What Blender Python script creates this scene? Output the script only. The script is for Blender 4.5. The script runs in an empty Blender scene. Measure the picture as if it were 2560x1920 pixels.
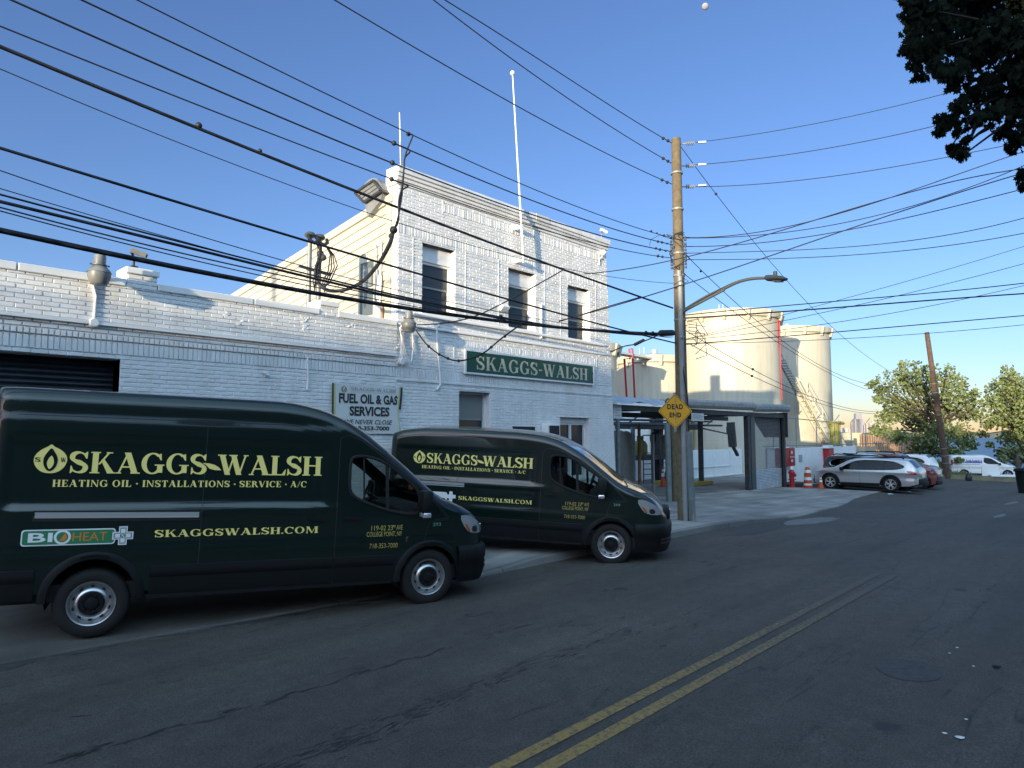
import bpy, math, random
from mathutils import Vector, Matrix, Euler
from mathutils.geometry import tessellate_polygon
random.seed(7)
S = bpy.context.scene
COL = S.collection
R = math.radians
# ---------------------------------------------------------------- camera
CZ = 1.95; FPX = 1700.0; YAW = R(43.3); PITCH = R(4.4)
cd = bpy.data.cameras.new('camera'); cam = bpy.data.objects.new('camera', cd); COL.objects.link(cam)
cd.sensor_width = 36; cd.lens = 36 * FPX / 2560; cd.clip_start = .05; cd.clip_end = 30000
cam.location = (0, 0, CZ)
cam.rotation_euler = (R(90) + PITCH, 0, YAW - R(90))
S.camera = cam
# ---------------------------------------------------------------- light
SUN_EL = R(4.6); SUN_DIR = Vector((-.970, -.243, 0)).normalized()      # towards the sun, on the ground plan
w = bpy.data.worlds.new('World'); S.world = w; w.use_nodes = True
nt = w.node_tree; bg = nt.nodes['Background']; sk = nt.nodes.new('ShaderNodeTexSky')
sk.sky_type = 'NISHITA'; sk.sun_disc = False; sk.sun_elevation = SUN_EL
sk.sun_rotation = math.atan2(SUN_DIR.x, SUN_DIR.y)
sk.air_density = 0.88; sk.dust_density = 0.35; sk.ozone_density = 3.3; sk.altitude = 0
tn = nt.nodes.new('ShaderNodeMix'); tn.data_type = 'RGBA'; tn.blend_type = 'MULTIPLY'; tn.inputs[0].default_value = 1; tn.inputs[7].default_value = (1.12, .86, .92, 1)
nt.links.new(sk.outputs[0], tn.inputs[6])
# sky behind the viewer multiplied brighter and warmer, added to fill the shade
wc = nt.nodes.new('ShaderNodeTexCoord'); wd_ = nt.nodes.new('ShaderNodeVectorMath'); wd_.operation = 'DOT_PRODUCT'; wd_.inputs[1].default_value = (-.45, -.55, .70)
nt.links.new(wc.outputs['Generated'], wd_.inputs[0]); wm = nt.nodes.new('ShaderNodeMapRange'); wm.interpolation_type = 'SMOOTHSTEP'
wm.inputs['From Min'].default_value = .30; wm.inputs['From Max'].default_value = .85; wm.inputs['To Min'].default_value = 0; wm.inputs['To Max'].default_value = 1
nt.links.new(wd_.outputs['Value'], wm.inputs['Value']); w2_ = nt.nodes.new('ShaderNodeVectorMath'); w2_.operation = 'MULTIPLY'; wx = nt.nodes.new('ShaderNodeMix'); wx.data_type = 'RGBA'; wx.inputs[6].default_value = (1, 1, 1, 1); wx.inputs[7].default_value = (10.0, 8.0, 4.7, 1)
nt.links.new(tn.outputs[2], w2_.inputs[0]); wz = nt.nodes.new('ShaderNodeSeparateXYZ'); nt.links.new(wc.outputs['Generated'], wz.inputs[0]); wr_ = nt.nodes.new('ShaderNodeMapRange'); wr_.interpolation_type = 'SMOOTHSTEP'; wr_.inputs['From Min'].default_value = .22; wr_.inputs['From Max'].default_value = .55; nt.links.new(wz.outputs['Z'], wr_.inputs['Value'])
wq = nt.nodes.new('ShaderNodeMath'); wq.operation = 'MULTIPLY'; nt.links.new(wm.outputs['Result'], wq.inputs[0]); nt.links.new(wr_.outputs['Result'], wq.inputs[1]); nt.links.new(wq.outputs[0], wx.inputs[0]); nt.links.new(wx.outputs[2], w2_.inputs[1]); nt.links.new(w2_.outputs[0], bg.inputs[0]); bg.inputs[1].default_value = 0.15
sl = bpy.data.lights.new('sun', 'SUN'); sun = bpy.data.objects.new('sun', sl); COL.objects.link(sun)
sl.energy = 3.2; sl.angle = R(.55); sl.color = (1, .83, .56)
sd = Vector((SUN_DIR.x * math.cos(SUN_EL), SUN_DIR.y * math.cos(SUN_EL), math.sin(SUN_EL)))
sun.rotation_euler = (-sd).to_track_quat('-Z', 'Y').to_euler()
S.view_settings.view_transform = 'Standard'; S.view_settings.look = 'None'
S.view_settings.exposure = 1.42; S.view_settings.gamma = 1
S.cycles.max_bounces = 8; S.cycles.transparent_max_bounces = 12
# ---------------------------------------------------------------- surveying: photo pixel + known plane -> place
_f = Vector((math.cos(PITCH) * math.cos(YAW), math.cos(PITCH) * math.sin(YAW), math.sin(PITCH)))
_r = Vector((math.sin(YAW), -math.cos(YAW), 0)); _u = _r.cross(_f)
EYE = Vector((0, 0, CZ))
def ray(px, py): return _f + _r * ((px - 1280) / FPX) - _u * ((py - 960) / FPX)
def atY(px, py, y): d = ray(px, py); return EYE + d * (y / d.y)
def atX(px, py, x): d = ray(px, py); return EYE + d * (x / d.x)
def atZ(px, py, z): d = ray(px, py); return EYE + d * ((z - CZ) / d.z)
def atD(px, py, d): return EYE + ray(px, py) * d
def atP(px, py, A, B):                       # vertical plane through A and B
    n = Vector((B[1] - A[1], A[0] - B[0], 0)); d = ray(px, py)
    return EYE + d * (n.dot(Vector((A[0], A[1], 0)) - Vector((0, 0, 0))) / n.dot(d))
def clamp(v, a, b): return max(a, min(b, v))
def sstep(a, b, v): t = clamp((v - a) / (b - a), 0, 1); return t * t * (3 - 2 * t)
def lerp(tab, x):
    if x <= tab[0][0]: return tab[0][1]
    for (a, p), (b, q) in zip(tab, tab[1:]):
        if x <= b: return p + (q - p) * (x - a) / (b - a)
    return tab[-1][1]
def gz(x, y):                                # lie of the land: crowned road, falling towards the water
    c = -.05 * clamp(y - 2.7, 0, 4.75) - .02 * clamp(2.7 - y, 0, 6)
    c += .03 * clamp(y - 7.45, 0, 7)
    t = max(0, x - 12); c -= .026 * (t * t / (t + 3)) if t < 95 else .026 * 92 + (t - 95) * .06
    return c
# ---------------------------------------------------------------- materials
MATS = {}
def mat(name, col, rough=.6, metal=0, var=.0, scale=6, bump=0, bscale=60, coat=0, spec=.5, col2=None, det=4, streak=0):
    if name in MATS: return MATS[name]
    m = bpy.data.materials.new(name); m.use_nodes = True; n = m.node_tree; b = n.nodes['Principled BSDF']
    b.inputs['Base Color'].default_value = (*col, 1); b.inputs['Roughness'].default_value = rough
    b.inputs['Metallic'].default_value = metal; b.inputs['Coat Weight'].default_value = coat
    b.inputs['Coat Roughness'].default_value = .04; b.inputs['Specular IOR Level'].default_value = spec
    tc = n.nodes.new('ShaderNodeTexCoord')
    if var or col2:
        t = n.nodes.new('ShaderNodeTexNoise'); t.inputs['Scale'].default_value = scale; t.inputs['Detail'].default_value = det
        n.links.new(tc.outputs['Object'], t.inputs['Vector'])
        r = n.nodes.new('ShaderNodeValToRGB'); e = r.color_ramp.elements
        e[0].position = .32; e[1].position = .68
        c2 = col2 or tuple(c * (1 + var) for c in col); c1 = tuple(c * (1 - var) for c in col) if not col2 else col
        e[0].color = (*c1, 1); e[1].color = (*c2, 1)
        n.links.new(t.outputs['Fac'], r.inputs[0]); n.links.new(r.outputs[0], b.inputs['Base Color'])
    if streak:
        mp = n.nodes.new('ShaderNodeMapping'); mp.inputs['Scale'].default_value = (2.6, 2.6, .22); n.links.new(tc.outputs['Object'], mp.inputs[0])
        t = n.nodes.new('ShaderNodeTexNoise'); t.inputs['Scale'].default_value = 1.6; t.inputs['Detail'].default_value = 6; t.inputs['Roughness'].default_value = .65; n.links.new(mp.outputs[0], t.inputs['Vector'])
        r2 = n.nodes.new('ShaderNodeValToRGB'); e = r2.color_ramp.elements; e[0].position = .36; e[1].position = .62; k = 1 - streak; e[0].color = (k, k * .985, k * .95, 1); e[1].color = (1.03, 1.03, 1.03, 1); n.links.new(t.outputs['Fac'], r2.inputs[0])
        x = n.nodes.new('ShaderNodeMix'); x.data_type = 'RGBA'; x.blend_type = 'MULTIPLY'; x.inputs[0].default_value = 1; src = b.inputs['Base Color'].links[0].from_socket; n.links.new(src, x.inputs[6]); n.links.new(r2.outputs[0], x.inputs[7]); n.links.new(x.outputs[2], b.inputs['Base Color'])
    if bump:
        t = n.nodes.new('ShaderNodeTexNoise'); t.inputs['Scale'].default_value = bscale; t.inputs['Detail'].default_value = 5
        n.links.new(tc.outputs['Object'], t.inputs['Vector'])
        bp = n.nodes.new('ShaderNodeBump'); bp.inputs['Strength'].default_value = bump; bp.inputs['Distance'].default_value = .01
        n.links.new(t.outputs['Fac'], bp.inputs['Height']); n.links.new(bp.outputs[0], b.inputs['Normal'])
    MATS[name] = m; return m
def glass(name, tint, fac_ior=1.5, rough=0.0):
    m = bpy.data.materials.new(name); m.use_nodes = True; n = m.node_tree; n.nodes.clear()
    o = n.nodes.new('ShaderNodeOutputMaterial'); t = n.nodes.new('ShaderNodeBsdfTransparent'); t.inputs[0].default_value = (*tint, 1)
    g = n.nodes.new('ShaderNodeBsdfGlossy'); g.inputs['Roughness'].default_value = rough
    f = n.nodes.new('ShaderNodeFresnel'); ge = n.nodes.new('ShaderNodeNewGeometry'); mi = n.nodes.new('ShaderNodeMapRange'); mi.inputs['To Min'].default_value = fac_ior; mi.inputs['To Max'].default_value = 1 / fac_ior; n.links.new(ge.outputs['Backfacing'], mi.inputs['Value']); n.links.new(mi.outputs['Result'], f.inputs[0]); x = n.nodes.new('ShaderNodeMixShader')
    n.links.new(f.outputs[0], x.inputs[0]); n.links.new(t.outputs[0], x.inputs[1]); n.links.new(g.outputs[0], x.inputs[2])
    n.links.new(x.outputs[0], o.inputs[0]); MATS[name] = m; return m
def asphalt():
    m = bpy.data.materials.new('asphalt'); m.use_nodes = True; n = m.node_tree; b = n.nodes['Principled BSDF']; L = n.links.new
    b.inputs['Roughness'].default_value = .82
    tc = n.nodes.new('ShaderNodeTexCoord')
    def noise(sc, det=4, rg=.6, vec=None):
        t = n.nodes.new('ShaderNodeTexNoise'); t.inputs['Scale'].default_value = sc; t.inputs['Detail'].default_value = det
        t.inputs['Roughness'].default_value = rg; L(vec or tc.outputs['Object'], t.inputs['Vector']); return t
    def ramp(src, p0, c0, p1, c1):
        r = n.nodes.new('ShaderNodeValToRGB'); e = r.color_ramp.elements; e[0].position = p0; e[1].position = p1
        e[0].color = (*c0, 1); e[1].color = (*c1, 1); L(src, r.inputs[0]); return r
    def mix(kind, fac, a, c):
        x = n.nodes.new('ShaderNodeMix'); x.data_type = 'RGBA'; x.blend_type = kind
        if isinstance(fac, float): x.inputs[0].default_value = fac
        else: L(fac, x.inputs[0])
        L(a, x.inputs[6])
        if isinstance(c, tuple): x.inputs[7].default_value = (*c, 1)
        else: L(c, x.inputs[7])
        return x.outputs[2]
    big = ramp(noise(.35, 5).outputs['Fac'], .35, (.050, .0445, .040), .7, (.067, .060, .0535))
    mp = n.nodes.new('ShaderNodeMapping'); mp.inputs['Scale'].default_value = (.12, 1.3, 1); L(tc.outputs['Object'], mp.inputs[0])
    trk = ramp(noise(1.0, 4, .6, mp.outputs[0]).outputs['Fac'], .35, (.8, .8, .8), .65, (1.12, 1.12, 1.12))
    c = mix('MULTIPLY', 1.0, big.outputs[0], trk.outputs[0])
    agg = ramp(noise(70, 3, .8).outputs['Fac'], .34, (.38, .38, .39), .70, (2.1, 2.05, 1.95))
    c = mix('MULTIPLY', .95, c, agg.outputs[0])
    mid = ramp(noise(5.5, 5, .7).outputs['Fac'], .3, (.80, .80, .80), .7, (1.18, 1.18, 1.18)); c = mix('MULTIPLY', 1.0, c, mid.outputs[0])
    # tar seams and cracks that run with the street
    mp2 = n.nodes.new('ShaderNodeMapping'); mp2.inputs['Scale'].default_value = (.07, .75, 1); mp2.inputs['Rotation'].default_value = (0, 0, .05); L(tc.outputs['Object'], mp2.inputs[0])
    wv = noise(1.6, 3, .6, mp2.outputs[0])
    ab = n.nodes.new('ShaderNodeMath'); ab.operation = 'SUBTRACT'; ab.inputs[1].default_value = .5; L(wv.outputs['Fac'], ab.inputs[0])
    a2 = n.nodes.new('ShaderNodeMath'); a2.operation = 'ABSOLUTE'; L(ab.outputs[0], a2.inputs[0])
    crk = ramp(a2.outputs[0], .002, (1, 1, 1), .0055, (0, 0, 0))
    brk = ramp(noise(3.1, 5, .8).outputs['Fac'], .46, (0, 0, 0), .56, (1, 1, 1))
    cf = n.nodes.new('ShaderNodeMath'); cf.operation = 'MULTIPLY'; L(crk.outputs[0], cf.inputs[0]); L(brk.outputs[0], cf.inputs[1])
    c = mix('MIX', cf.outputs[0], c, (.016, .017, .019))
    # oil spots
    vo = n.nodes.new('ShaderNodeTexVoronoi'); vo.inputs['Scale'].default_value = .55; L(tc.outputs['Object'], vo.inputs['Vector'])
    nz = noise(9, 3); ad = n.nodes.new('ShaderNodeMath'); ad.operation = 'MULTIPLY_ADD'; ad.inputs[1].default_value = .16; L(nz.outputs['Fac'], ad.inputs[0]); L(vo.outputs['Distance'], ad.inputs[2])
    sp = ramp(ad.outputs[0], .115, (1, 1, 1), .15, (0, 0, 0))
    c = mix('MIX', sp.outputs[0], c, (.022, .023, .026))
    L(c, b.inputs['Base Color'])
    bp = n.nodes.new('ShaderNodeBump'); bp.inputs['Strength'].default_value = .9; bp.inputs['Distance'].default_value = .014
    L(noise(120, 3, .7).outputs['Fac'], bp.inputs['Height']); L(bp.outputs[0], b.inputs['Normal'])
    MATS['asphalt'] = m; return m
def concrete(name, c1, c2, slab=1.5):
    m = bpy.data.materials.new(name); m.use_nodes = True; n = m.node_tree; b = n.nodes['Principled BSDF']; L = n.links.new
    b.inputs['Roughness'].default_value = .85; tc = n.nodes.new('ShaderNodeTexCoord')
    br = n.nodes.new('ShaderNodeTexBrick'); br.offset = 0; br.inputs['Scale'].default_value = 1; br.inputs['Brick Width'].default_value = slab; br.inputs['Row Height'].default_value = slab
    br.inputs['Mortar Size'].default_value = .012; br.inputs['Color1'].default_value = (*c1, 1); br.inputs['Color2'].default_value = (*c2, 1); br.inputs['Mortar'].default_value = (.05, .05, .05, 1); br.inputs['Mortar Smooth'].default_value = .4
    L(tc.outputs['Object'], br.inputs['Vector'])
    mp = n.nodes.new('ShaderNodeMapping'); mp.inputs['Scale'].default_value = (.25, 2.2, 1); mp.inputs['Rotation'].default_value = (0, 0, R(62)); L(tc.outputs['Object'], mp.inputs[0])
    def nz(sc, det, src, p0, v0, p1, v1):
        t = n.nodes.new('ShaderNodeTexNoise'); t.inputs['Scale'].default_value = sc; t.inputs['Detail'].default_value = det; L(src, t.inputs['Vector'])
        r = n.nodes.new('ShaderNodeValToRGB'); e = r.color_ramp.elements; e[0].position = p0; e[1].position = p1; e[0].color = (v0, v0, v0, 1); e[1].color = (v1, v1, v1, 1); L(t.outputs['Fac'], r.inputs[0]); return r.outputs[0], t
    def mul(a, c):
        x = n.nodes.new('ShaderNodeMix'); x.data_type = 'RGBA'; x.blend_type = 'MULTIPLY'; x.inputs[0].default_value = 1; L(a, x.inputs[6]); L(c, x.inputs[7]); return x.outputs[2]
    a, _ = nz(1.2, 5, mp.outputs[0], .35, .66, .65, 1.12); d, _ = nz(.8, 5, tc.outputs['Object'], .35, .7, .6, 1.05); e, tt = nz(60, 3, tc.outputs['Object'], .3, .8, .7, 1.15)
    L(mul(mul(mul(br.outputs['Color'], a), d), e), b.inputs['Base Color'])
    bp = n.nodes.new('ShaderNodeBump'); bp.inputs['Strength'].default_value = .4; bp.inputs['Distance'].default_value = .01; L(tt.outputs['Fac'], bp.inputs['Height']); L(bp.outputs[0], b.inputs['Normal'])
    MATS[name] = m; return m
M = MATS
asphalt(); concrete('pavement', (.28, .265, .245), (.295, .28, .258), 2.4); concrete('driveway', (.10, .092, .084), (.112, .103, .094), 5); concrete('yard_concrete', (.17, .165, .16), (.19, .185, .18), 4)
mat('white_brick', (.78, .78, .785), .55, var=.06, scale=2.2, bump=.25, bscale=90, streak=.07)
mat('white_mortar', (.74, .74, .745), .7, var=.06, scale=3)
mat('white_paint', (.78, .78, .775), .5, var=.05, scale=2.5)
mat('cream_siding', (.46, .435, .355), .6, var=.06, scale=1.5)
mat('tank_paint', (.46, .44, .365), .55, var=.05, scale=.6, bump=.08, bscale=4, streak=.09)
mat('rust_run', (.30, .22, .15), .8, var=.3)
mat('grey_wall', (.60, .60, .58), .75, var=.1, scale=1.2)
mat('roofing', (.12, .12, .12), .9, var=.2)
mat('tin_roof', (.42, .43, .44), .45, metal=.3, var=.18, scale=3)
mat('dark_steel', (.035, .037, .04), .55, var=.3, scale=5)
mat('black', (.012, .012, .013), .5); mat('black_rubber', (.005, .005, .0055), .8, bump=.2, bscale=80)
mat('black_plastic', (.006, .007, .008), .6, spec=.22, bump=.1, bscale=300); mat('cable', (.012, .012, .014), .6)
mat('wood_pole', (.105, .083, .05), .88, col2=(.16, .13, .08), scale=9, bump=.5, bscale=30)
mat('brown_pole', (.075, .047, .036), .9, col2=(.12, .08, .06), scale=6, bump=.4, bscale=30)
mat('galv', (.25, .26, .265), .5, metal=.3, var=.15, scale=5); mat('conduit_grey', (.24, .25, .26), .5, var=.08, scale=3)
mat('steel_post', (.20, .24, .25), .5, metal=.4, var=.15, scale=6)
mat('lamp_grey', (.06, .066, .06), .5)
mat('van_green', (.0035, .0105, .0085), .35, coat=1, spec=.2)
mat('chrome', (.7, .7, .7), .18, metal=1); mat('alloy', (.60, .61, .62), .35, metal=.25); mat('rim_silver', (.52, .52, .53), .32, metal=.9)
mat('letter_gold', (.82, .69, .21), .5); mat('letter_dim', (.58, .47, .13), .5); mat('letter_green', (.10, .30, .18), .5)
mat('sign_green', (.012, .075, .05), .35, var=.1, scale=3); mat('sign_cream', (.58, .55, .40), .5, var=.1, scale=4)
mat('banner_white', (.66, .66, .64), .55, var=.03); mat('banner_dark', (.03, .034, .036), .6); mat('banner_yellow', (.52, .50, .16), .6); mat('banner_gold', (.24, .20, .10), .6); mat('banner_grey', (.35, .35, .35), .6)
mat('amber_sign', (.66, .33, .022), .45, var=.05); mat('yellow_line', (.33, .20, .045), .85)
def worn_line():
    n = M['yellow_line'].node_tree; b = n.nodes['Principled BSDF']; L = n.links.new; tc = n.nodes.new('ShaderNodeTexCoord'); sx = n.nodes.new('ShaderNodeSeparateXYZ'); L(tc.outputs['Object'], sx.inputs[0])
    t = n.nodes.new('ShaderNodeTexNoise'); t.inputs['Scale'].default_value = 26; t.inputs['Detail'].default_value = 7; t.inputs['Roughness'].default_value = .75; L(tc.outputs['Object'], t.inputs['Vector'])
    g = n.nodes.new('ShaderNodeMapRange'); g.inputs['From Min'].default_value = 3; g.inputs['From Max'].default_value = 11; g.inputs['To Min'].default_value = .43; g.inputs['To Max'].default_value = .68; L(sx.outputs['X'], g.inputs['Value'])
    s = n.nodes.new('ShaderNodeMath'); s.operation = 'SUBTRACT'; L(t.outputs['Fac'], s.inputs[0]); L(g.outputs['Result'], s.inputs[1]); r = n.nodes.new('ShaderNodeMapRange'); r.inputs['From Min'].default_value = -.08; r.inputs['From Max'].default_value = .08; L(s.outputs[0], r.inputs['Value'])
    x = n.nodes.new('ShaderNodeMix'); x.data_type = 'RGBA'; x.inputs[6].default_value = (.062, .056, .05, 1); x.inputs[7].default_value = (.245, .155, .042, 1); L(r.outputs['Result'], x.inputs[0]); L(x.outputs[2], b.inputs['Base Color'])
worn_line()
mat('red_paint', (.34, .014, .018), .4, var=.12, scale=4); mat('red_pipe', (.30, .02, .028), .5)
mat('yellow_paint', (.36, .25, .03), .55, var=.15, scale=5); mat('olive', (.20, .19, .035), .6, var=.2)
mat('orange', (.46, .065, .018), .5); mat('rust', (.20, .085, .045), .85, col2=(.33, .2, .13), scale=4)
mat('silver_paint', (.46, .47, .47), .28, metal=.6, coat=.8); mat('black_paint', (.008, .008, .009), .2, coat=1)
mat('maroon_paint', (.16, .035, .03), .3, coat=.8); mat('grey_paint', (.16, .17, .175), .3, metal=.4, coat=.8); mat('car_white', (.72, .72, .72), .3, coat=.7)
mat('tail_red', (.40, .01, .015), .25, coat=1); mat('amber_lens', (.38, .085, .012), .2, coat=1); mat('clear_lens', (.55, .57, .6), .08, metal=.6, coat=1)
mat('seat', (.02, .02, .022), .85); mat('steel_hatch', (.08, .03, .025), .8)
mat('bark', (.07, .055, .04), .9, var=.3, scale=8, bump=.6, bscale=25)
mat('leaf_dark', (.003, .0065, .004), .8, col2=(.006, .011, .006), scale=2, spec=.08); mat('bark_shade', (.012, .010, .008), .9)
mat('leaf_far', (.085, .125, .038), .65, col2=(.165, .195, .07), scale=.9)
mat('leaf_far_b', (.07, .10, .04), .6, col2=(.13, .155, .06), scale=.9)
mat('weed', (.07, .10, .03), .7, col2=(.13, .15, .05), scale=2)
mat('sticker_green', (.02, .17, .07), .5); mat('sticker_white', (.72, .73, .74), .5); mat('sticker_orange', (.58, .20, .03), .5)
mat('ink_blue', (.05, .06, .30), .6); mat('paper', (.6, .6, .58), .7); mat('brick_red', (.045, .05, .047), .85, var=.2, scale=3); mat('door_brown', (.10, .06, .04), .7)
mat('shutter', (.020, .026, .036), .45, metal=.3, var=.2, scale=2); mat('lamp_cup', (.165, .17, .168), .4, var=.2); mat('teal', (.05, .20, .18), .4)
mat('moon', (.27, .29, .32), .95, var=.12, scale=.09); mat('skyline', (.40, .36, .36), .7, var=.15, scale=.01); mat('skyline_b', (.24, .24, .28), .6)
mat('hill', (.12, .13, .09), .9, var=.2, scale=.01); mat('pane_dark', (.022, .030, .040), .1, spec=.4); mat('pane_upper', (.055, .065, .07), .15, spec=.4); mat('pane_grey', (.10, .12, .12), .12, spec=.8); mat('blind', (.19, .205, .20), .35)
mat('wall_stain', (.52, .53, .54), .7, var=.15, scale=1.5)
mat('container', (.62, .55, .38), .7, col2=(.45, .33, .2), scale=1.2)
glass('van_glass', (.62, .68, .66)); glass('car_glass', (.16, .18, .18)); glass('lens_glass', (.75, .72, .65), 1.45, .05)
def water_mat():
    m = bpy.data.materials.new('water'); m.use_nodes = True; n = m.node_tree; b = n.nodes['Principled BSDF']
    b.inputs['Base Color'].default_value = (.085, .145, .21, 1); b.inputs['Roughness'].default_value = .45; b.inputs['Specular IOR Level'].default_value = .12
    t = n.nodes.new('ShaderNodeTexNoise'); t.inputs['Scale'].default_value = .35; t.inputs['Detail'].default_value = 5
    tc = n.nodes.new('ShaderNodeTexCoord'); n.links.new(tc.outputs['Object'], t.inputs['Vector'])
    bp = n.nodes.new('ShaderNodeBump'); bp.inputs['Strength'].default_value = .7; bp.inputs['Distance'].default_value = .5
    n.links.new(t.outputs['Fac'], bp.inputs['Height']); n.links.new(bp.outputs[0], b.inputs['Normal']); MATS['water'] = m
water_mat()
# ---------------------------------------------------------------- mesh builder
class MB:
    def __init__(s): s.v = []; s.f = []
    def add(s, vs, fs):
        o = len(s.v); s.v += [tuple(p) for p in vs]; s.f += [tuple(i + o for i in f) for f in fs]; return s
    def box(s, x0, y0, z0, x1, y1, z1):
        return s.add([(x0, y0, z0), (x1, y0, z0), (x1, y1, z0), (x0, y1, z0), (x0, y0, z1), (x1, y0, z1), (x1, y1, z1), (x0, y1, z1)],
                     [(0, 3, 2, 1), (4, 5, 6, 7), (0, 1, 5, 4), (1, 2, 6, 5), (2, 3, 7, 6), (3, 0, 4, 7)])
    def cbox(s, x0, y0, z0, x1, y1, z1, c=.02):         # box with chamfered upright and level edges
        m = bpy.data.meshes.new('t'); import bmesh; b = bmesh.new(); bmesh.ops.create_cube(b, size=1)
        for q in b.verts: q.co = Vector(((x0 + x1) / 2 + q.co.x * (x1 - x0), (y0 + y1) / 2 + q.co.y * (y1 - y0), (z0 + z1) / 2 + q.co.z * (z1 - z0)))
        bmesh.ops.bevel(b, geom=b.edges[:], offset=c, segments=2, profile=.5, affect='EDGES'); b.verts.index_update()
        s.add([q.co for q in b.verts], [[q.index for q in f.verts] for f in b.faces]); b.free(); bpy.data.meshes.remove(m); return s
    def quad(s, a, b, c, d): return s.add([a, b, c, d], [(0, 1, 2, 3)])
    def beam(s, a, b, w, h, up=(0, 0, 1)):
        a = Vector(a); b = Vector(b); d = (b - a).normalized(); u = Vector(up)
        if abs(d.dot(u)) > .95: u = Vector((1, 0, 0))
        r = d.cross(u).normalized(); u = r.cross(d)
        p = [q + r * i * w / 2 + u * j * h / 2 for q in (a, b) for i, j in ((-1, -1), (1, -1), (1, 1), (-1, 1))]
        return s.add(p, [(0, 3, 2, 1), (4, 5, 6, 7), (0, 1, 5, 4), (1, 2, 6, 5), (2, 3, 7, 6), (3, 0, 4, 7)])
    def tube(s, pts, r, n=6, cap=True):
        pts = [Vector(p) for p in pts]; rs = r if isinstance(r, (list, tuple)) else [r] * len(pts)
        vs = []; fs = []; pu = None
        for i, p in enumerate(pts):
            d = (pts[min(i + 1, len(pts) - 1)] - pts[max(i - 1, 0)]).normalized()
            u = pu if pu is not None else (Vector((0, 0, 1)) if abs(d.z) < .9 else Vector((1, 0, 0)))
            u = (u - d * u.dot(d)); u = u.normalized() if u.length > 1e-6 else d.orthogonal().normalized(); pu = u; q = d.cross(u)
            for k in range(n): a = 2 * math.pi * k / n; vs.append(p + (u * math.cos(a) + q * math.sin(a)) * rs[i])
        for i in range(len(pts) - 1):
            for k in range(n): a = i * n + k; b = i * n + (k + 1) % n; fs.append((a, b, b + n, a + n))
        if cap: fs.append(tuple(range(n))[::-1]); fs.append(tuple(range((len(pts) - 1) * n, len(pts) * n)))
        return s.add(vs, fs)
    def lathe(s, prof, c=(0, 0, 0), axis='z', n=24):    # prof: (radius, height)
        vs = []; fs = []
        for r, h in prof:
            for k in range(n):
                a = 2 * math.pi * k / n; x, y = r * math.cos(a), r * math.sin(a)
                p = (x, y, h) if axis == 'z' else (x, h, y) if axis == 'y' else (h, x, y); vs.append((p[0] + c[0], p[1] + c[1], p[2] + c[2]))
        for i in range(len(prof) - 1):
            for k in range(n):
                a = i * n + k; b = i * n + (k + 1) % n; q = (a, b, b + n, a + n); fs.append(q if axis != 'y' else q[::-1])
        return s.add(vs, fs)
    def sphere(s, c, r, n=12, sq=(1, 1, 1)):
        pr = [(math.sin(math.pi * i / n), -math.cos(math.pi * i / n)) for i in range(n + 1)]
        o = len(s.v); s.lathe(pr, n=2 * n)
        for i in range(o, len(s.v)): p = s.v[i]; s.v[i] = (c[0] + p[0] * r * sq[0], c[1] + p[1] * r * sq[1], c[2] + p[2] * r * sq[2])
        return s
    def extr(s, poly, off):                             # prism: planar polygon (3-D points) pushed by off
        n = len(poly); a = [Vector(p) for p in poly]; b = [p + Vector(off) for p in a]
        return s.add(a + b, [tuple(range(n)), tuple(range(2 * n - 1, n - 1, -1))] + [(i, i + n, (i + 1) % n + n, (i + 1) % n) for i in range(n)])
    def xf(s, m):
        s.v = [tuple(m @ Vector(p)) for p in s.v]; return s
    def mesh(s, name, m, smooth=False):
        me = bpy.data.meshes.new(name); me.from_pydata(s.v, [], s.f); me.materials.append(M[m] if isinstance(m, str) else m)
        me.validate(); 
        if smooth:
            me.polygons.foreach_set('use_smooth', [True] * len(me.polygons))
            me.set_sharp_from_angle(angle=R(smooth if smooth is not True else 40))
        me.update(); return me
def part(name, mb, m, parent=None, smooth=False, world=True, label=None):
    if parent is not None and world and parent.get('_w'):
        L = parent['_w']; mb.v = [(p[0] - L[0], p[1] - L[1], p[2] - L[2]) for p in mb.v]
    o = bpy.data.objects.new(name, mb.mesh(name, m, smooth)); COL.objects.link(o)
    if parent is not None: o.parent = parent
    if parent is not None and parent.get('_w'): o['_w'] = (0., 0., 0.); o['_w'] = parent['_w']
    if label: o['label'] = label
    return o
def tag(o, label, cat, group=None):
    o['label'] = label; o['category'] = cat
    if group: o['group'] = group
    return o
def thing(name, label, cat, loc=(0, 0, 0), rot=(0, 0, 0), group=None, local=False):
    o = bpy.data.objects.new(name, None); COL.objects.link(o); o.empty_display_size = .2
    o.location = loc; o.rotation_euler = rot
    if not local: o['_w'] = tuple(float(c) for c in loc)
    return tag(o, label, cat, group)
def solid(name, mb, m, label, cat, group=None, smooth=False):     # a thing that is one mesh; origin at its foot
    z = min(p[2] for p in mb.v); cx = sum(p[0] for p in mb.v) / len(mb.v); cy = sum(p[1] for p in mb.v) / len(mb.v)
    mb.v = [(p[0] - cx, p[1] - cy, p[2] - z) for p in mb.v]
    o = bpy.data.objects.new(name, mb.mesh(name, m, smooth)); COL.objects.link(o); o.location = (cx, cy, z); return tag(o, label, cat, group)
def struct(name, mb, m, smooth=False):
    o = bpy.data.objects.new(name, mb.mesh(name, m, smooth)); COL.objects.link(o); o['kind'] = 'structure'; return o
def inpoly(p, poly):
    x, y = p; c = False; j = len(poly) - 1
    for i in range(len(poly)):
        xi, yi = poly[i]; xj, yj = poly[j]
        if (yi > y) != (yj > y) and x < (xj - xi) * (y - yi) / (yj - yi) + xi: c = not c
        j = i
    return c
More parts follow.
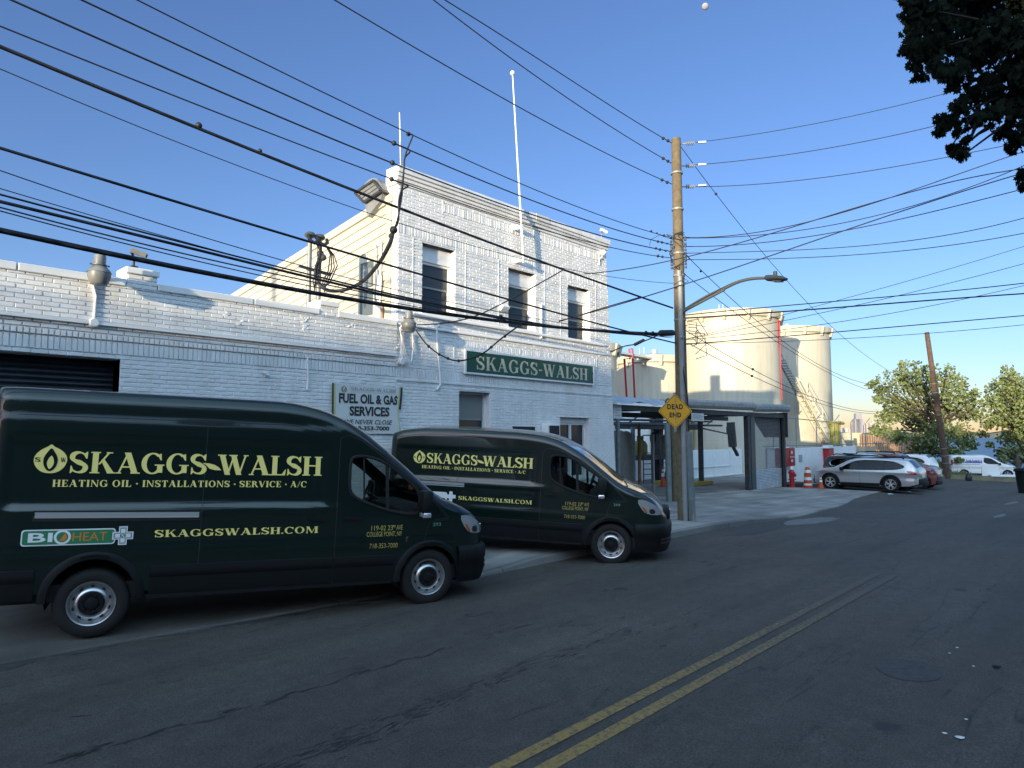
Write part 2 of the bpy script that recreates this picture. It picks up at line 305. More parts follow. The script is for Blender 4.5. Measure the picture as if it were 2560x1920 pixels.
def smooth_poly(pts, it=2, closed=True):                # Chaikin corner cutting
    for _ in range(it):
        q = []; n = len(pts)
        for i in range(n if closed else n - 1):
            a = pts[i]; b = pts[(i + 1) % n]; q += [tuple(a[k] * .75 + b[k] * .25 for k in range(len(a))), tuple(a[k] * .25 + b[k] * .75 for k in range(len(a)))]
        pts = q if closed else [pts[0]] + q + [pts[-1]]
    return pts
# ---------------------------------------------------------------- lettering
TH, TN, SF, OV = .215, .075, .055, .07
def _rect(a, b, c, d): return [(a, c), (b, c), (b, d), (a, d)]
def _stem(x, w=TH, y0=0., y1=1., top=True, bot=True):
    p = [_rect(x - w / 2, x + w / 2, y0, y1)]
    if bot: p.append(_rect(x - w / 2 - OV, x + w / 2 + OV, y0, y0 + SF))
    if top: p.append(_rect(x - w / 2 - OV, x + w / 2 + OV, y1 - SF, y1))
    return p
def _diag(x0, y0, x1, y1, w): return [[(x0 - w / 2, y0), (x0 + w / 2, y0), (x1 + w / 2, y1), (x1 - w / 2, y1)]]
def _ser(x, y, w, s=OV): return [_rect(x - w / 2 - s, x + w / 2 + s, y, y + SF)]
def _ring(cx, cy, rx, ry, a0, a1, tx=TH, ty=TN, n=22):
    q = []
    for i in range(n + 1):
        a = R(a0 + (a1 - a0) * i / n); q.append(((cx + rx * math.cos(a), cy + ry * math.sin(a)), (cx + (rx - tx) * math.cos(a), cy + (ry - ty) * math.sin(a))))
    return [('strip', q)]
def _ribbon(pts):
    q = []
    for i, (x, y, w) in enumerate(pts):
        a = pts[max(i - 1, 0)]; b = pts[min(i + 1, len(pts) - 1)]; dx, dy = b[0] - a[0], b[1] - a[1]; l = math.hypot(dx, dy) or 1
        q.append(((x - dy / l * w / 2, y + dx / l * w / 2), (x + dy / l * w / 2, y - dx / l * w / 2)))
    return [('strip', q)]
def glyph(c):
    if c == ' ': return .33, []
    if c == 'I': return .42, _stem(.21)
    if c == 'H': return .92, _stem(.2) + _stem(.72) + [_rect(.28, .64, .48, .55)]
    if c == 'L': return .72, _stem(.2) + [_rect(.27, .66, 0, .06), [(.66, 0), (.69, .30), (.655, .30), (.52, .05)]]
    if c == 'E': return .74, _stem(.2) + [_rect(.27, .66, 0, .06), [(.66, 0), (.69, .28), (.655, .28), (.54, .05)], _rect(.27, .64, .94, 1), [(.64, 1), (.655, .76), (.62, .76), (.52, .95)], _rect(.27, .5, .48, .54), _rect(.47, .51, .38, .64)]
    if c == 'T': return .80, _stem(.4, top=False) + [_rect(.06, .74, .94, 1), [(.06, 1), (.04, .74), (.075, .74), (.19, .95)], [(.74, 1), (.76, .74), (.725, .74), (.61, .95)]]
    if c == 'A': return .94, _diag(.13, 0, .44, .96, .075) + _diag(.74, 0, .43, 1, .24) + [_rect(.26, .62, .28, .345)] + _ser(.13, 0, .07) + _ser(.75, 0, .22)
    if c == 'V': return .90, _diag(.46, 0, .16, 1, .23) + _diag(.47, .02, .77, 1, .075) + _ser(.16, 1 - SF, .2) + _ser(.77, 1 - SF, .06)
    if c == 'W': return 1.30, _diag(.42, 0, .16, 1, .22) + _diag(.43, .02, .65, 1, .07) + _diag(.88, 0, .62, 1, .22) + _diag(.89, .02, 1.13, 1, .075) + _ser(.16, 1 - SF, .2) + _ser(.62, 1 - SF, .2) + _ser(1.14, 1 - SF, .07)
    if c == 'N': return .94, _stem(.15, .075, bot=True) + _stem(.78, .075, 0, 1, top=True, bot=False) + [[(.05, 1), (.27, 1), (.82, 0), (.68, 0)]]
    if c == 'M': return 1.16, _stem(.15, .07) + _stem(.98, TH) + [[(.08, 1), (.32, 1), (.62, .1), (.54, 0)], [(.54, 0), (.60, 0), (.92, 1), (.86, 1)]]
    if c == 'K': return .94, _stem(.2) + _diag(.34, .42, .70, 1, .085) + [[(.40, .62), (.50, .70), (.92, 0), (.66, 0)]] + _ser(.70, 1 - SF, .1) + _ser(.80, 0, .16)
    if c == 'R': return .90, _stem(.2) + _ring(.30, .745, .37, .255, 90, -90) + [_rect(.2, .32, .925, 1), _rect(.2, .34, .49, .565), [(.38, .5), (.56, .5), (.90, 0), (.66, 0)]] + _ser(.80, 0, .12, .05)
    if c == 'O': return .96, _ring(.47, .5, .43, .52, 0, 360, .2, .07, 34)
    if c == 'C': return .86, _ring(.46, .5, .43, .52, 48, 318, .2, .075, 28) + [[(.74, .98), (.78, .98), (.80, .64), (.755, .64), (.64, .88)]]
    if c == 'G': return .96, _ring(.46, .5, .43, .52, 48, 318, .2, .075, 28) + [[(.74, .98), (.78, .98), (.80, .66), (.755, .66), (.64, .88)]] + [_rect(.64, .85, .06, .44), _rect(.54, .92, .40, .455)]
    if c == 'S':
        p = [(.60, .72, .04), (.55, .84, .055)]
        for a in range(55, 226, 17): p.append((.345 + .235 * math.cos(R(a)), .745 + .215 * math.sin(R(a)), .07 + .13 * max(0, math.sin(R(a - 75)))))
        p.append((.36, .50, .225))
        for a in range(38, -141, -17): p.append((.365 + .235 * math.cos(R(a)), .255 + .215 * math.sin(R(a)), .07 + .13 * max(0, math.cos(R(a + 5)))))
        p += [(.12, .17, .055), (.09, .30, .04)]
        return .74, _ribbon(p) + [[(.62, 1), (.655, 1), (.645, .68), (.60, .68), (.52, .9)], [(.06, 0), (.095, 0), (.18, .12), (.11, .34), (.07, .34)]]
    if c == '.': return .26, [[(.13 + .1 * math.cos(R(a)), .1 + .1 * math.sin(R(a))) for a in range(0, 360, 30)]]
    if c == '*': return .34, [[(.17 + .12 * math.cos(R(a)), .47 + .12 * math.sin(R(a))) for a in range(0, 360, 30)]]
    if c == '/': return .42, [[(.0, -.02), (.07, -.02), (.42, 1.02), (.35, 1.02)]]
    if c == '-': return .40, [_rect(.04, .36, .40, .50)]
    if c == '~': return .56, [[(-.02, .62), (.10, .52), (.22, .36), (.40, .30), (.60, .30), (.52, .42), (.38, .54), (.20, .60)]]
    return .4, []
def serif(text, track=.02):
    """one mesh of flat pieces, cap height 1, base line 0; returns (verts (u,v,lift), faces, width)"""
    V = []; F = []; x = 0
    for c in text:
        wd, ps = glyph(c)
        for k, p in enumerate(ps):
            o = len(V)
            if p and p[0] == 'strip':
                q = p[1]
                for a, b in q: V += [(x + a[0], a[1], k), (x + b[0], b[1], k)]
                F += [(o + 2 * i, o + 2 * i + 1, o + 2 * i + 3, o + 2 * i + 2) for i in range(len(q) - 1)]
            else:
                V += [(x + a, b, k) for a, b in p]
                F += [(o + t[0], o + t[1], o + t[2]) for t in tessellate_polygon([[Vector((a, b, 0)) for a, b in p]])]
        x += wd + track
    return V, F, x - track
_cache = {}
def sans(text, bold=0.0, shear=0.0, spacing=1.0):
    c = bpy.data.curves.new('t', 'FONT'); c.body = text; c.size = 1; c.offset = bold; c.shear = shear; c.space_character = spacing; c.resolution_u = 3
    o = bpy.data.objects.new('t', c); COL.objects.link(o); bpy.context.view_layer.update()
    me = bpy.data.meshes.new_from_object(o.evaluated_get(bpy.context.evaluated_depsgraph_get()))
    V = [(v.co.x, v.co.y, 0) for v in me.vertices]; F = [tuple(p.vertices) for p in me.polygons]
    bpy.data.objects.remove(o); bpy.data.curves.remove(c); bpy.data.meshes.remove(me)
    return V, F
def fit(V, x0, x1, y0, y1):
    ax = min(v[0] for v in V); bx = max(v[0] for v in V); ay = min(v[1] for v in V); by = max(v[1] for v in V)
    return [(x0 + (v[0] - ax) / (bx - ax) * (x1 - x0), y0 + (v[1] - ay) / (by - ay) * (y1 - y0), v[2]) for v in V]
def put(mb, V, F, fn, step=.00025):                     # fn(u, v, lift) -> 3-D; orient faces to the viewer side later
    mb.add([fn(u, v, k * step) for u, v, k in V], F)
def flame(cx, cy, h):                                   # round leaf-and-flame badge: list of (polygon, is_dark)
    s = h / 2
    outer = [(0, 1.05), (.12, .86), (.55, .66), (.9, .3), (1.0, -.1), (.82, -.6), (.45, -.92), (0, -1.0), (-.45, -.92), (-.82, -.6), (-1.0, -.1), (-.88, .32), (-.55, .66), (-.2, .86)]
    hole = [(0, .8), (.2, .5), (.42, .1), (.42, -.35), (.22, -.75), (0, -.86), (-.22, -.75), (-.42, -.35), (-.42, .1), (-.2, .5)]
    leaf = [(.06, .28), (.2, -.05), (.22, -.35), (.08, -.62), (-.04, -.72), (-.18, -.45), (-.2, -.2), (-.08, .1)]
    f = lambda p: [(cx + x * s, cy + y * s) for x, y in smooth_poly(p, 2)]
    return [(f(outer), 0), (f(hole), 1), (f(leaf), 0)]
def flat(mb, poly, fn, k=0, step=.00025):
    mb.add([fn(a, b, k * step) for a, b in poly], [tuple(t) for t in tessellate_polygon([[Vector((a, b, 0)) for a, b in poly]])])
# ---------------------------------------------------------------- the setting
def sheet(xs, ys, fn, keep=None):
    m = MB(); nx, ny = len(xs), len(ys)
    m.v = [(x, y, fn(x, y)) for x in xs for y in ys]
    m.f = [(i * ny + j, (i + 1) * ny + j, (i + 1) * ny + j + 1, i * ny + j + 1) for i in range(nx - 1) for j in range(ny - 1)
           if keep is None or keep((xs[i] + xs[i + 1]) / 2, (ys[j] + ys[j + 1]) / 2)]
    return m
def frange(a, b, s):
    n = int(round((b - a) / s)); return [a + (b - a) * i / n for i in range(n + 1)]
GX = frange(-90, -12, 6) + frange(-11, 60, 1) + frange(64, 160, 4); GY = [-60, -40, -25, -15, -10] + frange(-6, 20, .95) + frange(24, 80, 8)
struct('road', sheet(GX, GY, lambda x, y: gz(x, y) - 1.2 * sstep(100, 130, x)), 'asphalt', True)
def kerb_y(x): return 7.72 + .32 * (1 - sstep(0, 8, x)) + .04 * math.sin(x * .9) + 2.0 * sstep(20, 37, x)
def kerb_h(x): return .035 + .085 * sstep(7.6, 9.2, x) * (1 - sstep(16.5, 19.5, x))
def strip(x0, x1, ya, yb, zf, drop, n=6, dx=.35):       # paved strip with a kerb face along its street side
    m = MB(); xs = frange(x0, x1, dx); q = []
    for x in xs:
        a, b = ya(x), yb(x); c = len(m.v)
        m.v.append((x, a - .012, gz(x, a) - drop)); m.v.append((x, a, zf(x, a) - .015))
        for j in range(n + 1): y = a + .015 + (b - a - .015) * j / n; m.v.append((x, y, zf(x, y)))
        q.append(c)
    for c, d in zip(q, q[1:]): m.f += [(c + k, d + k, d + k + 1, c + k + 1) for k in range(n + 2)]
    return m
pav = lambda x, y: gz(x, y) + kerb_h(x) + .012 * math.sin(x * 2.1 + y) * sstep(0, 1, y - kerb_y(x))
back = lambda x: 11.32 if x < 16.3 else (13.4 if x < 33.2 else max(kerb_y(x) + .05, 13.4 - (x - 33.2) * 1.12))
struct('pavement', strip(7.2, 36.4, kerb_y, back, pav, .1), 'pavement', 30)
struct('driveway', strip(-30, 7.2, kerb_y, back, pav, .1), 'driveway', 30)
struct('kerb', strip(7.2, 19.6, lambda x: kerb_y(x) - .012, lambda x: kerb_y(x) + .15, lambda x, y: pav(x, kerb_y(x)) + .008, .1, 2), 'yard_concrete', 30)
yard = sheet(frange(16.3, 60, 2), frange(13.4, 46, 2), lambda x, y: gz(x, y) + .045)
struct('yard', yard, 'yard_concrete', True)
ml = MB()
for o in (-.16, .055):
    xs = frange(-6, 10.8, .3)
    for a, b in zip(xs, xs[1:]):
        yc = lambda x: 2.80 + .008 * x
        ml.quad(*[(x, yc(x) + o + d, gz(x, yc(x) + o + d) + .0035) for x, d in ((a, 0), (b, 0), (b, .105), (a, .105))])
struct('road_marking', ml, 'yellow_line')
# dark manhole patch, pale patch near the apron and asphalt patch in the broken pavement
def blob(cx, cy, rx, ry, dz, n=26, jit=.12, zf=gz):
    m = MB(); p = []
    for k in range(n): a = 2 * math.pi * k / n; j = 1 + random.uniform(-jit, jit); x, y = cx + rx * j * math.cos(a), cy + ry * j * math.sin(a); p.append((x, y, zf(x, y) + dz))
    return m.add([(cx, cy, zf(cx, cy) + dz)] + p, [(0, i + 1, (i + 1) % n + 1) for i in range(n)])
mat('patch_dark', (.037, .035, .033), .8, var=.3, scale=20, bump=.4, bscale=90); mat('patch_pale', (.13, .13, .13), .85, var=.25, scale=6)
p = atZ(2270, 1668, .0); struct('manhole_patch', blob(p.x, p.y, .30, .24, .003, 60, .04), 'patch_dark')
p = atZ(2090, 1281, -.3); struct('road_patch', blob(19.2, 6.9, 1.5, .5, .005), 'patch_pale'); struct('road_patch', blob(15.6, 6.9, 1.3, .28, .005), 'patch_dark')
struct('pavement_patch', blob(6.9, 8.3, .75, .55, .045), 'patch_dark'); struct('gutter_tar', strip(-9, 6.8, lambda x: kerb_y(x) - .08 + .05 * math.sin(x * 3.1) + .05 * math.sin(x * 7.7), lambda x: kerb_y(x) - .005 + .05 * math.sin(x * 5.3) + .04 * math.sin(x * 11.1), lambda x, y: gz(x, y) + .012, 0, 1, .12), 'patch_dark')
def tar(pts, n, spread, s):
    m = MB(); P = []
    for px, py in pts:
        z = -.05
        for _ in range(4): q = atZ(px, py, z); z = gz(q.x, q.y)
        P.append(q)
    for _ in range(n):
        t = random.random() * (len(P) - 1); i = int(t); q = P[i].lerp(P[i + 1], t - i); d = (P[i + 1] - P[i]).normalized(); e = Vector((-d.y, d.x, 0)); q = q + e * (random.gauss(0, spread) + .04 * math.sin(t * 9))
        a, b = s * random.uniform(.5, 2.2), s * random.uniform(.12, .3); k = 7; o = random.uniform(-.35, .35); d2 = (d + e * o).normalized(); e2 = Vector((-d2.y, d2.x, 0)); z = gz(q.x, q.y) + .003
        V = [q + d2 * (a * math.cos(2 * math.pi * j / k) * random.uniform(.6, 1)) + e2 * (b * math.sin(2 * math.pi * j / k) * random.uniform(.5, 1)) for j in range(k)]; m.add([(v.x, v.y, gz(v.x, v.y) + .003) for v in V], [tuple(range(k))])
    return m
mat('tar', (.027, .026, .026), .75)
struct('tar_seam', tar([(150, 1902), (278, 1862), (532, 1794), (735, 1735), (955, 1668), (1100, 1627), (1330, 1560)], 95, .012, .055), 'tar')
struct('tar_seam', tar([(640, 1940), (799, 1882), (903, 1839), (984, 1804), (1088, 1766), (1160, 1728), (1318, 1671), (1476, 1611), (1666, 1541)], 190, .07, .045), 'tar')
struct('tar_seam', tar([(60, 1770), (400, 1720), (800, 1640), (1300, 1530), (1800, 1400)], 26, .25, .05), 'tar')
mw = sheet([96, 300, 1200, 5000, 20000], [-12000, -2000, -300, -60, 20, 100, 400, 2500, 16000], lambda x, y: -5.4); struct('water', mw, 'water')
mh = MB(); random.seed(3)
for i in range(80):
    a = R(-20 + i * .9); a2 = R(-20 + (i + 1) * .9); d = 4200; h1 = 16 + 14 * abs(math.sin(i * .7)); h2 = 16 + 14 * abs(math.sin((i + 1) * .7))
    q = lambda t, dd, z: (dd * math.cos(t), dd * math.sin(t), z)
    mh.add([q(a, d, -6), q(a2, d, -6), q(a2, d + 60, h2), q(a, d + 60, h1), q(a, d + 900, h1 * .6), q(a2, d + 900, h2 * .6)], [(0, 1, 2, 3), (3, 2, 5, 4)])
struct('hills', mh, 'hill', True)
# ---------------------------------------------------------------- masonry
ROW = .0677
def bricks(m, x0, x1, z0, z1, y, holes=(), pitch=.213, row=ROW, prot=.011, gap=.0112, ch=.006, right=None, jit=.0035):
    n = int(round((z1 - z0) / row))
    for j in range(n):
        za = z0 + j * row + gap / 2; zb = z0 + (j + 1) * row - gap / 2; zc = (za + zb) / 2
        xr = right(zc) if right else x1
        spans = [(x0, xr)]
        for hx0, hx1, hz0, hz1 in holes:
            if hz0 < zc < hz1:
                spans = [s for a, b in spans for s in ((a, min(b, hx0)), (max(a, hx1), b)) if s[1] - s[0] > .02]
        off = (j % 2) * pitch / 2 + random.uniform(-.006, .006)
        for a, b in spans:
            k = math.floor((a - off) / pitch)
            while off + k * pitch < b:
                p0 = max(a, off + k * pitch + gap / 2); p1 = min(b, off + (k + 1) * pitch - gap / 2); k += 1
                if p1 - p0 < .02: continue
                d = prot + random.uniform(-jit, jit); t = random.uniform(-.0018, .0018); u = random.uniform(-.001, .001); e = min(ch, (zb - za) * .3, (p1 - p0) * .3)
                zj = random.uniform(-.0012, .0012)
                m.add([(p0, y, za + zj), (p1, y, za + zj), (p1, y, zb + zj), (p0, y, zb + zj),
                       (p0 + e, y - d - t, za + e + zj), (p1 - e, y - d + t, za + e + zj), (p1 - e, y - d + t + u, zb - e + zj), (p0 + e, y - d - t + u, zb - e + zj)],
                      [(0, 1, 5, 4), (1, 2, 6, 5), (2, 3, 7, 6), (3, 0, 4, 7), (4, 5, 6, 7)])
def soldiers(m, x0, x1, z0, z1, y, holes=(), prot=.012): # bricks on end
    bricks(m, x0, x1, z0, z1, y, holes, pitch=ROW + .006, row=z1 - z0, prot=prot, gap=.009, ch=.007, jit=.004)
def plate(m, x0, x1, z0, z1, y, holes=(), th=.3, right=None):
    zs = sorted({z0, z1} | {min(max(h, z0), z1) for o in holes for h in o[2:4]} | (set(frange(z0, z1, .4)) if right else set()))
    for a, b in zip(zs, zs[1:]):
        c = (a + b) / 2; sp = [(x0, None)]
        xs = [(x0, x1)]
        for hx0, hx1, hz0, hz1 in holes:
            if hz0 < c < hz1: xs = [s for p, q in xs for s in ((p, min(q, hx0)), (max(p, hx1), q)) if s[1] - s[0] > 1e-4]
        for p, q in xs:
            qa, qb = (right(a), right(b)) if right and q == x1 else (q, q)
            m.add([(p, y, a), (qa, y, a), (qb, y, b), (p, y, b), (p, y + th, a), (qa, y + th, a), (qb, y + th, b), (p, y + th, b)],
                  [(0, 1, 2, 3), (0, 3, 7, 4), (1, 5, 6, 2), (4, 7, 6, 5)])
FY = 11.3
# ---- one-storey garage on the left
gar = thing('garage_building', 'low white painted brick garage with roller shutter and stepped parapet', 'building', (0, FY, -.1))
DOOR = (-4.4, 3.37, -.5, 3.12)
m = MB(); plate(m, -16, 8.5, -.4, 4.22, FY, [DOOR]); m.box(-16, FY + .3, 3.95, 8.5, FY + 14, 4.05)
part('mortar', m, 'white_mortar', gar)
m = MB(); bricks(m, -9, 8.5, -.35, 3.165, FY, [DOOR]); bricks(m, -9, 8.5, 3.47, 3.585, FY - .012); bricks(m, -9, 8.5, 3.64, 4.22, FY - .03)
for a, b, t in ((3.39, 3.84, 4.43), (6.69, 7.08, 4.40)): bricks(m, a, b, 4.21, t, FY - .045)
wl = part('wall', m, 'white_brick', gar)
m = MB(); soldiers(m, -9, 8.5, 3.17, 3.37, FY - .004, (), .016); part('soldier_course', m, 'white_brick', gar); m = MB(); soldiers(m, -9, 8.5, 3.372, 3.468, FY - .018, (), .02)
part('soldier_course', m, 'white_brick', gar)
m = MB(); m.box(-16, FY - .075, 3.588, 8.48, FY - .002, 3.632); part('ledge', m, 'white_paint', gar)
m = MB(); m.box(-16, FY - .028, 3.634, 8.5, FY - .001, 4.215)
for a, b, t in ((3.40, 3.83, 4.425), (6.70, 7.07, 4.395)): m.box(a, FY - .044, 4.2, b, FY + .35, t)
part('parapet', m, 'white_mortar', gar)
m = MB()
for a, b in ((-16, -.9), (-.885, 2.02), (2.035, 3.385), (3.845, 5.4), (5.415, 6.685), (7.085, 8.47)): m.cbox(a, FY - .07, 4.222, b, FY + .36, 4.335, .012)
for a, b, t in ((3.375, 3.855, 4.43), (6.675, 7.095, 4.40)): m.cbox(a, FY - .085, t, b, FY + .38, t + .10, .015)
part('coping', m, 'white_paint', gar)
m = MB(); m.box(3.37, FY + .001, -.3, 3.40, FY + .34, 3.12); m.box(-4.4, FY + .02, 3.10, 3.37, FY + .3, 3.16); part('door_frame', m, 'white_paint', gar)
m = MB(); z = -.2
while z < 3.1:
    for k in range(4):
        a0, a1 = k / 4 * math.pi, (k + 1) / 4 * math.pi
        m.quad((-4.4, FY + .30 - .022 * math.sin(a0), z + .08 * k / 4), (3.37, FY + .30 - .022 * math.sin(a0), z + .08 * k / 4), (3.37, FY + .30 - .022 * math.sin(a1), z + .08 * (k + 1) / 4), (-4.4, FY + .30 - .022 * math.sin(a1), z + .08 * (k + 1) / 4))
    z += .08
part('roller_shutter', m, 'shutter', gar)
random.seed(21)
m = MB()                                                # flaking paint and knobbly patches along the parapet
for px, py in ((545, 740), (597, 805), (762, 800), (766, 822), (880, 812), (660, 935), (905, 950), (1000, 868), (560, 786)):
    q = atY(px, py, FY - .035)
    for k in range(5): m.sphere((q.x + random.uniform(-.07, .07), FY - .035, q.z + random.uniform(-.05, .05)), random.uniform(.012, .035), 5, (1.3, .5, .8))
for k in range(13): q = atY(762 + 4 * math.sin(k), 795 + k * 2.6, FY - .035); m.sphere((q.x, FY - .04, q.z), .02, 5, (.8, .5, 1.1))
m.tube([atY(769, 893, FY - .03), atY(770, 950, FY - .03), atY(768, 975, FY - .03)], .02, 6)
part('paint_lump', m, 'white_paint', gar)
# ---- two-storey office
off = thing('office_building', 'two storey white painted brick office with three upper windows and stepped cornice', 'building', (8.5, FY, -.1))
rt = atY(1515, 631, FY); rb = atY(1539, 1178, FY)
RX = lambda z: rt.x + (rb.x - rt.x) * (rt.z - z) / (rt.z - rb.z)
UW = [(9.17, 10.11, 4.62, 6.13), (11.86, 12.85, 4.60, 6.07), (14.18, 15.15, 4.56, 6.02)]
LW = [(10.26, 11.24, 1.68, 2.965), (13.82, 15.09, .85, 2.47)]
HO = UW + LW
m = MB(); plate(m, 8.5, 16, -.5, 7.25, FY, HO, .3, RX); part('mortar', m, 'white_mortar', off)
m = MB(); OW = HO
bands = [(3.17, 3.37, 8.52, 16.0), (6.20, 6.40, 8.52, 16.0), (6.94, 7.14, 9.75, 15.6)]
bricks(m, 8.51, 16, -.4, 3.165, FY, OW, right=lambda z: RX(z) - .01)
bricks(m, 8.51, 16, 3.375, 6.195, FY, OW, right=lambda z: RX(z) - .01)
bricks(m, 8.51, 16, 6.405, 6.94, FY, OW, right=lambda z: RX(z) - .01)
bricks(m, 8.51, 9.74, 6.94, 7.22, FY, right=None); bricks(m, 15.61, RX(7.1) - .01, 6.94, 7.22, FY); bricks(m, 9.75, 15.6, 7.145, 7.22, FY)
part('wall', m, 'white_brick', off)
for s_ in ((8.51, RX(3.3) - .01, 3.168, 3.372, FY - .004), (8.51, RX(6.3) - .01, 6.20, 6.40, FY - .004, [(9.17, 10.11, 0, 6.14)]), (9.75, 15.6, 6.94, 7.14, FY - .004), (10.12, 15.42, 3.96, 4.10, FY - .004)):
    m = MB(); soldiers(m, *s_); part('soldier_course', m, 'white_brick', off)
m = MB()
for a, b in ((9.72, 9.745), (15.605, 15.63)): m.box(a, FY - .018, 6.90, b, FY - .001, 7.2)
for x in (8.9, 10.42, 11.5, 13.2, 13.85, 15.42): m.box(x, FY - .016, 4.62, x + .02, FY - .001, 6.19)
for x in (10.08, 15.43): m.box(x, FY - .018, 3.36, x + .03, FY - .001, 4.12)
m.box(8.505, FY - .03, 3.10, RX(3.1) - .005, FY - .001, 3.125)
part('raised_joint', m, 'white_brick', off)
m = MB(); m.cbox(8.9, FY - .075, 4.50, 15.75, FY - .002, 4.56, .012); m.cbox(8.505, FY - .055, 4.25, RX(4.2) - .005, FY - .002, 4.30, .012); part('ledge', m, 'white_paint', off)
m = MB()
for a, b, d in ((7.24, 7.31, .035), (7.315, 7.385, .07), (7.39, 7.46, .105), (7.465, 7.60, .14)): m.cbox(8.45 - d * .3, FY - d, a, RX(a) + d * .3, FY + .30, b, .008)
m.box(8.51, FY + .31, 6.6, 8.9, FY + .45, 7.5)
part('cornice', m, 'white_brick', off)
m = MB(); m.box(12.75, FY - .148, 7.46, 13.27, FY + .31, 7.612); part('patched_cornice', m, 'grey_wall', off)
def window(parent, o, header, sash=True, double=False, panes='pane_dark', blind=False):
    x0, x1, z0, z1 = o; y = FY + .19; zt = z1 - header; f = .05
    m = MB()
    for a, b, c, d in ((x0, x0 + f, z0, zt), (x1 - f, x1, z0, zt), (x0 + f, x1 - f, zt - f, zt), (x0 + f, x1 - f, z0, z0 + f)): m.box(a, y - .03, c, b, y + .06, d)
    if double: m.box((x0 + x1) / 2 - .035, y - .03, z0 + f, (x0 + x1) / 2 + .035, y + .06, zt - f)
    m.box(x0, FY + .02, z0, x0 + .004, y + .06, z1); m.box(x1 - .004, FY + .02, z0, x1, y + .06, z1)
    w = part('window', m, 'white_paint', parent)
    m = MB(); xs = [(x0 + f, x1 - f)] if not double else [(x0 + f, (x0 + x1) / 2 - .035), ((x0 + x1) / 2 + .035, x1 - f)]
    zm = (z0 + zt) / 2 + .02
    for a, b in xs: m.box(a, y + .005, zm - .02, b, y + .05, zm + .02); m.box(a, y + .02, z0 + f, a + .02, y + .045, zm); m.box(b - .02, y + .02, z0 + f, b, y + .045, zm)
    part('sash', m, 'galv' if not double else 'white_paint', w)
    for a, b in xs:
        m = MB(); m.quad((a, y + .03, z0 + f), (b, y + .03, z0 + f), (b, y + .03, zm), (a, y + .03, zm)); part('pane', m, panes, w)
        m = MB(); m.quad((a, y + .015, zm), (b, y + .015, zm), (b, y + .015, zt - f), (a, y + .015, zt - f)); part('pane', m, 'blind' if blind else 'pane_upper' if header > .2 else panes, w)
    if header: m = MB(); m.box(x0, y - .06, zt + .002, x1, y + .06, z1 - .03); part('header_panel', m, 'white_paint', w)
    m = MB(); m.cbox(x0 - .06, FY - .06, z0 - .07, x1 + .06, y + .02, z0 - .002, .012); part('sill', m, 'white_paint', w)
    return w
for o in UW: window(off, o, .36)
window(off, LW[0], 0, blind=True); window(off, LW[1], .16, double=True)
m = MB(); m.box(12.0, FY - .03, 2.0, 12.8, FY + .0, 2.19); part('vent_slot', m, 'black', off)
# side wall with sloping siding, roof behind the parapet
SX = 8.5; sl = .144; TOPZ = lambda y: 7.05 - (y - 11.43) * sl
m = MB(); m.add([(SX + .02, 11.6, 3.9), (SX + .02, 24, 3.9), (SX + .02, 24, TOPZ(24)), (SX + .02, 11.6, TOPZ(11.6))], [(0, 3, 2, 1)])
m.add([(SX + .02, 11.6, TOPZ(11.6) - .02), (SX + .02, 24, TOPZ(24) - .02), (16, 24, TOPZ(24) - .02), (16, 11.6, TOPZ(11.6) - .02)], [(0, 1, 2, 3)])
m.add([(RX(4), 11.6, -.5), (RX(4), 24, -.5), (RX(7), 24, TOPZ(24)), (RX(7), 11.6, TOPZ(11.6))], [(0, 1, 2, 3)])
part('roof', m, 'roofing', off)
m = MB(); m.add([(RX(5) - .3, 11.61, 5.5), (RX(5), 11.61, 5.5), (RX(5), 23.9, 5.5), (RX(5) - .3, 23.9, 5.5), (RX(7) - .3, 11.61, 7.45), (RX(7), 11.61, 7.45), (RX(7), 23.9, 7.4), (RX(7) - .3, 23.9, 7.4)], [(0, 3, 2, 1), (4, 5, 6, 7), (0, 1, 5, 4), (1, 2, 6, 5), (2, 3, 7, 6), (3, 0, 4, 7)]); m.box(RX(7) - .25, 14.6, 7.4, RX(7) + .05, 15.3, 8.5); part('side_parapet', m, 'white_mortar', off)
m = MB(); pitch = .205; k = 0
while True:
    t0 = .13 + k * pitch; k += 1
    if t0 > 4.4: break
    for a, b in ((11.6, 24.0),):
        z0a, z0b = TOPZ(a) - t0, TOPZ(b) - t0
        m.add([(SX - .002, a, z0a), (SX - .002, b, z0b), (SX - .022, b, z0b - pitch + .012), (SX - .022, a, z0a - pitch + .012), (SX + .02, b, z0b - pitch), (SX + .02, a, z0a - pitch)], [(0, 3, 2, 1), (3, 5, 4, 2)])
part('siding', m, 'cream_siding', off)
m = MB(); m.beam((SX - .03, 11.45, TOPZ(11.45) - .06), (SX - .03, 24, TOPZ(24) - .06), .06, .17); m.box(SX - .035, 11.48, 3.9, SX + .06, 11.66, 7.0); part('trim_board', m, 'cream_siding', off)
m = MB(); bricks_side = MB(); m.box(SX - .004, FY + .003, 3.9, SX + .2, 11.48, 7.24); part('corner_return', m, 'white_mortar', off)
m = MB()
for j in range(49):
    z = 3.92 + j * ROW; s = (j % 2) * .07
    for a, b in ((FY + .005, FY + .085 + s * .4), (FY + .10 + s * .4, 11.475)): m.add([(SX - .004, a, z), (SX - .004, b, z), (SX - .004, b, z + .058), (SX - .004, a, z + .058), (SX - .012, a + .006, z + .006), (SX - .012, b - .006, z + .006), (SX - .012, b - .006, z + .052), (SX - .012, a + .006, z + .052)], [(4, 7, 6, 5), (0, 4, 5, 1), (1, 5, 6, 2), (2, 6, 7, 3), (3, 7, 4, 0)])
part('wall', m, 'white_brick', off)
m = MB(); a, b, c, d = 12.05, 12.55, 4.55, 5.74
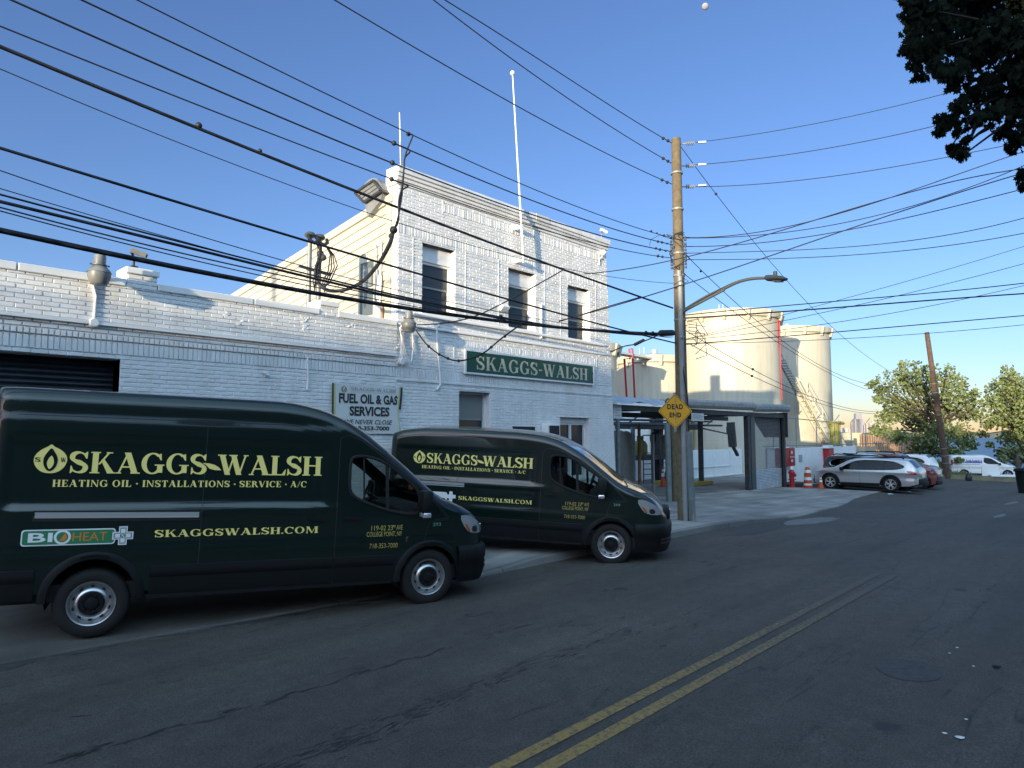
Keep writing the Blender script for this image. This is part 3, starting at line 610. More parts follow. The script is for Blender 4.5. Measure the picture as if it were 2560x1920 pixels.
for p in ((a - .06, a, c, d), (b, b + .06, c, d), (a - .06, b + .06, d, d + .06), (a - .06, b + .06, c - .06, c), (a, b, (c + d) / 2 - .02, (c + d) / 2 + .02)): m.box(SX - .06, p[0], p[2], SX + .02, p[1], p[3])
w_ = part('window', m, 'cream_siding', off); m = MB(); m.quad((SX - .04, a, c), (SX - .04, b, c), (SX - .04, b, d), (SX - .04, a, d)); part('pane', m, 'pane_grey', w_)
m = MB(); m.box(SX - .042, a + .1, 5.2, SX - .041, b - .06, 5.6); part('blind', m, 'blind', w_)
m = MB(); m.tube([(SX - .05, 11.82, 4.35), (SX - .05, 11.80, 6.0), (SX - .05, 11.78, 6.15)], .022, 8); m.tube([(SX - .05, 11.95, 4.35), (SX - .05, 11.95, 5.6), (SX - .09, 11.98, 6.05), (SX - .04, 12.02, 6.08)], .012, 6)
for k in range(5): m.tube([(SX - .05 - .01 * k, 11.86 + .02 * k, 4.4), (SX - .07, 11.8 + .04 * k + .03 * math.sin(k * 2), 5.0), (SX - .06, 11.9, 5.5)], .007, 5)
m.sphere((SX - .07, 11.79, 5.2), .07, 8, (.5, .8, 3)); part('service_conduit', m, 'white_paint', off, 40)
m = MB(); m.tube([(SX - .06, 11.72, 4.35), (SX - .06, 11.72, 4.75)], .03, 8); m.tube([(SX - .06, 11.9, 4.46), (SX - .3, 12.4, 4.46), (SX - .3, 12.75, 4.42)], .012, 6); m.tube([(SX - .3, 12.4, 4.36), (SX - .3, 12.4, 4.6)], .012, 6); part('gas_pipe', m, 'rust', off)
m = MB(); m.tube([atY(1098, 812, FY - .02), atY(1092, 818, FY - .05), atY(1092, 850, FY - .05), atY(1100, 940, FY - .05), atY(1101, 962, FY - .05), atY(1092, 974, FY - .05)], .022, 8, True); part('drain_pipe', m, 'white_paint', off, 40)
m = MB(); q = atY(1350, 742, FY); m.box(q.x, FY - .05, 4.45, q.x + .035, FY - .002, 5.33); m.tube([(11.55, FY - .04, 5.05), (11.78, FY - .04, 5.05)], .10, 4); part('wall_box', m, 'white_paint', off)
# ---------------------------------------------------------------- things on and around the office
AX0, AX1, AD = atY(1372, 1090, FY - .24).x, atY(1399, 1090, FY - .24).x, .24
ac = thing('air_conditioner', 'white window air conditioner with dark grille beside the double window', 'air conditioner', ((AX0 + AX1) / 2, FY - .12, 1.72))
m = MB(); m.cbox(AX0 - .03, FY - AD, 1.70, AX1, FY - .013, 2.26, .015); part('case', m, 'white_paint', ac)
m = MB(); m.box(AX0 + .02, FY - AD - .0025, 1.76, AX1 - .02, FY - AD - .001, 2.22)
for k in range(10): m.box(AX0 + .02, FY - AD - .014, 1.77 + k * .046, AX1 - .02, FY - AD - .004, 1.785 + k * .046)
for k in range(9): x = AX0 + .03 + k * (AX1 - AX0 - .06) / 8; m.box(x - .005, FY - AD - .018, 1.76, x + .005, FY - AD - .015, 2.21)
part('grille', m, 'dark_steel', ac)
rl = thing('stair_railing', 'black iron handrail in front of the office wall seen through the van', 'railing', (12.6, FY - .9, -.1))
m = MB(); zb = .0
for k in range(8): m.tube([(11.6 + k * .2, FY - .9, -.1), (11.6 + k * .2, FY - .9, 1.05 - (0.08 * max(0, k - 5)))], .012, 6)
m.tube([(11.6, FY - .9, 1.06), (12.6, FY - .9, 1.06), (13.05, FY - .9, .9)], .018, 6); part('bars', m, 'black', rl)
sg = thing('shop_sign', 'long dark green sign board with cream lettering fixed across the office wall', 'sign', (12.8, FY - .03, 3.39))
m = MB(); m.box(10.41, FY - .07, 3.40, 15.19, FY - .022, 3.88); part('board', m, 'sign_green', sg)
m = MB()
for a, b, c, d in ((10.37, 15.23, 3.36, 3.40), (10.37, 15.23, 3.88, 3.92), (10.37, 10.41, 3.40, 3.88), (15.19, 15.23, 3.40, 3.88)): m.box(a, FY - .085, c, b, FY - .022, d)
part('frame', m, 'white_paint', sg)
m = MB(); V, F, wd = serif('SKAGGS-WALSH', .045)
V = [(u, v, k) for u, v, k in V]; V = fit(V, 10.72, 14.93, 3.47, 3.80)
put(m, V, F, lambda u, v, l: (u, FY - .074 - l, v)); part('lettering', m, 'sign_cream', sg)
m = MB(); q = m
for u, v in ((10.73, 3.55), (12.10, 3.56), (12.9, 3.5)): pass
bn = thing('banner', 'white vinyl banner advertising heating services hung on the garage wall', 'banner', (7.8, FY - .05, 2.0))
BX0, BX1, BZ0, BZ1 = 7.0, 8.6, 2.0, 2.955
def bfn(u, v, l=0):
    a = (u - BX0) / (BX1 - BX0); c = (v - BZ0) / (BZ1 - BZ0)
    wv = .012 * math.sin(a * 9 + c * 4) * (1 - c * .6) + .03 * math.exp(-((a - .9 - .35 * (.35 - c)) / .06) ** 2) * (1 - c)
    pinch = -.05 * sstep(.85, 1, a) * math.sin(math.pi * clamp(c * 1.1, 0, 1)) ** 2
    return (u + pinch * .6, FY - .05 - wv - l, v)
m = MB(); n = 28
m.v = [bfn(BX0 + (BX1 - BX0) * i / n, BZ0 + (BZ1 - BZ0) * j / n) for i in range(n + 1) for j in range(n + 1)]
m.f = [(i * (n + 1) + j, (i + 1) * (n + 1) + j, (i + 1) * (n + 1) + j + 1, i * (n + 1) + j + 1) for i in range(n) for j in range(n)]
part('cloth', m, 'banner_white', bn, True)
def bgrid(m, a, b, c, d, l):
    for j in range(14):
        z0, z1 = c + (d - c) * j / 14, c + (d - c) * (j + 1) / 14; m.quad(bfn(a, z0, l), bfn(b, z0, l), bfn(b, z1, l), bfn(a, z1, l))
m = MB(); bgrid(m, 7.025, 7.06, BZ0, BZ1, .004); bgrid(m, 8.555, 8.585, BZ0, BZ1, .004); part('yellow_stripe', m, 'banner_yellow', bn)
m = MB(); bgrid(m, 6.985, 7.022, BZ0, BZ1, .004); bgrid(m, 8.587, 8.64, BZ0 + .5, BZ1, .004); part('dark_edge', m, 'banner_dark', bn)
def btext(name, txt, x0, x1, z0, z1, mt, bold=.02, shear=0, ser=False):
    if ser: V, F, _ = serif(txt)
    else: V, F = sans(txt, bold, shear)
    m = MB(); put(m, fit(V, x0, x1, z0, z1), F, lambda u, v, l: bfn(u, v, .006 + l)); return part(name, m, mt, bn)
btext('lettering', 'FUEL OIL & GAS', 7.14, 8.53, 2.585, 2.775, 'banner_dark', .04)
btext('lettering', 'SERVICES', 7.38, 8.31, 2.345, 2.535, 'banner_dark', .04)
btext('lettering', 'WE NEVER CLOSE', 7.27, 8.38, 2.185, 2.275, 'banner_dark', .012, .25)
btext('lettering', '718-353-7000', 7.42, 8.31, 2.065, 2.15, 'banner_dark', .03)
btext('lettering', 'SKAGGS~WALSH', 7.40, 8.47, 2.835, 2.905, 'banner_grey', ser=True)
btext('small_print', 'A Division of The Energy Conservation Group LLC', 7.40, 8.47, 2.80, 2.82, 'banner_grey', 0)
for i, (pl, dk) in enumerate(flame(7.25, 2.855, .13)):
    m = MB(); flat(m, pl, lambda u, v, l: bfn(u, v, .006 + .002 * i)); part('logo', m, 'banner_white' if dk else 'banner_gold', bn)
def wall_lamp(label, lx, lz, sc, base):
    t = thing('wall_lamp', label, 'lamp', base, group='barn lamps on the white walls')
    y = FY - .33; s = sc
    m = MB(); m.lathe([(.0, .30), (.075, .30), (.08, .285), (.08, .17), (.10, .165), (.10, .15), (.085, .145), (.155, .06), (.16, .045)], (lx, y, lz), n=24); m.beam((lx - .13, y, lz + .16), (lx + .13, y, lz + .16), .02, .02); part('housing', m, 'lamp_cup', t, 40)
    m = MB(); m.lathe([(.152, .044), (.15, -.01), (.12, -.10), (.105, -.125), (.0, -.128)], (lx, y, lz), n=24); part('refractor', m, 'lamp_cup', t, 40)
    m = MB(); m.lathe([(.0, .385), (.04, .385), (.045, .37), (.045, .30)], (lx, y, lz), n=14); part('photocell', m, 'teal', t, 40)
    bx, bz = base[0], base[2]
    m = MB(); m.tube([(bx, FY - .05, bz), (bx + .01, FY - .05, lz - .25), (lx - .02, FY - .07, lz - .02), (lx, FY - .18, lz + .10), (lx, y + .06, lz + .13)], .022, 8); m.lathe([(0, -.07), (.055, -.07), (.07, -.05), (.07, 0)], (bx, FY - .02, bz), 'y', 16); part('bracket', m, 'white_paint', t, 40)
    return t
q = atY(232, 808, FY); p = atY(248, 690, FY - .33); wall_lamp('round grey barn lamp on a white bracket above the roller shutter', p.x, p.z, 1, (q.x, FY - .05, q.z))
q = atY(1000, 905, FY); p = atY(1022, 815, FY - .33); w2 = wall_lamp('grey barn lamp on a white bracket at the corner where garage meets office', p.x, p.z, 1, (q.x, FY - .05, q.z))
m = MB()
for k in range(4): m.tube([(q.x + .0, FY - .05, q.z + .55), (q.x - .05 + .05 * k, FY - .08, q.z + .15), (q.x - .12 + .12 * k, FY - .06, q.z - .05 - .05 * (k % 2)), (q.x + .02, FY - .05, q.z)], .008, 5)
m.tube([(q.x + .02, FY - .05, q.z), (q.x + .25, FY - .06, q.z + .03), (q.x + .30, FY - .05, q.z + .3), (q.x + .28, FY - .04, q.z + .62)], .014, 6); part('loose_wire', m, 'white_paint', w2)
def sec_cam(label, p, flip=1, light='white_paint'):
    t = thing('security_camera', label, 'camera', tuple(p)); x, y, z = p
    m = MB(); m.cbox(x - .05, y - .05, z, x + .05, y + .05, z + .03, .006); m.tube([(x, y, z), (x, y, z + .16), (x - .05 * flip, y - .05, z + .22)], .018, 6); part('bracket', m, 'black' if light == 'black' else 'galv', t)
    m = MB(); m.beam((x - .06 * flip, y - .02, z + .27), (x + .14 * flip, y - .10, z + .20), .075, .075); part('housing', m, 'lamp_cup' if light == 'black' else 'white_paint', t)
    m = MB(); m.beam((x + .14 * flip, y - .10, z + .20), (x + .155 * flip, y - .106, z + .195), .05, .05); part('lens', m, 'black', t); return t
sec_cam('small bullet camera on the parapet pier left of centre', (3.50, FY, 4.53), 1, 'black')
sec_cam('white bullet camera standing on the far corner of the office cornice', (15.72, FY - .02, 7.60), 1)
m = MB(); q = atY(1508, 632, FY - .1); m.sphere(q, .09, 8); m.tube([(q.x, FY - .14, q.z), (q.x, FY, q.z)], .03, 6); m.tube([(q.x, FY - .06, q.z - .1), (q.x - .1, FY - .03, q.z - .2), (q.x - .08, FY - .03, q.z - .35)], .012, 5)
solid('floodlight', m, 'white_paint', 'white wall floodlight just below the far office cornice corner', 'light', smooth=40)
fp = thing('flagpole', 'tall bare white flagpole bracketed to the middle of the office facade', 'flagpole', (12.17, FY - .22, 6.2))
m = MB(); m.tube([(12.17, FY - .22, 6.2), (12.10, FY - .22, 7.1), (11.78, FY - .22, 10.85)], [.028, .028, .016], 10); part('pole', m, 'white_paint', fp, 40)
m = MB(); m.sphere((11.775, FY - .22, 10.9), .06, 8); part('finial', m, 'white_paint', fp, True)
for z, x in ((7.09, 12.1), (6.28, 12.165)):
    m = MB(); m.cbox(x - .04, FY - .26, z - .035, x + .04, FY - .18, z + .035, .01); m.lathe([(.0, -.17), (.065, -.17), (.065, -.012)], (x - .06, FY, z), 'y', 12); part('bracket', m, 'white_paint', fp)
an = thing('radio_antenna', 'thin white whip antenna on a grey mast at the near office corner', 'antenna', (8.77, FY + .25, 7.5))
m = MB(); m.tube([(8.77, FY + .25, 7.4), (8.73, FY + .25, 8.3)], .022, 6); part('mast', m, 'galv', an); m = MB(); m.tube([(8.73, FY + .25, 8.3), (8.70, FY + .25, 8.95)], [.018, .011], 8); part('whip', m, 'white_paint', an)
rv = thing('roof_vent', 'grey sheet metal exhaust hood on the roof behind the near office corner', 'vent', (8.9, 12.1, 6.9))
LQ = [atX(890, 483, 8.3), atX(936, 452, 8.3), atX(955, 477, 8.3), atX(912, 506, 8.3)]; bk = Vector((.55, -.02, -.03))
m = MB(); m.extr([tuple(v) for v in LQ], tuple(bk)); part('hood', m, 'lamp_grey', rv)
m = MB(); cc = sum((v for v in LQ), Vector()) / 4
for k in range(4):
    a_, b_ = LQ[k], LQ[(k + 1) % 4]; m.beam(a_ + Vector((-.02, 0, 0)), b_ + Vector((-.02, 0, 0)), .05, .05, (1, 0, 0))
part('hood_frame', m, 'dark_steel', rv)
for k in range(3):
    t0, t1 = .06 + .31 * k, .30 + .31 * k; q = [LQ[0].lerp(LQ[3], t0), LQ[1].lerp(LQ[2], t0), LQ[1].lerp(LQ[2], t1), LQ[0].lerp(LQ[3], t1)]; m = MB(); m.quad(*[tuple(v + Vector((-.015, 0, 0)) - (v - cc) * .06) for v in q]); part('louvre', m, 'lamp_cup', rv)
m = MB(); N = 14; ce = atX(950, 490, 8.6); pr = []
for k in range(N + 1):
    a_ = R(-25 + 165 * k / N); pr.append((ce.y - math.cos(a_) * .42 , ce.z - .08 + math.sin(a_) * .40))
m.extr([(8.35, y, z) for y, z in pr] + [(8.35, ce.y + .1, ce.z - .5)], (.5, 0, 0)); part('elbow', m, 'galv', rv)
for i, (x, lab) in enumerate(((7.0, 'thin grey service mast nearer the garage parapet with loop of black cable'), (7.22, 'grey service mast with several drooping black leads beside the garage pier'))):
    t = thing('service_mast', lab, 'mast', (x, 12.2, 4.05), group='service masts on the garage roof')
    m = MB(); m.tube([(x, 12.2, 4.05), (x, 12.2, 5.92)], .045, 10); part('pipe', m, 'galv', t, 40)
    m = MB(); m.sphere((x, 12.2, 6.0), .10, 10, (1.1, 1.1, .7)); part('weatherhead', m, 'lamp_grey', t, True)
    m = MB(); m.tube([(x - .09, 12.12, 5.98), (x - .10, 12.05, 5.86), (x + .0, 12.02, 5.80), (x + .09, 12.05, 5.88), (x + .10, 12.1, 5.96)], .035, 8)
    for k in range(3 + i): m.tube([(x + .05, 12.08, 5.85), (x + .16 + .03 * k, 12.05, 5.65), (x + .12 + .07 * k * (1 if i else .3), 12.05, 5.3 + .05 * k), (x + .0 + .05 * k, 12.05, 5.05), (x + .05, 12.05, 4.85 + .04 * k)], .013, 6)
    part('lead', m, 'cable', t, 40)
    if i == 0:
        m = MB(); m.beam((x - .28, 12.1, 5.30), (x + .42, 12.1, 5.24), .05, .05); m.sphere((x + .14, 12.06, 5.62), .06, 8); m.sphere((x + .22, 12.06, 5.56), .07, 8); part('crossarm', m, 'dark_steel', t)
# ---------------------------------------------------------------- vehicles: lofted bodies
class Body:
    """x forward from the front axle, y left, z up; side surface is a function of (x, z)"""
    def __init__(s, xs, ztop, zbot, hw, belt, tum, rad, crown, bump=None, nside=46, low=.10):
        s.xs, s.ztop, s.zbot, s.hw, s.belt, s.tum, s.rad, s.crown, s.bump, s.ns, s.low = xs, ztop, zbot, hw, belt, tum, rad, crown, bump, nside, low
    def side(s, x, z):
        y = lerp(s.hw, x); t = max(0, z - s.belt); y *= 1 - s.tum * t / (1 + .25 * t); y -= s.low * max(0, .62 - z) ** 1.4
        if s.bump: y += s.bump(x, z)
        return max(y, .01)
    def ring(s, x):
        zt, zb = lerp(s.ztop, x), lerp(s.zbot, x); r = min(s.rad, (zt - zb) * .35, s.side(x, zt - .05) * .6); q = []
        for i in range(s.ns + 1): z = zb + (zt - r - zb) * i / s.ns; q.append((s.side(x, z), z, 0))
        yc = s.side(x, zt - r) - r
        for i in range(1, 8): a = math.pi / 2 * i / 7; q.append((yc + r * math.cos(a), zt - r + r * math.sin(a), 1))
        for i in range(1, 7): y = yc * (1 - i / 6); q.append((y, zt + s.crown * min(1, yc) * (1 - (y / max(yc, .01)) ** 2), 2))
        return q
    def build(s, cut=(), arches=(), top=None):
        """returns MB of the painted shell and MBs of roof-side glass regions: top = {name: (x0, x1, zmin)}"""
        rings = [s.ring(x) for x in s.xs]; N = len(rings[0]); shell = MB(); out = {k: MB() for k in (top or {})}
        vs = []
        for x, q in zip(s.xs, rings):
            vs += [(x, -y, z) for y, z, k in q] + [(x, y, z) for y, z, k in q[:-1][::-1]]
        W = 2 * N - 1; shell.v = vs
        for m in out.values(): m.v = list(vs)
        for i in range(len(s.xs) - 1):
            xc = (s.xs[i] + s.xs[i + 1]) / 2
            for j in range(W - 1):
                jj = j if j < N - 1 else 2 * N - 3 - j
                z = (rings[i][jj][1] + rings[i][jj + 1][1] + rings[i + 1][jj][1] + rings[i + 1][jj + 1][1]) / 4; k = max(rings[i][jj][2], rings[i][jj + 1][2])
                f = (i * W + j, i * W + j + 1, (i + 1) * W + j + 1, (i + 1) * W + j); f = f[::-1]
                done = False
                for nm, (a, b, zmin, zmax) in (top or {}).items():
                    if k == 2 and a < xc < b and zmin < z < zmax and abs(rings[i][jj][0]) < s.side(xc, z) - .0: out[nm].f.append(f); done = True; break
                if done: continue
                if k < 2 and any(inpoly((xc, z), p) for p in cut): continue
                if k == 0 and any((xc - ax) ** 2 + (z - az) ** 2 < ar * ar for ax, az, ar in arches): continue
                shell.f.append(f)
        for idx in (0, len(s.xs) - 1):                  # close nose and tail
            b = idx * W; c = len(shell.v); shell.v.append((s.xs[idx], 0, (lerp(s.ztop, s.xs[idx]) + lerp(s.zbot, s.xs[idx])) / 2))
            for j in range(W - 1): shell.f.append((b + j, b + j + 1, c) if idx == 0 else (b + j + 1, b + j, c))
            shell.f.append((b + W - 1, b, c) if idx == 0 else (b, b + W - 1, c))
        for m in [shell] + list(out.values()): compact(m)
        return shell, out
    def at(s, x, z, sgn=-1, off=0): return (x, sgn * (s.side(x, z) + off), z)
    def patch(s, poly, off=.004, sgn=-1, step=.05):     # piece of skin lying just proud of the side
        m = MB(); xs = [p[0] for p in poly]; zs = [p[1] for p in poly]; den = []
        for i in range(len(poly)):
            a, b = poly[i], poly[(i + 1) % len(poly)]; n = max(1, int(math.hypot(b[0] - a[0], b[1] - a[1]) / step))
            den += [(a[0] + (b[0] - a[0]) * k / n, a[1] + (b[1] - a[1]) * k / n) for k in range(n)]
        cx, cz = sum(xs) / len(xs), sum(zs) / len(zs); n = len(den); R_ = 4
        m.v = [s.at(cx, cz, sgn, off)]
        for r in range(1, R_ + 1): m.v += [s.at(cx + (x - cx) * r / R_, cz + (z - cz) * r / R_, sgn, off) for x, z in den]
        for k in range(n):
            k2 = (k + 1) % n; m.f.append((0, 1 + k, 1 + k2))
            for r in range(R_ - 1): a = 1 + r * n; m.f.append((a + k, a + n + k, a + n + k2, a + k2))
        return m
    def band(s, pts, wid, off=.003, sgn=-1):            # thin strip along a path on the side
        m = MB(); q = []
        den = []
        for a, b in zip(pts, pts[1:]):
            n = max(1, int(math.hypot(b[0] - a[0], b[1] - a[1]) / .06)); den += [(a[0] + (b[0] - a[0]) * k / n, a[1] + (b[1] - a[1]) * k / n) for k in range(n)]
        den.append(pts[-1])
        for i, (x, z) in enumerate(den):
            a, b = den[max(i - 1, 0)], den[min(i + 1, len(den) - 1)]; dx, dz = b[0] - a[0], b[1] - a[1]; l = math.hypot(dx, dz) or 1
            nx, nz = -dz / l * wid / 2, dx / l * wid / 2
            m.v += [s.at(x + nx, z + nz, sgn, off), s.at(x - nx, z - nz, sgn, off)]
        m.f = [(2 * i, 2 * i + 1, 2 * i + 3, 2 * i + 2) for i in range(len(den) - 1)]
        return m
    def loop(s, poly, r, off=.0, sgn=-1, n=6):          # round bead along a closed path
        m = MB(); p = [s.at(x, z, sgn, off) for x, z in poly]; return m.tube(p + p[:2], r, n, False)
def compact(m):
    used = sorted({i for f in m.f for i in f}); mp = {o: k for k, o in enumerate(used)}; m.v = [m.v[i] for i in used]; m.f = [tuple(mp[i] for i in f) for f in m.f]
def arch_trim(B, ax, az, r0, r1, sgn, a0=-12, a1=192, pro=.03):
    m = MB(); q = []
    for i in range(33):
        a = R(a0 + (a1 - a0) * i / 32); row = []
        for r, o in ((r0, -.06), (r0, pro), (r0 * .35 + r1 * .65, pro), (r1, .002)):
            x, z = ax + r * math.cos(a), max(.2, az + r * math.sin(a)); row.append(B.at(x, z, sgn, o))
        q.append(row)
    for a, b in zip(q, q[1:]):
        o = len(m.v); m.add(a + b, [(0, 1, 5, 4), (1, 2, 6, 5), (2, 3, 7, 6)])
    return m
def steel_wheel(par, x, y, z, sgn, Rt=.355, wd=.22):
    """steel wheel with a ring of round holes and a black hub"""
    t = bpy.data.objects.new('wheel', MB().mesh('wheel', 'black_rubber')) if False else None
    o = sgn
    f = lambda pr: [(r, y + o * h) for r, h in pr]
    m = MB(); m.lathe(f([(.205, -wd), (Rt - .03, -wd), (Rt, -wd + .03), (Rt, -.035), (Rt - .012, -.015), (Rt - .035, 0), (.255, .004), (.228, -.008), (.215, -.03)]), (x, 0, z), 'y', 48)
    for k in range(72):                                  # tread blocks on the shoulder
        a = 2 * math.pi * k / 72; c, s_ = math.cos(a), math.sin(a)
        m.beam((x + (Rt - .006) * c, y - o * .05, z + (Rt - .006) * s_), (x + (Rt - .02) * c, y - o * .012, z + (Rt - .02) * s_), .012, .012)
    w_ = part('wheel', MB().lathe(f([(.0, -wd + .03), (.2, -wd + .03), (.2, -.06)]), (x, 0, z), 'y', 24), 'black', par)
    part('tyre', m, 'black_rubber', w_, 40)
    m = MB(); m.lathe(f([(.232, -.012), (.226, .004), (.214, .0), (.206, -.022), (.196, -.05), (.178, -.052), (.158, -.03), (.140, -.012), (.126, -.010), (.116, -.03)]), (x, 0, z), 'y', 48); part('rim', m, 'rim_silver', w_, 50)
    m = MB()
    for k in range(10):
        a = 2 * math.pi * (k + .5) / 10; c, s_ = math.cos(a), math.sin(a); cx, cz_ = x + .170 * c, z + .170 * s_
        p = [(cx + .021 * math.cos(b) * -s_ + .015 * math.sin(b) * c, y - o * .036, cz_ + .021 * math.cos(b) * c + .015 * math.sin(b) * s_) for b in [2 * math.pi * i / 12 for i in range(12)]]
        m.add(p, [tuple(range(12))])
    part('rim_hole', m, 'black', w_)
    m = MB(); m.lathe(f([(.118, -.03), (.118, -.012), (.108, -.004), (.07, -.008), (.06, .012), (.03, .018), (0, .018)]), (x, 0, z), 'y', 30)
    for k in range(5): a = 2 * math.pi * k / 5; m.lathe(f([(.0001, .012), (.016, .010), (.018, -.008)][::-1]), (x + .085 * math.cos(a), 0, z + .085 * math.sin(a)), 'y', 8)
    part('hub_cap', m, 'black_plastic', w_, 40)
    return w_
def van(name, label, loc, yaw, tilt, high, xr, wb, deco):
    T = thing(name, label, 'van', loc, (0, tilt, yaw), 'green service vans parked outside the office', local=True)
    if high: top = [(-6, 2.44), (-5.0, 2.50), (-4.6, 2.525), (-2.3, 2.528), (-1.94, 2.525), (-1.7, 2.505), (-1.43, 2.45), (-1.19, 2.355), (-.97, 2.24), (-.76, 2.09), (-.54, 1.92), (-.32, 1.745), (-.1, 1.56), (.13, 1.375), (.22, 1.335)]
    else: top = [(-6, 2.0), (-4.1, 2.06), (-3.9, 2.13), (-3.5, 2.19), (-2.55, 2.21), (-1.6, 2.185), (-1.25, 2.15), (-1.0, 2.09), (-.76, 1.98), (-.54, 1.85), (-.32, 1.70), (-.1, 1.53), (.13, 1.365), (.22, 1.33)]
    top += [(.34, 1.295), (.5, 1.235), (.64, 1.16), (.74, 1.085), (.81, 1.0), (.87, .92), (.93, .84), (.99, .78)]
    tab0 = list(top)
    top = [(x, sum(lerp(tab0, x + d) for d in (-.10, -.05, 0, .05, .10)) / 5 if -1.9 < x < .6 else z) for x, z in
           [(x, lerp(tab0, x)) for x in frange(xr, -2.2, .2)[:-1] + frange(-2.2, .99, .045)]]
    hw = [(xr, .90), (xr + .03, .955), (xr + .09, .985), (xr + .25, 1.0), (-.35, 1.0), (.1, .985), (.4, .955), (.58, .915), (.70, .86), (.79, .78), (.86, .68), (.92, .54), (.96, .36), (.985, .16), (.99, .05)]
    pz0, pz1 = 1.275, (2.02 if high else 1.86)
    def bump(x, z):
        r = 0
        if x < -1.30: r -= .016 * sstep(0, .05, min(x - (xr + .14), -1.37 - x, z - pz0, pz1 - z) - .0 + .0)
        r += .014 * math.exp(-((z - 1.235) / .035) ** 2) * sstep(xr, xr + .3, x) * (1 - sstep(-1.3, -1.0, x)); r += .012 * math.exp(-((z - .80) / .05) ** 2) * (1 - sstep(.2, .5, x))
        if high: r += -.012 * sstep(2.20, 2.23, z)
        return r
    xs = [xr, xr + .012, xr + .03, xr + .06, xr + .1] + frange(xr + .14, .5, .045) + [.54, .58, .62, .66, .70, .74, .78, .82, .86, .89, .92, .945, .965, .98, .99]
    B = Body(xs, top, [(xr, .42), (-.6, .34), (.4, .34), (.6, .52), (1, .60)], hw, 1.15, .045 if high else .055, .15 if high else .13, .055, bump)
    zc = lambda x, z: z + .023 * x
    win = [(x, zc(x, z)) for x, z in [(-1.10, 1.86), (-1.05, 1.905), (-.93, 1.91), (-.80, 1.885), (-.66, 1.83), (-.45, 1.69), (-.25, 1.52), (-.175, 1.42), (-.17, 1.20), (-.22, 1.165), (-.33, 1.165), (-.62, 1.23), (-.91, 1.34), (-1.04, 1.41), (-1.10, 1.50)]]
    if not high: win = [(x, z - (.075 if z > 1.6 else .02)) for x, z in win]
    win = smooth_poly(win, 2)
    wz = .345
    shell, g = B.build([win], [(0, wz, .43), (-wb, wz, .43)], {'windshield': (-1.05 if high else -.95, .16, 1.34, 2.02 if high else 1.93)})
    body = part('body', shell, 'van_green', T, 35)
    part('windshield', g['windshield'], 'van_glass', T, True)
    m = B.band([(-.95, lerp(top, -.95) - .15), (-.5, lerp(top, -.5) - .135), (.12, lerp(top, .12) - .12)], .012, .004); part('pillar_seam', m, 'black', T)
    for sg in (-1, 1):
        m = B.patch(win, -.012, sg); part('side_window', m, 'van_glass', T, True)
        m = B.loop(win, .020, .0, sg); part('window_seal', m, 'black_rubber', T, True)
        m = B.band([(-.60, zc(-.6, 1.235)), (-.63, zc(-.63, 1.80) - (0 if high else .07))], .045, .0, sg); m2 = B.band([(-.905, 1.32), (-.93, 1.86 - (0 if high else .05))], .022, -.004, sg); m.add(m2.v, m2.f); part('window_pillar', m, 'black_rubber', T)
        for ax in (0, -wb):
            part('wheel_arch_trim', arch_trim(B, ax, wz, .405, .482, sg, -4, 184, .02), 'black_plastic', T, 40)
            m = MB(); q = []
            for i in range(21):
                a = math.pi * 1.15 * i / 20 - .2; q.append((ax + .425 * math.cos(a), wz + .425 * math.sin(a)))
            yo, yi = sg * .97, sg * .45
            for a, b in zip(q, q[1:]): m.quad((a[0], yo, a[1]), (b[0], yo, b[1]), (b[0], yi, b[1]), (a[0], yi, a[1]))
            m.add([(x, yi, z) for x, z in q], [tuple(range(len(q)))]); part('wheel_well', m, 'black', T)
            steel_wheel(T, ax, sg * .955, wz - (.065 if ax else .0), sg)
        for a, b in ((xr + .12, -wb - .52), (-wb + .52, -1.262), (-1.245, -.50)):
            m = MB(); n = 14
            prof = [(.66, .0), (.655, .022), (.60, .026), (.545, .022), (.53, .012), (.40, .010), (.345, .0)]
            for i in range(n + 1): x = a + (b - a) * i / n; m.v += [B.at(x, z, sg, o) for z, o in prof]
            k = len(prof); m.f = [(i * k + j, i * k + j + 1, (i + 1) * k + j + 1, (i + 1) * k + j) for i in range(n) for j in range(k - 1)]; part('side_moulding', m, 'black_plastic', T, 30)
        m = MB(); m.beam((-wb + .5, sg * .93, .325), (-.5, sg * .93, .325), .10, .045); part('sill_step', m, 'black_plastic', T)
        hl = smooth_poly([(.40, 1.125), (.52, 1.135), (.70, 1.06), (.80, .98), (.86, .90), (.80, .875), (.62, .885), (.52, .93)], 1)
        m = B.patch(hl, .007, sg, .03); h = part('headlight', m, 'clear_lens', T, True)
        m = B.patch(smooth_poly([(.49, 1.02), (.54, 1.0), (.59, .93), (.585, .90), (.54, .93)], 1), .010, sg, .03); part('indicator', m, 'amber_lens', h, True)
        m = B.patch(smooth_poly([(.62, .975), (.69, .985), (.735, .93), (.70, .893), (.63, .90)], 1), .011, sg, .03); part('lamp_bowl', m, 'black', h, True)
        m = MB(); m.cbox(-.245, sg * 1.20 - .11, 1.205, -.10, sg * 1.20 + .11, 1.475, .035); m.beam((-.14, sg * .98, 1.27), (-.15, sg * 1.12, 1.27), .12, .10); mi = part('mirror', m, 'black_plastic', T, 40)
        m = MB(); m.cbox(-.225, sg * 1.215 - .085, 1.135, -.115, sg * 1.215 + .085, 1.203, .02); part('signal_lamp', m, 'clear_lens', mi, 40)
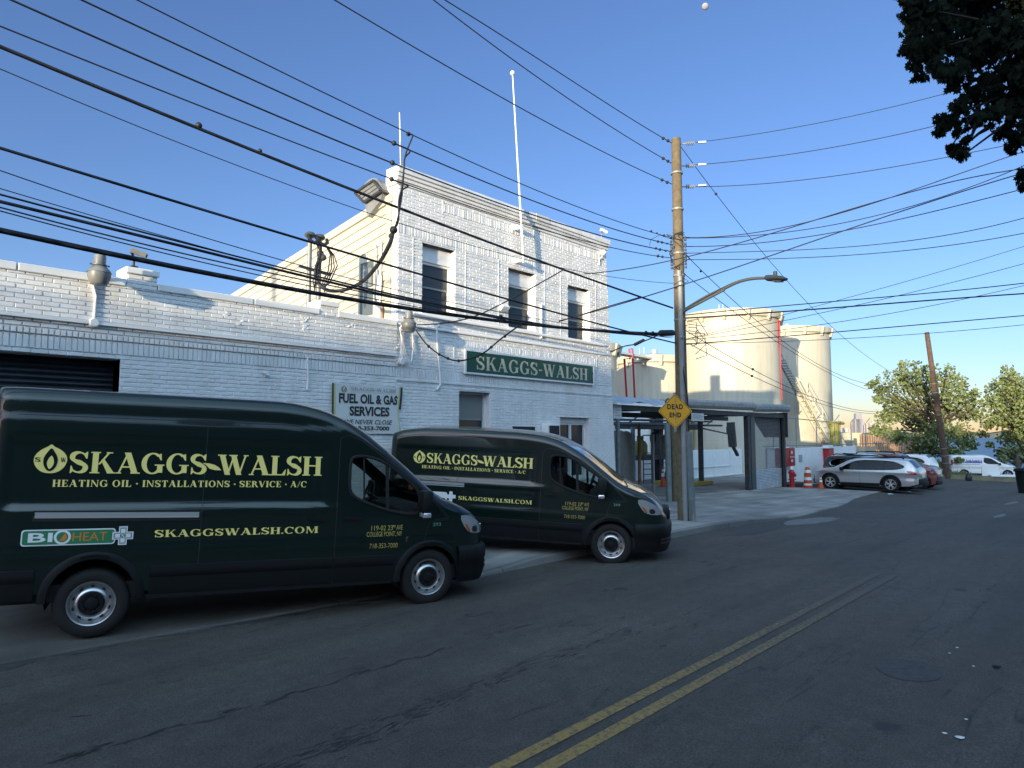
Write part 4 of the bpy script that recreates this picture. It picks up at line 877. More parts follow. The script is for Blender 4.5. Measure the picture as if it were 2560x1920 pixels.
    for nm, pts, wd in (('door_seam', [(-1.235, 2.10 if high else 1.86), (-1.24, 1.5), (-1.25, .35)], .011), ('door_seam', [(-2.75, 2.2 if high else 2.05), (-2.755, .36)], .009),
                        ('door_seam', [(-1.235, 2.10 if high else 1.86), (-1.15, 2.145 if high else 1.93), (-.9, 2.06 if high else 1.90), (-.55, 1.83 if high else 1.76), (-.1, 1.46 if high else 1.44), (.24, 1.08), (-.02, 1.06), (-.06, .95), (-.12, .72)], .009),
                        ('fender_seam', [(-.1, 1.46 if high else 1.43), (.26, 1.10), (.05, 1.085)], .010), ('hood_seam', [(.24, 1.285), (.45, 1.16), (.62, 1.14)], .010)):
        part(nm, B.band(pts, wd, .003), 'black', T)
    if high: part('roof_seam', B.band([(xr + .2, 2.235), (-1.9, 2.24), (-1.3, 2.20)], .010, .004), 'black', T)
    for a in (-1.16, -1.57):
        m = MB(); m.beam(B.at(a, 1.125, -1, .02), B.at(a + .21, 1.115, -1, .02), .03, .035); h = part('door_handle', m, 'black_plastic', T)
    # bumper: rounded plan, extruded
    pl = [(.40, .985), (.55, .97), (.70, .93), (.82, .84), (.92, .68), (.98, .45), (1.01, .2), (1.015, 0)]
    pl = [(x, -y) for x, y in pl] + [(x, y) for x, y in pl[-2::-1]]
    prof = [(.25, .90), (.255, .955), (.33, .985), (.36, 1.0), (.52, 1.005), (.545, 1.02), (.68, 1.02), (.715, .995), (.73, .94)]
    m = MB()
    for x, y in pl: m.v += [(.30 + (x - .30) * k, y * (.3 + .7 * k) if k < 1 else y * k, z) for z, k in prof]
    k = len(prof); m.f = [(i * k + j, (i + 1) * k + j, (i + 1) * k + j + 1, i * k + j + 1) for i in range(len(pl) - 1) for j in range(k - 1)]
    bp = part('bumper', m, 'black_plastic', T, 40)
    m = MB()
    for i in range(2, len(pl) - 3):
        for z0, z1 in ((.40, .43), (.46, .49)):
            a, b = pl[i], pl[i + 1]; 
            if abs(a[1]) > .9 or abs(a[1]) < .4: continue
            m.quad((a[0] + .012, a[1] * 1.012, z0), (b[0] + .012, b[1] * 1.012, z0), (b[0] + .012, b[1] * 1.012, z1), (a[0] + .012, a[1] * 1.012, z1))
    part('grille', m, 'black', bp)
    m = MB(); m.cbox(.80, -.44, .76, .982, .44, .95, .04); 
    gr = part('grille', m, 'black_plastic', T, 40)
    m = MB()
    for z in (.80, .86, .92): m.box(.975, -.38, z, .99, .38, z + .02)
    m.cbox(.97, -.38, .925, .994, .38, .95, .008); part('grille_bar', m, 'chrome', gr)
    m = MB(); m.box(xr + .15, -.88, .30, .6, .88, .48); part('underbody', m, 'black', T)
    m = MB(); m.tube([(.22, -.62, 1.36), (.12, -.1, 1.42)], .012, 5); m.tube([(.22, .2, 1.37), (.12, .7, 1.41)], .012, 5); m.beam((.20, -.8, 1.335), (.20, .8, 1.335), .10, .02); part('wiper', m, 'black', T)
    # cab
    for y in (-.42, .42):
        m = MB(); m.cbox(-1.12, y - .26, .95, -.62, y + .26, 1.10, .04); m.add(MB().cbox(-.10, -.25, 0, .08, .25, .62, .04).xf(Matrix.Translation((-1.10, y, 1.05)) @ Matrix.Rotation(R(-12), 4, 'Y')).v, []); 
        q = MB().cbox(-.08, -.24, 0, .08, .24, .56, .04).xf(Matrix.Translation((-1.10, y, 1.05)) @ Matrix.Rotation(R(-10), 4, 'Y')); m.add(q.v, q.f); part('seat', m, 'seat', T, 40)
    m = MB(); m.cbox(-.42, -.9, .75, .12, .9, 1.24, .06); part('dashboard', m, 'seat', T, 40)
    m = MB(); ring = [(-.46 + .05 * math.sin(a), .42 + .19 * math.cos(a), 1.32 + .18 * math.sin(a)) for a in [2 * math.pi * k / 20 for k in range(22)]]; m.tube(ring, .016, 6, False); m.tube([(-.46, .42, 1.32), (-.25, .42, 1.18)], .03, 6); m.tube([(-.46, .24, 1.32), (-.46, .60, 1.32)], .014, 6); part('steering_wheel', m, 'black', T, 40)
    m = MB(); m.box(-1.32, -.92, .5, -1.28, .92, 2.0); m.box(-1.3, -.92, .5, .1, .92, .56); part('bulkhead', m, 'seat', T)
    deco(T, B)
    return T
def side_text(T, B, name, txt, x0, x1, z0, z1, mt, ser=True, bold=.0, track=.02, shear=0, lift=.004):
    V, F = serif(txt, track)[:2] if ser else sans(txt, bold, shear)
    V = fit(V, x0, x1, z0, z1); m = MB(); put(m, V, F, lambda u, v, l: B.at(u, v, -1, lift + l), .0002); return part(name, m, mt, T)
def badge(T, B, cx, cz, h, mt):
    for i, (pl, dk) in enumerate(flame(cx, cz, h)):
        m = MB(); flat(m, pl, lambda u, v, l: B.at(u, v, -1, .004 + .004 * i)); part('logo', m, 'van_green' if dk else mt, T)
    for c, dx in (('S', -.37), ('W', .37)):
        side_text(T, B, 'logo_letter', c, cx + dx * h - .05 * h * 1.6, cx + dx * h + .05 * h * 1.6, cz - .10 * h, cz + .05 * h, 'van_green', lift=.009)
def door_text(T, B, num):
    side_text(T, B, 'door_lettering', '119-02 23', -.80, -.525, .965, 1.025, 'letter_dim', False, -.012)
    side_text(T, B, 'door_lettering', 'RD', -.52, -.49, 1.0, 1.027, 'letter_dim', False); side_text(T, B, 'door_lettering', 'AVE', -.475, -.395, .967, 1.027, 'letter_dim', False, -.012)
    side_text(T, B, 'door_lettering', 'COLLEGE POINT, NY', -.855, -.40, .882, .948, 'letter_dim', False, -.012)
    side_text(T, B, 'door_lettering', '718-353-7000', -.815, -.455, .745, .805, 'letter_dim', False, -.012)
    side_text(T, B, 'fleet_number', num, .02, .135, 1.0, 1.045, 'letter_green', False, .015)
def rrect(x0, x1, z0, z1, r, n=4):
    o = []
    for cx, cz, a0 in ((x1 - r, z1 - r, 0), (x0 + r, z1 - r, 90), (x0 + r, z0 + r, 180), (x1 - r, z0 + r, 270)): o += [(cx + r * math.cos(R(a0 + 90 * k / n)), cz + r * math.sin(R(a0 + 90 * k / n))) for k in range(n + 1)]
    return o
def deco1(T, B):
    badge(T, B, -4.225, 1.785, .30, 'letter_gold')
    side_text(T, B, 'lettering', 'SKAGGS', -4.06, -2.735, 1.637, 1.872, 'letter_gold', track=.0)
    side_text(T, B, 'lettering', '~', -2.78, -2.58, 1.69, 1.77, 'letter_gold'); side_text(T, B, 'lettering', 'WALSH', -2.625, -1.445, 1.637, 1.872, 'letter_gold', track=-.03)
    side_text(T, B, 'lettering', 'HEATING OIL * INSTALLATIONS * SERVICE * A/C', -4.19, -1.62, 1.498, 1.572, 'letter_gold', track=.05)
    side_text(T, B, 'lettering', 'SKAGGSWALSH.COM', -3.21, -1.455, .955, 1.035, 'letter_gold', track=.03)
    door_text(T, B, '293')
    m = MB(); a, b = -4.31, -2.78
    for z, h, o in ((1.215, .045, .010), (1.185, .016, .012)): 
        q = B.band([(a, z + .004), (b, z - .012)], h, o); m.add(q.v, q.f)
    part('slide_rail', m, 'banner_grey', T); part('rail_slot', B.band([(a - .02, 1.203), (b + .02, 1.188)], .11, .003), 'black', T)
    st = part('sticker', B.patch(rrect(-4.41, -3.58, .90, 1.065, .03), .004, -1, .08), 'sticker_white', T)
    part('sticker_field', B.patch(rrect(-4.398, -3.59, .912, 1.053, .024), .006, -1, .08), 'sticker_green', st)
    side_text(st, B, 'lettering', 'BI', -4.35, -4.14, .938, 1.032, 'sticker_white', False, .02, lift=.008); side_text(st, B, 'lettering', 'HEAT', -3.965, -3.655, .94, 1.028, 'sticker_orange', False, .0, lift=.008)
    circ = lambda cx, cz, r, n=20: [(cx + r * math.cos(2 * math.pi * k / n), cz + r * math.sin(2 * math.pi * k / n)) for k in range(n)]
    part('emblem', B.patch(circ(-4.055, .985, .075), .0085, -1, .05), 'sticker_white', st); part('emblem', B.patch(circ(-4.055, .985, .052), .010, -1, .05), 'sticker_green', st)
    part('emblem', B.patch(smooth_poly([(-4.09, .945), (-4.03, .945), (-4.01, .985), (-4.035, 1.03), (-4.05, .99)], 2), .0115, -1, .05), 'sticker_orange', st)
    c0 = (-3.51, .985)
    for r, wd, mt, o in ((.098, .040, 'sticker_white', .007), (.086, .030, 'galv', .0095), (.072, .020, 'sticker_white', .0115)):
        p = [(-wd, r), (wd, r), (wd, wd), (r, wd), (r, -wd), (wd, -wd), (wd, -r), (-wd, -r), (-wd, -wd), (-r, -wd), (-r, wd), (-wd, wd)]
        m = MB(); flat(m, [(c0[0] + x, c0[1] + z) for x, z in p], lambda u, v, l: B.at(u, v, -1, o)); part('emblem', m, mt, st)
    part('emblem', B.patch(circ(c0[0], c0[1], .028), .013, -1, .05), 'sticker_green', st); side_text(st, B, 'lettering', 'S', c0[0] - .015, c0[0] + .015, c0[1] - .02, c0[1] + .02, 'sticker_white', lift=.0145)
def deco2(T, B):
    badge(T, B, -3.50, 1.66, .235, 'letter_gold')
    side_text(T, B, 'lettering', 'SKAGGS', -3.36, -2.41, 1.555, 1.74, 'letter_gold', track=.0); side_text(T, B, 'lettering', '~', -2.44, -2.28, 1.60, 1.66, 'letter_gold'); side_text(T, B, 'lettering', 'WALSH', -2.32, -1.40, 1.555, 1.74, 'letter_gold', track=-.03)
    side_text(T, B, 'lettering', 'HEATING OIL * INSTALLATIONS * SERVICE * A/C', -3.44, -1.53, 1.458, 1.516, 'letter_gold', track=.05)
    side_text(T, B, 'lettering', 'SKAGGSWALSH.COM', -2.72, -1.39, .935, 1.005, 'letter_gold', track=.03)
    door_text(T, B, '299')
    m = MB(); a, b = -3.6, -2.62
    for z, h, o in ((1.215, .045, .010), (1.175, .016, .012)): q = B.band([(a, z), (b, z)], h, o); m.add(q.v, q.f)
    part('slide_rail', m, 'banner_grey', T)
    p = [(-.04, .11), (.04, .11), (.04, .04), (.11, .04), (.11, -.04), (.04, -.04), (.04, -.11), (-.04, -.11), (-.04, -.04), (-.11, -.04), (-.11, .04), (-.04, .04)]
    m = MB(); flat(m, [(-2.86 + x * .8, .985 + z * .8) for x, z in p], lambda u, v, l: B.at(u, v, -1, .006)); part('sticker', m, 'sticker_white', T)
    st = part('sticker', B.patch(rrect(-3.7, -2.93, .905, 1.055, .03), .004, -1, .08), 'sticker_white', T)
# near van: wheels measured in the photo at these two spots
v1f = atZ(1066, 1509, -.22); v1r = Vector((2.29, 8.26, 0))
def seat_van(front, yaw, n_off):                          # front axle centre from the near front wheel's contact point
    return (front.x - math.sin(yaw) * -(-.95) * 0 + math.cos(yaw + math.pi / 2) * n_off, front.y + math.sin(yaw + math.pi / 2) * n_off, front.z)
YAW1 = R(-19.5); l1 = seat_van(v1f, YAW1, .93)
van('service_van', 'dark green high roof service van nearest the viewer, marked 293 on its front wing', l1, YAW1, .036, True, -4.74, 3.75, deco1)
v2f = atZ(1526, 1412, -.235); YAW2 = R(-58); l2 = seat_van(v2f, YAW2, .93)
van('service_van', 'dark green lower roof service van behind the nearer one, marked 299 on its wing', l2, YAW2, .045, False, -4.08, 3.0, deco2)
# ---------------------------------------------------------------- the yard with its canopy, rack and tanks
cp = thing('loading_canopy', 'low sheet metal canopy over the loading yard beside the office', 'canopy', (24, 13, -.3))
m = MB(); x0, x1, xm = 16.35, 33.35, 22.6
m.add([(xm, 12.95, 3.33), (x1, 12.95, 3.47), (x1, 16, 3.55), (xm, 16, 3.42), (xm, 12.95, 3.25), (x1, 12.95, 3.40), (x1, 16, 3.47), (xm, 16, 3.34)], [(0, 1, 2, 3), (4, 7, 6, 5), (0, 4, 5, 1), (1, 5, 6, 2), (3, 7, 4, 0)])
part('roof', m, 'tin_roof', cp)
m = MB(); n = 64; vs = []
for i in range(n + 1):
    x = x0 + (xm - x0) * i / n; e = .05 * math.sin(i * .9) * .25 + .035 * math.sin(i * .37) ; vs.append(((x, 12.82, 3.07 + e * .9 + .03 * math.sin(i * .2)), (x, 13.6, 3.34 + .012 * math.cos(i * 2.2)), (x, 16, 3.45 + .012 * math.cos(i * 2.2))))
for a, b in zip(vs, vs[1:]):
    for k in range(2): m.quad(a[k], b[k], b[k + 1], a[k + 1])
part('sagging_eave', m, 'tin_roof', cp)
m = MB(); n = 10
for i in range(2):
    a, b = ((xm, 29.4), (29.45, 33.4))[i]; za, zb = 3.02 + .02 * i, 3.10 + .03 * i
    pr = [(12.96, .36), (12.88, .34), (12.83, .25), (12.84, .12), (12.90, .02), (12.98, 0), (13.0, .36)]
    m.extr([(a, y, za + z) for y, z in pr], (b - a, 0, zb - za))
part('gutter', m, 'galv', cp)
m = MB(); m.box(16.4, 13.1, 2.84, 33.3, 13.25, 3.02); m.box(16.4, 16, 2.75, 33.3, 16.15, 2.95)
for x in (19, 22, 25, 28, 31): m.box(x, 13.25, 2.9, x + .1, 16, 3.02)
part('beam', m, 'dark_steel', cp)
for a, y, wd in ((29.15, 13.1, .22), (29.55, 13.14, .42), (33.22, 13.12, .16), (30.2, 15.9, .16), (22, 15.9, .16)):
    m = MB(); m.box(a, y, gz(a, y), a + wd, y + .2, 2.9); part('post', m, 'dark_steel' if wd < .3 else 'lamp_grey', cp)
m = MB(); m.add([(33.42, 13.0, 1.9), (33.42, 13.0, 3.1), (33.42, 14.9, 3.1), (33.42, 14.2, 1.9)], [(0, 1, 2, 3)]); m.extr([(33.4, 13.0, 3.1), (33.4, 13.4, 3.1), (33.4, 13.4, 1.8)], (.06, 0, 0)); part('end_panel', m, 'dark_steel', cp)
for px0, px1, py0, py1 in ((1534, 1553, 1012, 1046), (1729, 1759, 1034, 1052)):
    a, b = atY(px0, py1, 13.05), atY(px1, py0, 13.05); m = MB(); m.box(a.x, 13.04, a.z, b.x, 13.06, b.z); s_ = part('notice_board', m, 'paper', cp)
    m = MB()
    for k in range(4): z = a.z + (b.z - a.z) * (.2 + .18 * k); m.box(a.x + .06, 13.034, z, b.x - .08 - .1 * (k % 2), 13.036, z + .03)
    part('notice_line', m, 'banner_grey', s_)
# rolling grille, half drawn
gt = thing('rolling_grille', 'see-through steel link grille with solid lower slats closing the yard gateway', 'gate', (31.6, 13.3, gz(31.6, 13.3)))
m = MB(); ga, gb, gzb = 30.0, 33.2, .36
for k in range(40): z = gzb + .06 + k * .063; m.beam((ga, 13.3, z), (gb, 13.3, z), .010, .012)
for k in range(39):
    z = gzb + .06 + k * .063; j = 0
    x = ga + .05 + (k % 2) * .075
    while x < gb: m.beam((x, 13.3, z), (x, 13.3, z + .063), .018, .018); x += .15
part('link_curtain', m, 'galv', gt)
m = MB(); zb0 = gz(31.6, 13.3) + .02; k = 0; z = zb0
while z < gzb + .04: m.add([(ga, 13.30, z), (gb, 13.30, z), (gb, 13.275, z + .035), (ga, 13.275, z + .035), (gb, 13.30, z + .07), (ga, 13.30, z + .07)], [(0, 1, 2, 3), (3, 2, 4, 5)]); z += .07
part('slat', m, 'tin_roof', gt)
m = MB(); m.box(gb, 13.22, zb0, gb + .1, 13.36, 2.9); m.box(ga - .06, 13.24, zb0, ga, 13.34, 2.9); part('guide_rail', m, 'black_plastic', gt)
# wooden slat gate folded open and loose posts
sgt = thing('slat_gate', 'weathered wooden slat gate standing open beside the office corner', 'gate', (22, 14.8, -.2))
A = Vector((17.4, 12.1, 0)); Bv = Vector((25.4, 16.7, 0)); n = 26
m = MB()
for k in range(n):
    a = A.lerp(Bv, (k + .04) / n); b = A.lerp(Bv, (k + .93) / n); h = 2.12 + random.uniform(-.04, .04); d = Vector((.5, -.87, 0)) * random.uniform(-.01, .01)
    m.add([(a.x + d.x, a.y + d.y, -.12), (b.x + d.x, b.y + d.y, -.12), (b.x + d.x, b.y + d.y, h), (a.x + d.x, a.y + d.y, h)], [(0, 1, 2, 3)]); m.beam((a + b) / 2 + Vector((0, 0, -.12)), (a + b) / 2 + Vector((0, 0, h)), (b - a).length * .96, .025, (Bv - A).cross(Vector((0, 0, 1))))
mat('old_wood', (.20, .18, .155), .9, col2=(.13, .115, .10), scale=4, bump=.3); part('slat', m, 'old_wood', sgt)
m = MB(); m.tube([(25.55, 16.75, -.4), (25.55, 16.75, 2.35)], .10, 8); part('post', m, 'steel_post', sgt); m = MB(); m.tube([(17.7, 12.15, -.1), (17.7, 12.15, 2.5)], .06, 8); part('post', m, 'steel_post', sgt)
for x, y, h in ((20.2, 13.4, 2.6), (22.7, 14.6, 2.7)): pass
def post(label, x, y, h, r, mt, name='yard_post', grp=None):
    m = MB(); z = gz(x, y) + .04; m.tube([(x, y, z), (x, y, h - .1)], r, 12); m.tube([(x, y, h - .1), (x, y, h - .03), (x, y, h)], [r * 1.15, r * 1.15, r * .5], 12)
    return solid(name, m, mt, label, 'post', grp, 40)
q = Vector((24.68, 15.87, 0)); post('rust streaked steel yard post in front of the loading rack', q.x, q.y, 2.5, .07, 'rust')
post('thin grey steel yard post next to the slat gate', 24.2, 14.9, 2.05, .05, 'galv')
st = thing('timber_stub', 'cut off timber stub pole with pale cap behind the dead end sign', 'post', (20.9, 12.0, gz(20.9, 12)))
m = MB(); m.tube([(20.9, 12.0, gz(20.9, 12)), (20.75, 12.0, 3.05)], .20, 14); part('shaft', m, 'wood_pole', st, 40); m = MB(); m.tube([(20.76, 12, 2.55), (20.75, 12, 3.12)], .215, 14); part('cap', m, 'paper', st, 40)
m = MB(); m.tube([(20.4 + .16 * math.cos(a), 11.95, 3.06 + .16 * math.sin(a)) for a in [2 * math.pi * k / 16 for k in range(17)]] , .022, 6); m.tube([(20.56, 11.95, 3.1), (20.8, 11.98, 3.2), (20.9, 12, 3.12)], .022, 6); part('cable_loop', m, 'cable', st)
m = MB(); m.tube([(20.45, 12.0, gz(20.5, 12)), (20.40, 12.0, 2.4)], .10, 10); part('conduit', m, 'steel_post', st, 40)
# loading rack
lr = thing('loading_rack', 'dark steel tanker loading rack with platform, two ladders and overhead pipes', 'loading rack', (31, 18.8, gz(31, 18.8)))
g0 = gz(31, 18.8)
m = MB(); m.beam((30.95, 18.8, g0), (30.95, 18.8, 3.2), .45, .45); m.beam((30.95, 18.8, 2.7), (30.0, 18.6, 3.3), .15, .15); m.beam((30.95, 18.8, 2.0), (29.7, 18.4, 2.75), .12, .12); part('column', m, 'dark_steel', lr)
m = MB(); m.box(28.4, 18.2, .78, 32.2, 19.4, 1.02); part('platform', m, 'dark_steel', lr)
for xa in (28.65, 30.25):
    m = MB()
    for x in (xa, xa + .75): m.tube([(x, 18.2, g0), (x, 18.2, 1.0), (x, 18.2, 2.0)], .03, 6)
    for k in range(5): m.tube([(xa, 18.2, g0 + .28 + k * .26), (xa + .75, 18.2, g0 + .28 + k * .26)], .022, 6)
    m.tube([(xa, 18.2, 2.0), (xa + .75, 18.2, 2.0)], .03, 6); part('ladder', m, 'lamp_grey', lr)
for xa in (29.45, 31.55):
    m = MB(); m.lathe([(0, 0), (.34, 0), (.38, .1), (.38, .5), (.27, .68), (.16, .72), (.16, .95), (0, .95)], (xa, 18.9, 1.02), n=20); part('valve_drum', m, 'olive', lr, 40)
m = MB()
for y, z in ((17.6, 2.45), (18.2, 2.68), (19.0, 2.55)): m.tube([(17.5, y, z), (35.8, y, z + .1)], .055, 8)
m.tube([(18.6, 17.6, 2.45), (18.6, 17.6, 2.7), (19.4, 17.6, 2.78), (20.2, 17.6, 2.7), (20.2, 17.6, 2.45)], .05, 8); m.box(27, 18, 2.3, 34, 18.7, 2.5); m.tube([(33.3, 17.6, 2.4), (36.4, 17.6, 2.1), (36.4, 17.6, 2.5)], .04, 6)
for k in range(9): m.beam((19 + k * 1.9, 17.8, 2.5), (20.3 + k * 1.9, 17.8, 3.0), .05, .05)
part('overhead_pipe', m, 'dark_steel', lr)
m = MB(); m.beam((36.9, 17.6, 2.75), (37.1, 17.6, 1.35), .42, .2); m.beam((37.1, 17.6, 1.4), (37.7, 17.6, .85), .16, .12); part('loading_arm', m, 'dark_steel', lr)
m = MB(); m.tube([(31.5, 18.5, 2.7), (31.5, 18.5, 1.4), (31.7, 18.5, 1.1), (32.0, 18.5, 1.05)], .07, 8); part('fill_pipe', m, 'yellow_paint', lr, 40)
m = MB()
for xx, zz in ((31.9, 2.15), (32.15, 2.35), (29.9, 1.85)): m.tube([(xx + .22 * math.cos(a), 18.4, zz + .26 * math.sin(a)) for a in [2 * math.pi * k / 14 for k in range(15)]], .05, 6)
part('hose', m, 'black_rubber', lr, 40)
for i, (xa, xb, y) in enumerate(((28.6, 31.2, 17.3), (29.2, 31.0, 15.75))):
    m = MB(); m.cbox(xa, y, gz(xa, y) + .03, xb, y + .3, gz(xa, y) + .22, .03); solid('wheel_stop', m, 'yellow_paint', ('yellow concrete wheel stop under the loading rack', 'short yellow concrete wheel stop right of the utility pole')[i], 'wheel stop')
def cone(label, x, y, h=.72, s=1, name='traffic_cone'):
    z = gz(x, y) + .05; t = thing(name, label, 'traffic cone', (x, y, z))
    m = MB(); m.cbox(x - .17 * s, y - .17 * s, z, x + .17 * s, y + .17 * s, z + .04, .01); m.lathe([(.13 * s, .04), (.075 * s, h * .52), (.045 * s, h * .82), (.032 * s, h), (0, h)], (x, y, z), n=18); part('cone', m, 'orange', t, 40)
    m = MB(); m.lathe([(.079 * s, h * .50), (.062 * s, h * .68)], (x, y, z), n=18); part('band', m, 'banner_white', t, 40); m = MB(); m.lathe([(.053 * s, h * .76), (.044 * s, h * .86)], (x, y, z), n=18); part('band', m, 'banner_white', t, 40); return t
cone('orange traffic cone under the loading canopy by the rack ladders', 27.1, 16.2, .9)
cone('small orange and white traffic cone by the silver wagon front bumper', 34.45, 11.9, .62)
m = MB(); q = Vector((26.2, 15.4, .25)); m.tube([(q.x + .26 * math.cos(a), q.y, q.z + .30 * math.sin(a)) for a in [2 * math.pi * k / 20 for k in range(21)]], .03, 6); solid('hose_reel', m, 'black_rubber', 'black hose hoop hanging by the timber stub', 'hose')
# walls behind
ph = thing('pump_house', 'pale rendered pump house wall with yellow pipes at the back of the loading yard', 'building', (40, 24, -1))
m = MB(); m.box(26, 24, -1.4, 44, 24.3, 4.1); part('wall', m, 'white_paint', ph)
for xx in (38.7, 41.4, 43.7):
    m = MB(); m.tube([(xx, 23.8, 1.1), (xx, 23.8, 3.9)], .14, 10); m.lathe([(.14, 0), (.24, .02), (.24, .10), (.14, .12)], (xx, 23.8, 3.1), n=12); part('pipe', m, 'yellow_paint', ph, 40)
for xx in (30.5, 34.5, 45.5): pass
lw = thing('yard_wall', 'low white rendered wall at the back of the loading yard', 'wall', (38, 20, -1))
m = MB(); m.box(24, 20.4, -1.3, 52, 20.65, 1.1); part('render', m, 'white_paint', lw); m = MB(); m.box(24, 20.33, -.62, 52, 20.4, -.55); m.box(36.5, 20.36, .0, 42.5, 20.4, .06); m.box(42.45, 20.36, 0, 42.52, 20.4, 1.4); part('rail', m, 'grey_wall', lw)
ww = thing('boundary_wall', 'long white panelled boundary wall behind the parked cars', 'wall', (41, 14.1, -.6))
m = MB(); x = 33.5
while x < 47.4:
    m.box(x, 14.1, -1.2, min(x + 1.22, 47.4), 14.2, 1.33 + random.uniform(-.012, .012)); x += 1.235
part('panel', m, 'white_paint', ww)
m = MB(); m.tube([(33.6, 14.08, 1.36), (36.2, 14.08, 1.36), (36.2, 14.08, -.5)], .045, 8); part('pipe', m, 'white_paint', ww, 40)
m = MB(); m.tube([(33.5, 14.3, 1.45), (60, 15.5, 1.40)], .03, 6); m.tube([(33.5, 14.3, 3.0), (47, 14.6, 2.78)], .025, 6)
for k in range(6): x = 34.8 + k * 3.1; m.tube([(x, 14.3, .8), (x, 14.3, 3.0 - k * .04), (x + .35, 14.1, 3.4 - k * .04)], .028, 6)
part('fence_rail', m, 'galv', ww)
m = MB(); m.box(37.6, 14.085, .55, 38.1, 14.099, .95); part('notice', m, 'banner_grey', ww)
rbx = thing('hose_cabinet', 'large red steel cabinet mounted on the white boundary wall', 'cabinet', (35.2, 13.9, .4))
m = MB(); m.cbox(34.45, 13.72, .42, 36.1, 14.09, 1.36, .02); part('case', m, 'red_paint', rbx); m = MB(); m.box(35.4, 13.705, .46, 36.06, 13.718, .86); m.box(35.4, 13.705, .92, 36.06, 13.718, 1.32); part('door', m, 'red_paint', rbx)
m = MB(); m.box(35.4, 13.70, .87, 36.08, 13.719, .905); m.box(35.55, 13.699, 1.05, 35.75, 13.704, 1.2); m.box(35.55, 13.699, .62, 35.75, 13.704, .76); part('handle', m, 'banner_white', rbx)
rp = thing('gate_pier', 'bright red square pier with white top in the boundary wall', 'post', (41.7, 13.9, -.6)); m = MB(); m.cbox(41.35, 13.75, -1.2, 42.15, 14.09, 1.25, .02); part('shaft', m, 'red_paint', rp); m = MB(); m.cbox(41.25, 13.7, 1.25, 41.95, 14.09, 1.42, .02); part('cap', m, 'white_paint', rp)
hx, hy = 33.61, 12.96; hz = gz(hx, hy) + .03
hd = thing('fire_hydrant', 'red fire hydrant with white bonnet in front of the boundary wall', 'hydrant', (hx, hy, hz))
m = MB(); m.lathe([(0, 0), (.17, 0), (.17, .05), (.125, .06), (.115, .36), (.18, .37), (.18, .42), (.12, .43), (.115, .68), (.17, .69), (.17, .73), (.13, .76), (.08, .88), (0, .9)], (hx, hy, hz), n=20); m.tube([(hx - .22, hy, hz + .58), (hx + .22, hy, hz + .58)], .06, 10); m.tube([(hx, hy - .2, hz + .6), (hx, hy, hz + .6)], .075, 10); part('barrel', m, 'red_paint', hd, 40)
m = MB(); m.lathe([(.085, .86), (.07, .96), (.03, 1.0), (.03, 1.04), (0, 1.04)], (hx, hy, hz), n=14); part('bonnet', m, 'banner_white', hd, 40)
bx, by = 34.7, 12.6; bz = gz(bx, by)
br = thing('traffic_barrel', 'scuffed orange and white channelizer barrel left of the silver wagon', 'barrel', (bx, by, bz)); m = MB(); m.lathe([(.26, 0), (.26, .06), (.2, .07), (.19, .35), (.175, .36), (.165, .72), (.15, .73), (.11, .98), (.05, 1.05), (0, 1.05)], (bx, by, bz), n=18); part('shell', m, 'orange', br, 40)
m = MB(); m.lathe([(.192, .40), (.182, .55)], (bx, by, bz), n=18); part('band', m, 'banner_white', br, 40); m = MB(); m.lathe([(.172, .76), (.14, .9)], (bx, by, bz), n=18); part('band', m, 'banner_white', br, 40); m = MB(); m.lathe([(.20, .14), (.196, .24)], (bx, by, bz), n=18); part('band', m, 'banner_white', br, 40)
m = MB(); m.box(33.9, 13.2, gz(34, 13), 36.4, 14.05, gz(34, 13) + .16); solid('steel_hatch', m, 'steel_hatch', 'low rusty steel hatch on the ground by the hydrant', 'hatch')
# tanks
def tank(label, px, D, rad, ztop, gaps=0):
    c = atD(px, 900, D); x, y = c.x, c.y; z0 = -1.4; t = thing('storage_tank', label, 'tank', (x, y, z0), group='cream storage tanks behind the yard')
    m = MB(); m.lathe([(rad, z0), (rad, z0 + 2.9), (rad - .012, z0 + 2.92), (rad - .012, z0 + 5.9), (rad - .024, z0 + 5.92), (rad - .024, ztop)], (x, y, 0), n=96); part('shell', m, 'tank_paint', t, 30)
    m = MB(); m.lathe([(rad - .01, ztop - .55), (rad + .16, ztop - .50), (rad + .20, ztop - .06), (rad + .16, ztop), (rad * .5, ztop + .25), (0, ztop + .32)], (x, y, 0), n=96); part('roof', m, 'tank_paint', t, 30)
    for k in range(14):
        a = 2 * math.pi * k / 14 + .35; m = MB(); u = Vector((math.cos(a), math.sin(a), 0)); c0 = Vector((x, y, 0)); m.beam(c0 + u * (rad + .05) + Vector((0, 0, ztop - .75)), c0 + u * (rad + .24) + Vector((0, 0, ztop - .05)), .22, .16); part('vent_hood', m, 'tank_paint', t)
    m = MB(); m.tube([(x + .5, y, ztop + .2), (x + .5, y, ztop + .75)], .22, 10); m.tube([(x - 1, y, ztop + .2), (x - 1, y, ztop + .8)], .03, 6); m.tube([(x - 1.6, y, ztop + .15), (x - 1.6, y, ztop + .7)], .03, 6); part('roof_vent', m, 'tank_paint', t)
    return t, Vector((x, y, 0)), rad, ztop
T1 = tank('large cream storage tank right behind the utility pole', 1826, 50, 3.50, 10.75)
T2 = tank('cream storage tank farthest right with a leaning stair in front', 1965, 60, 3.62, 11.15)
T3 = tank('lower cream storage tank seen between the office and the utility pole', 1628, 52, 2.75, 7.85)
T4 = tank('cream storage tank showing only as a sliver past the office corner', 1463, 42, 1.95, 7.55)
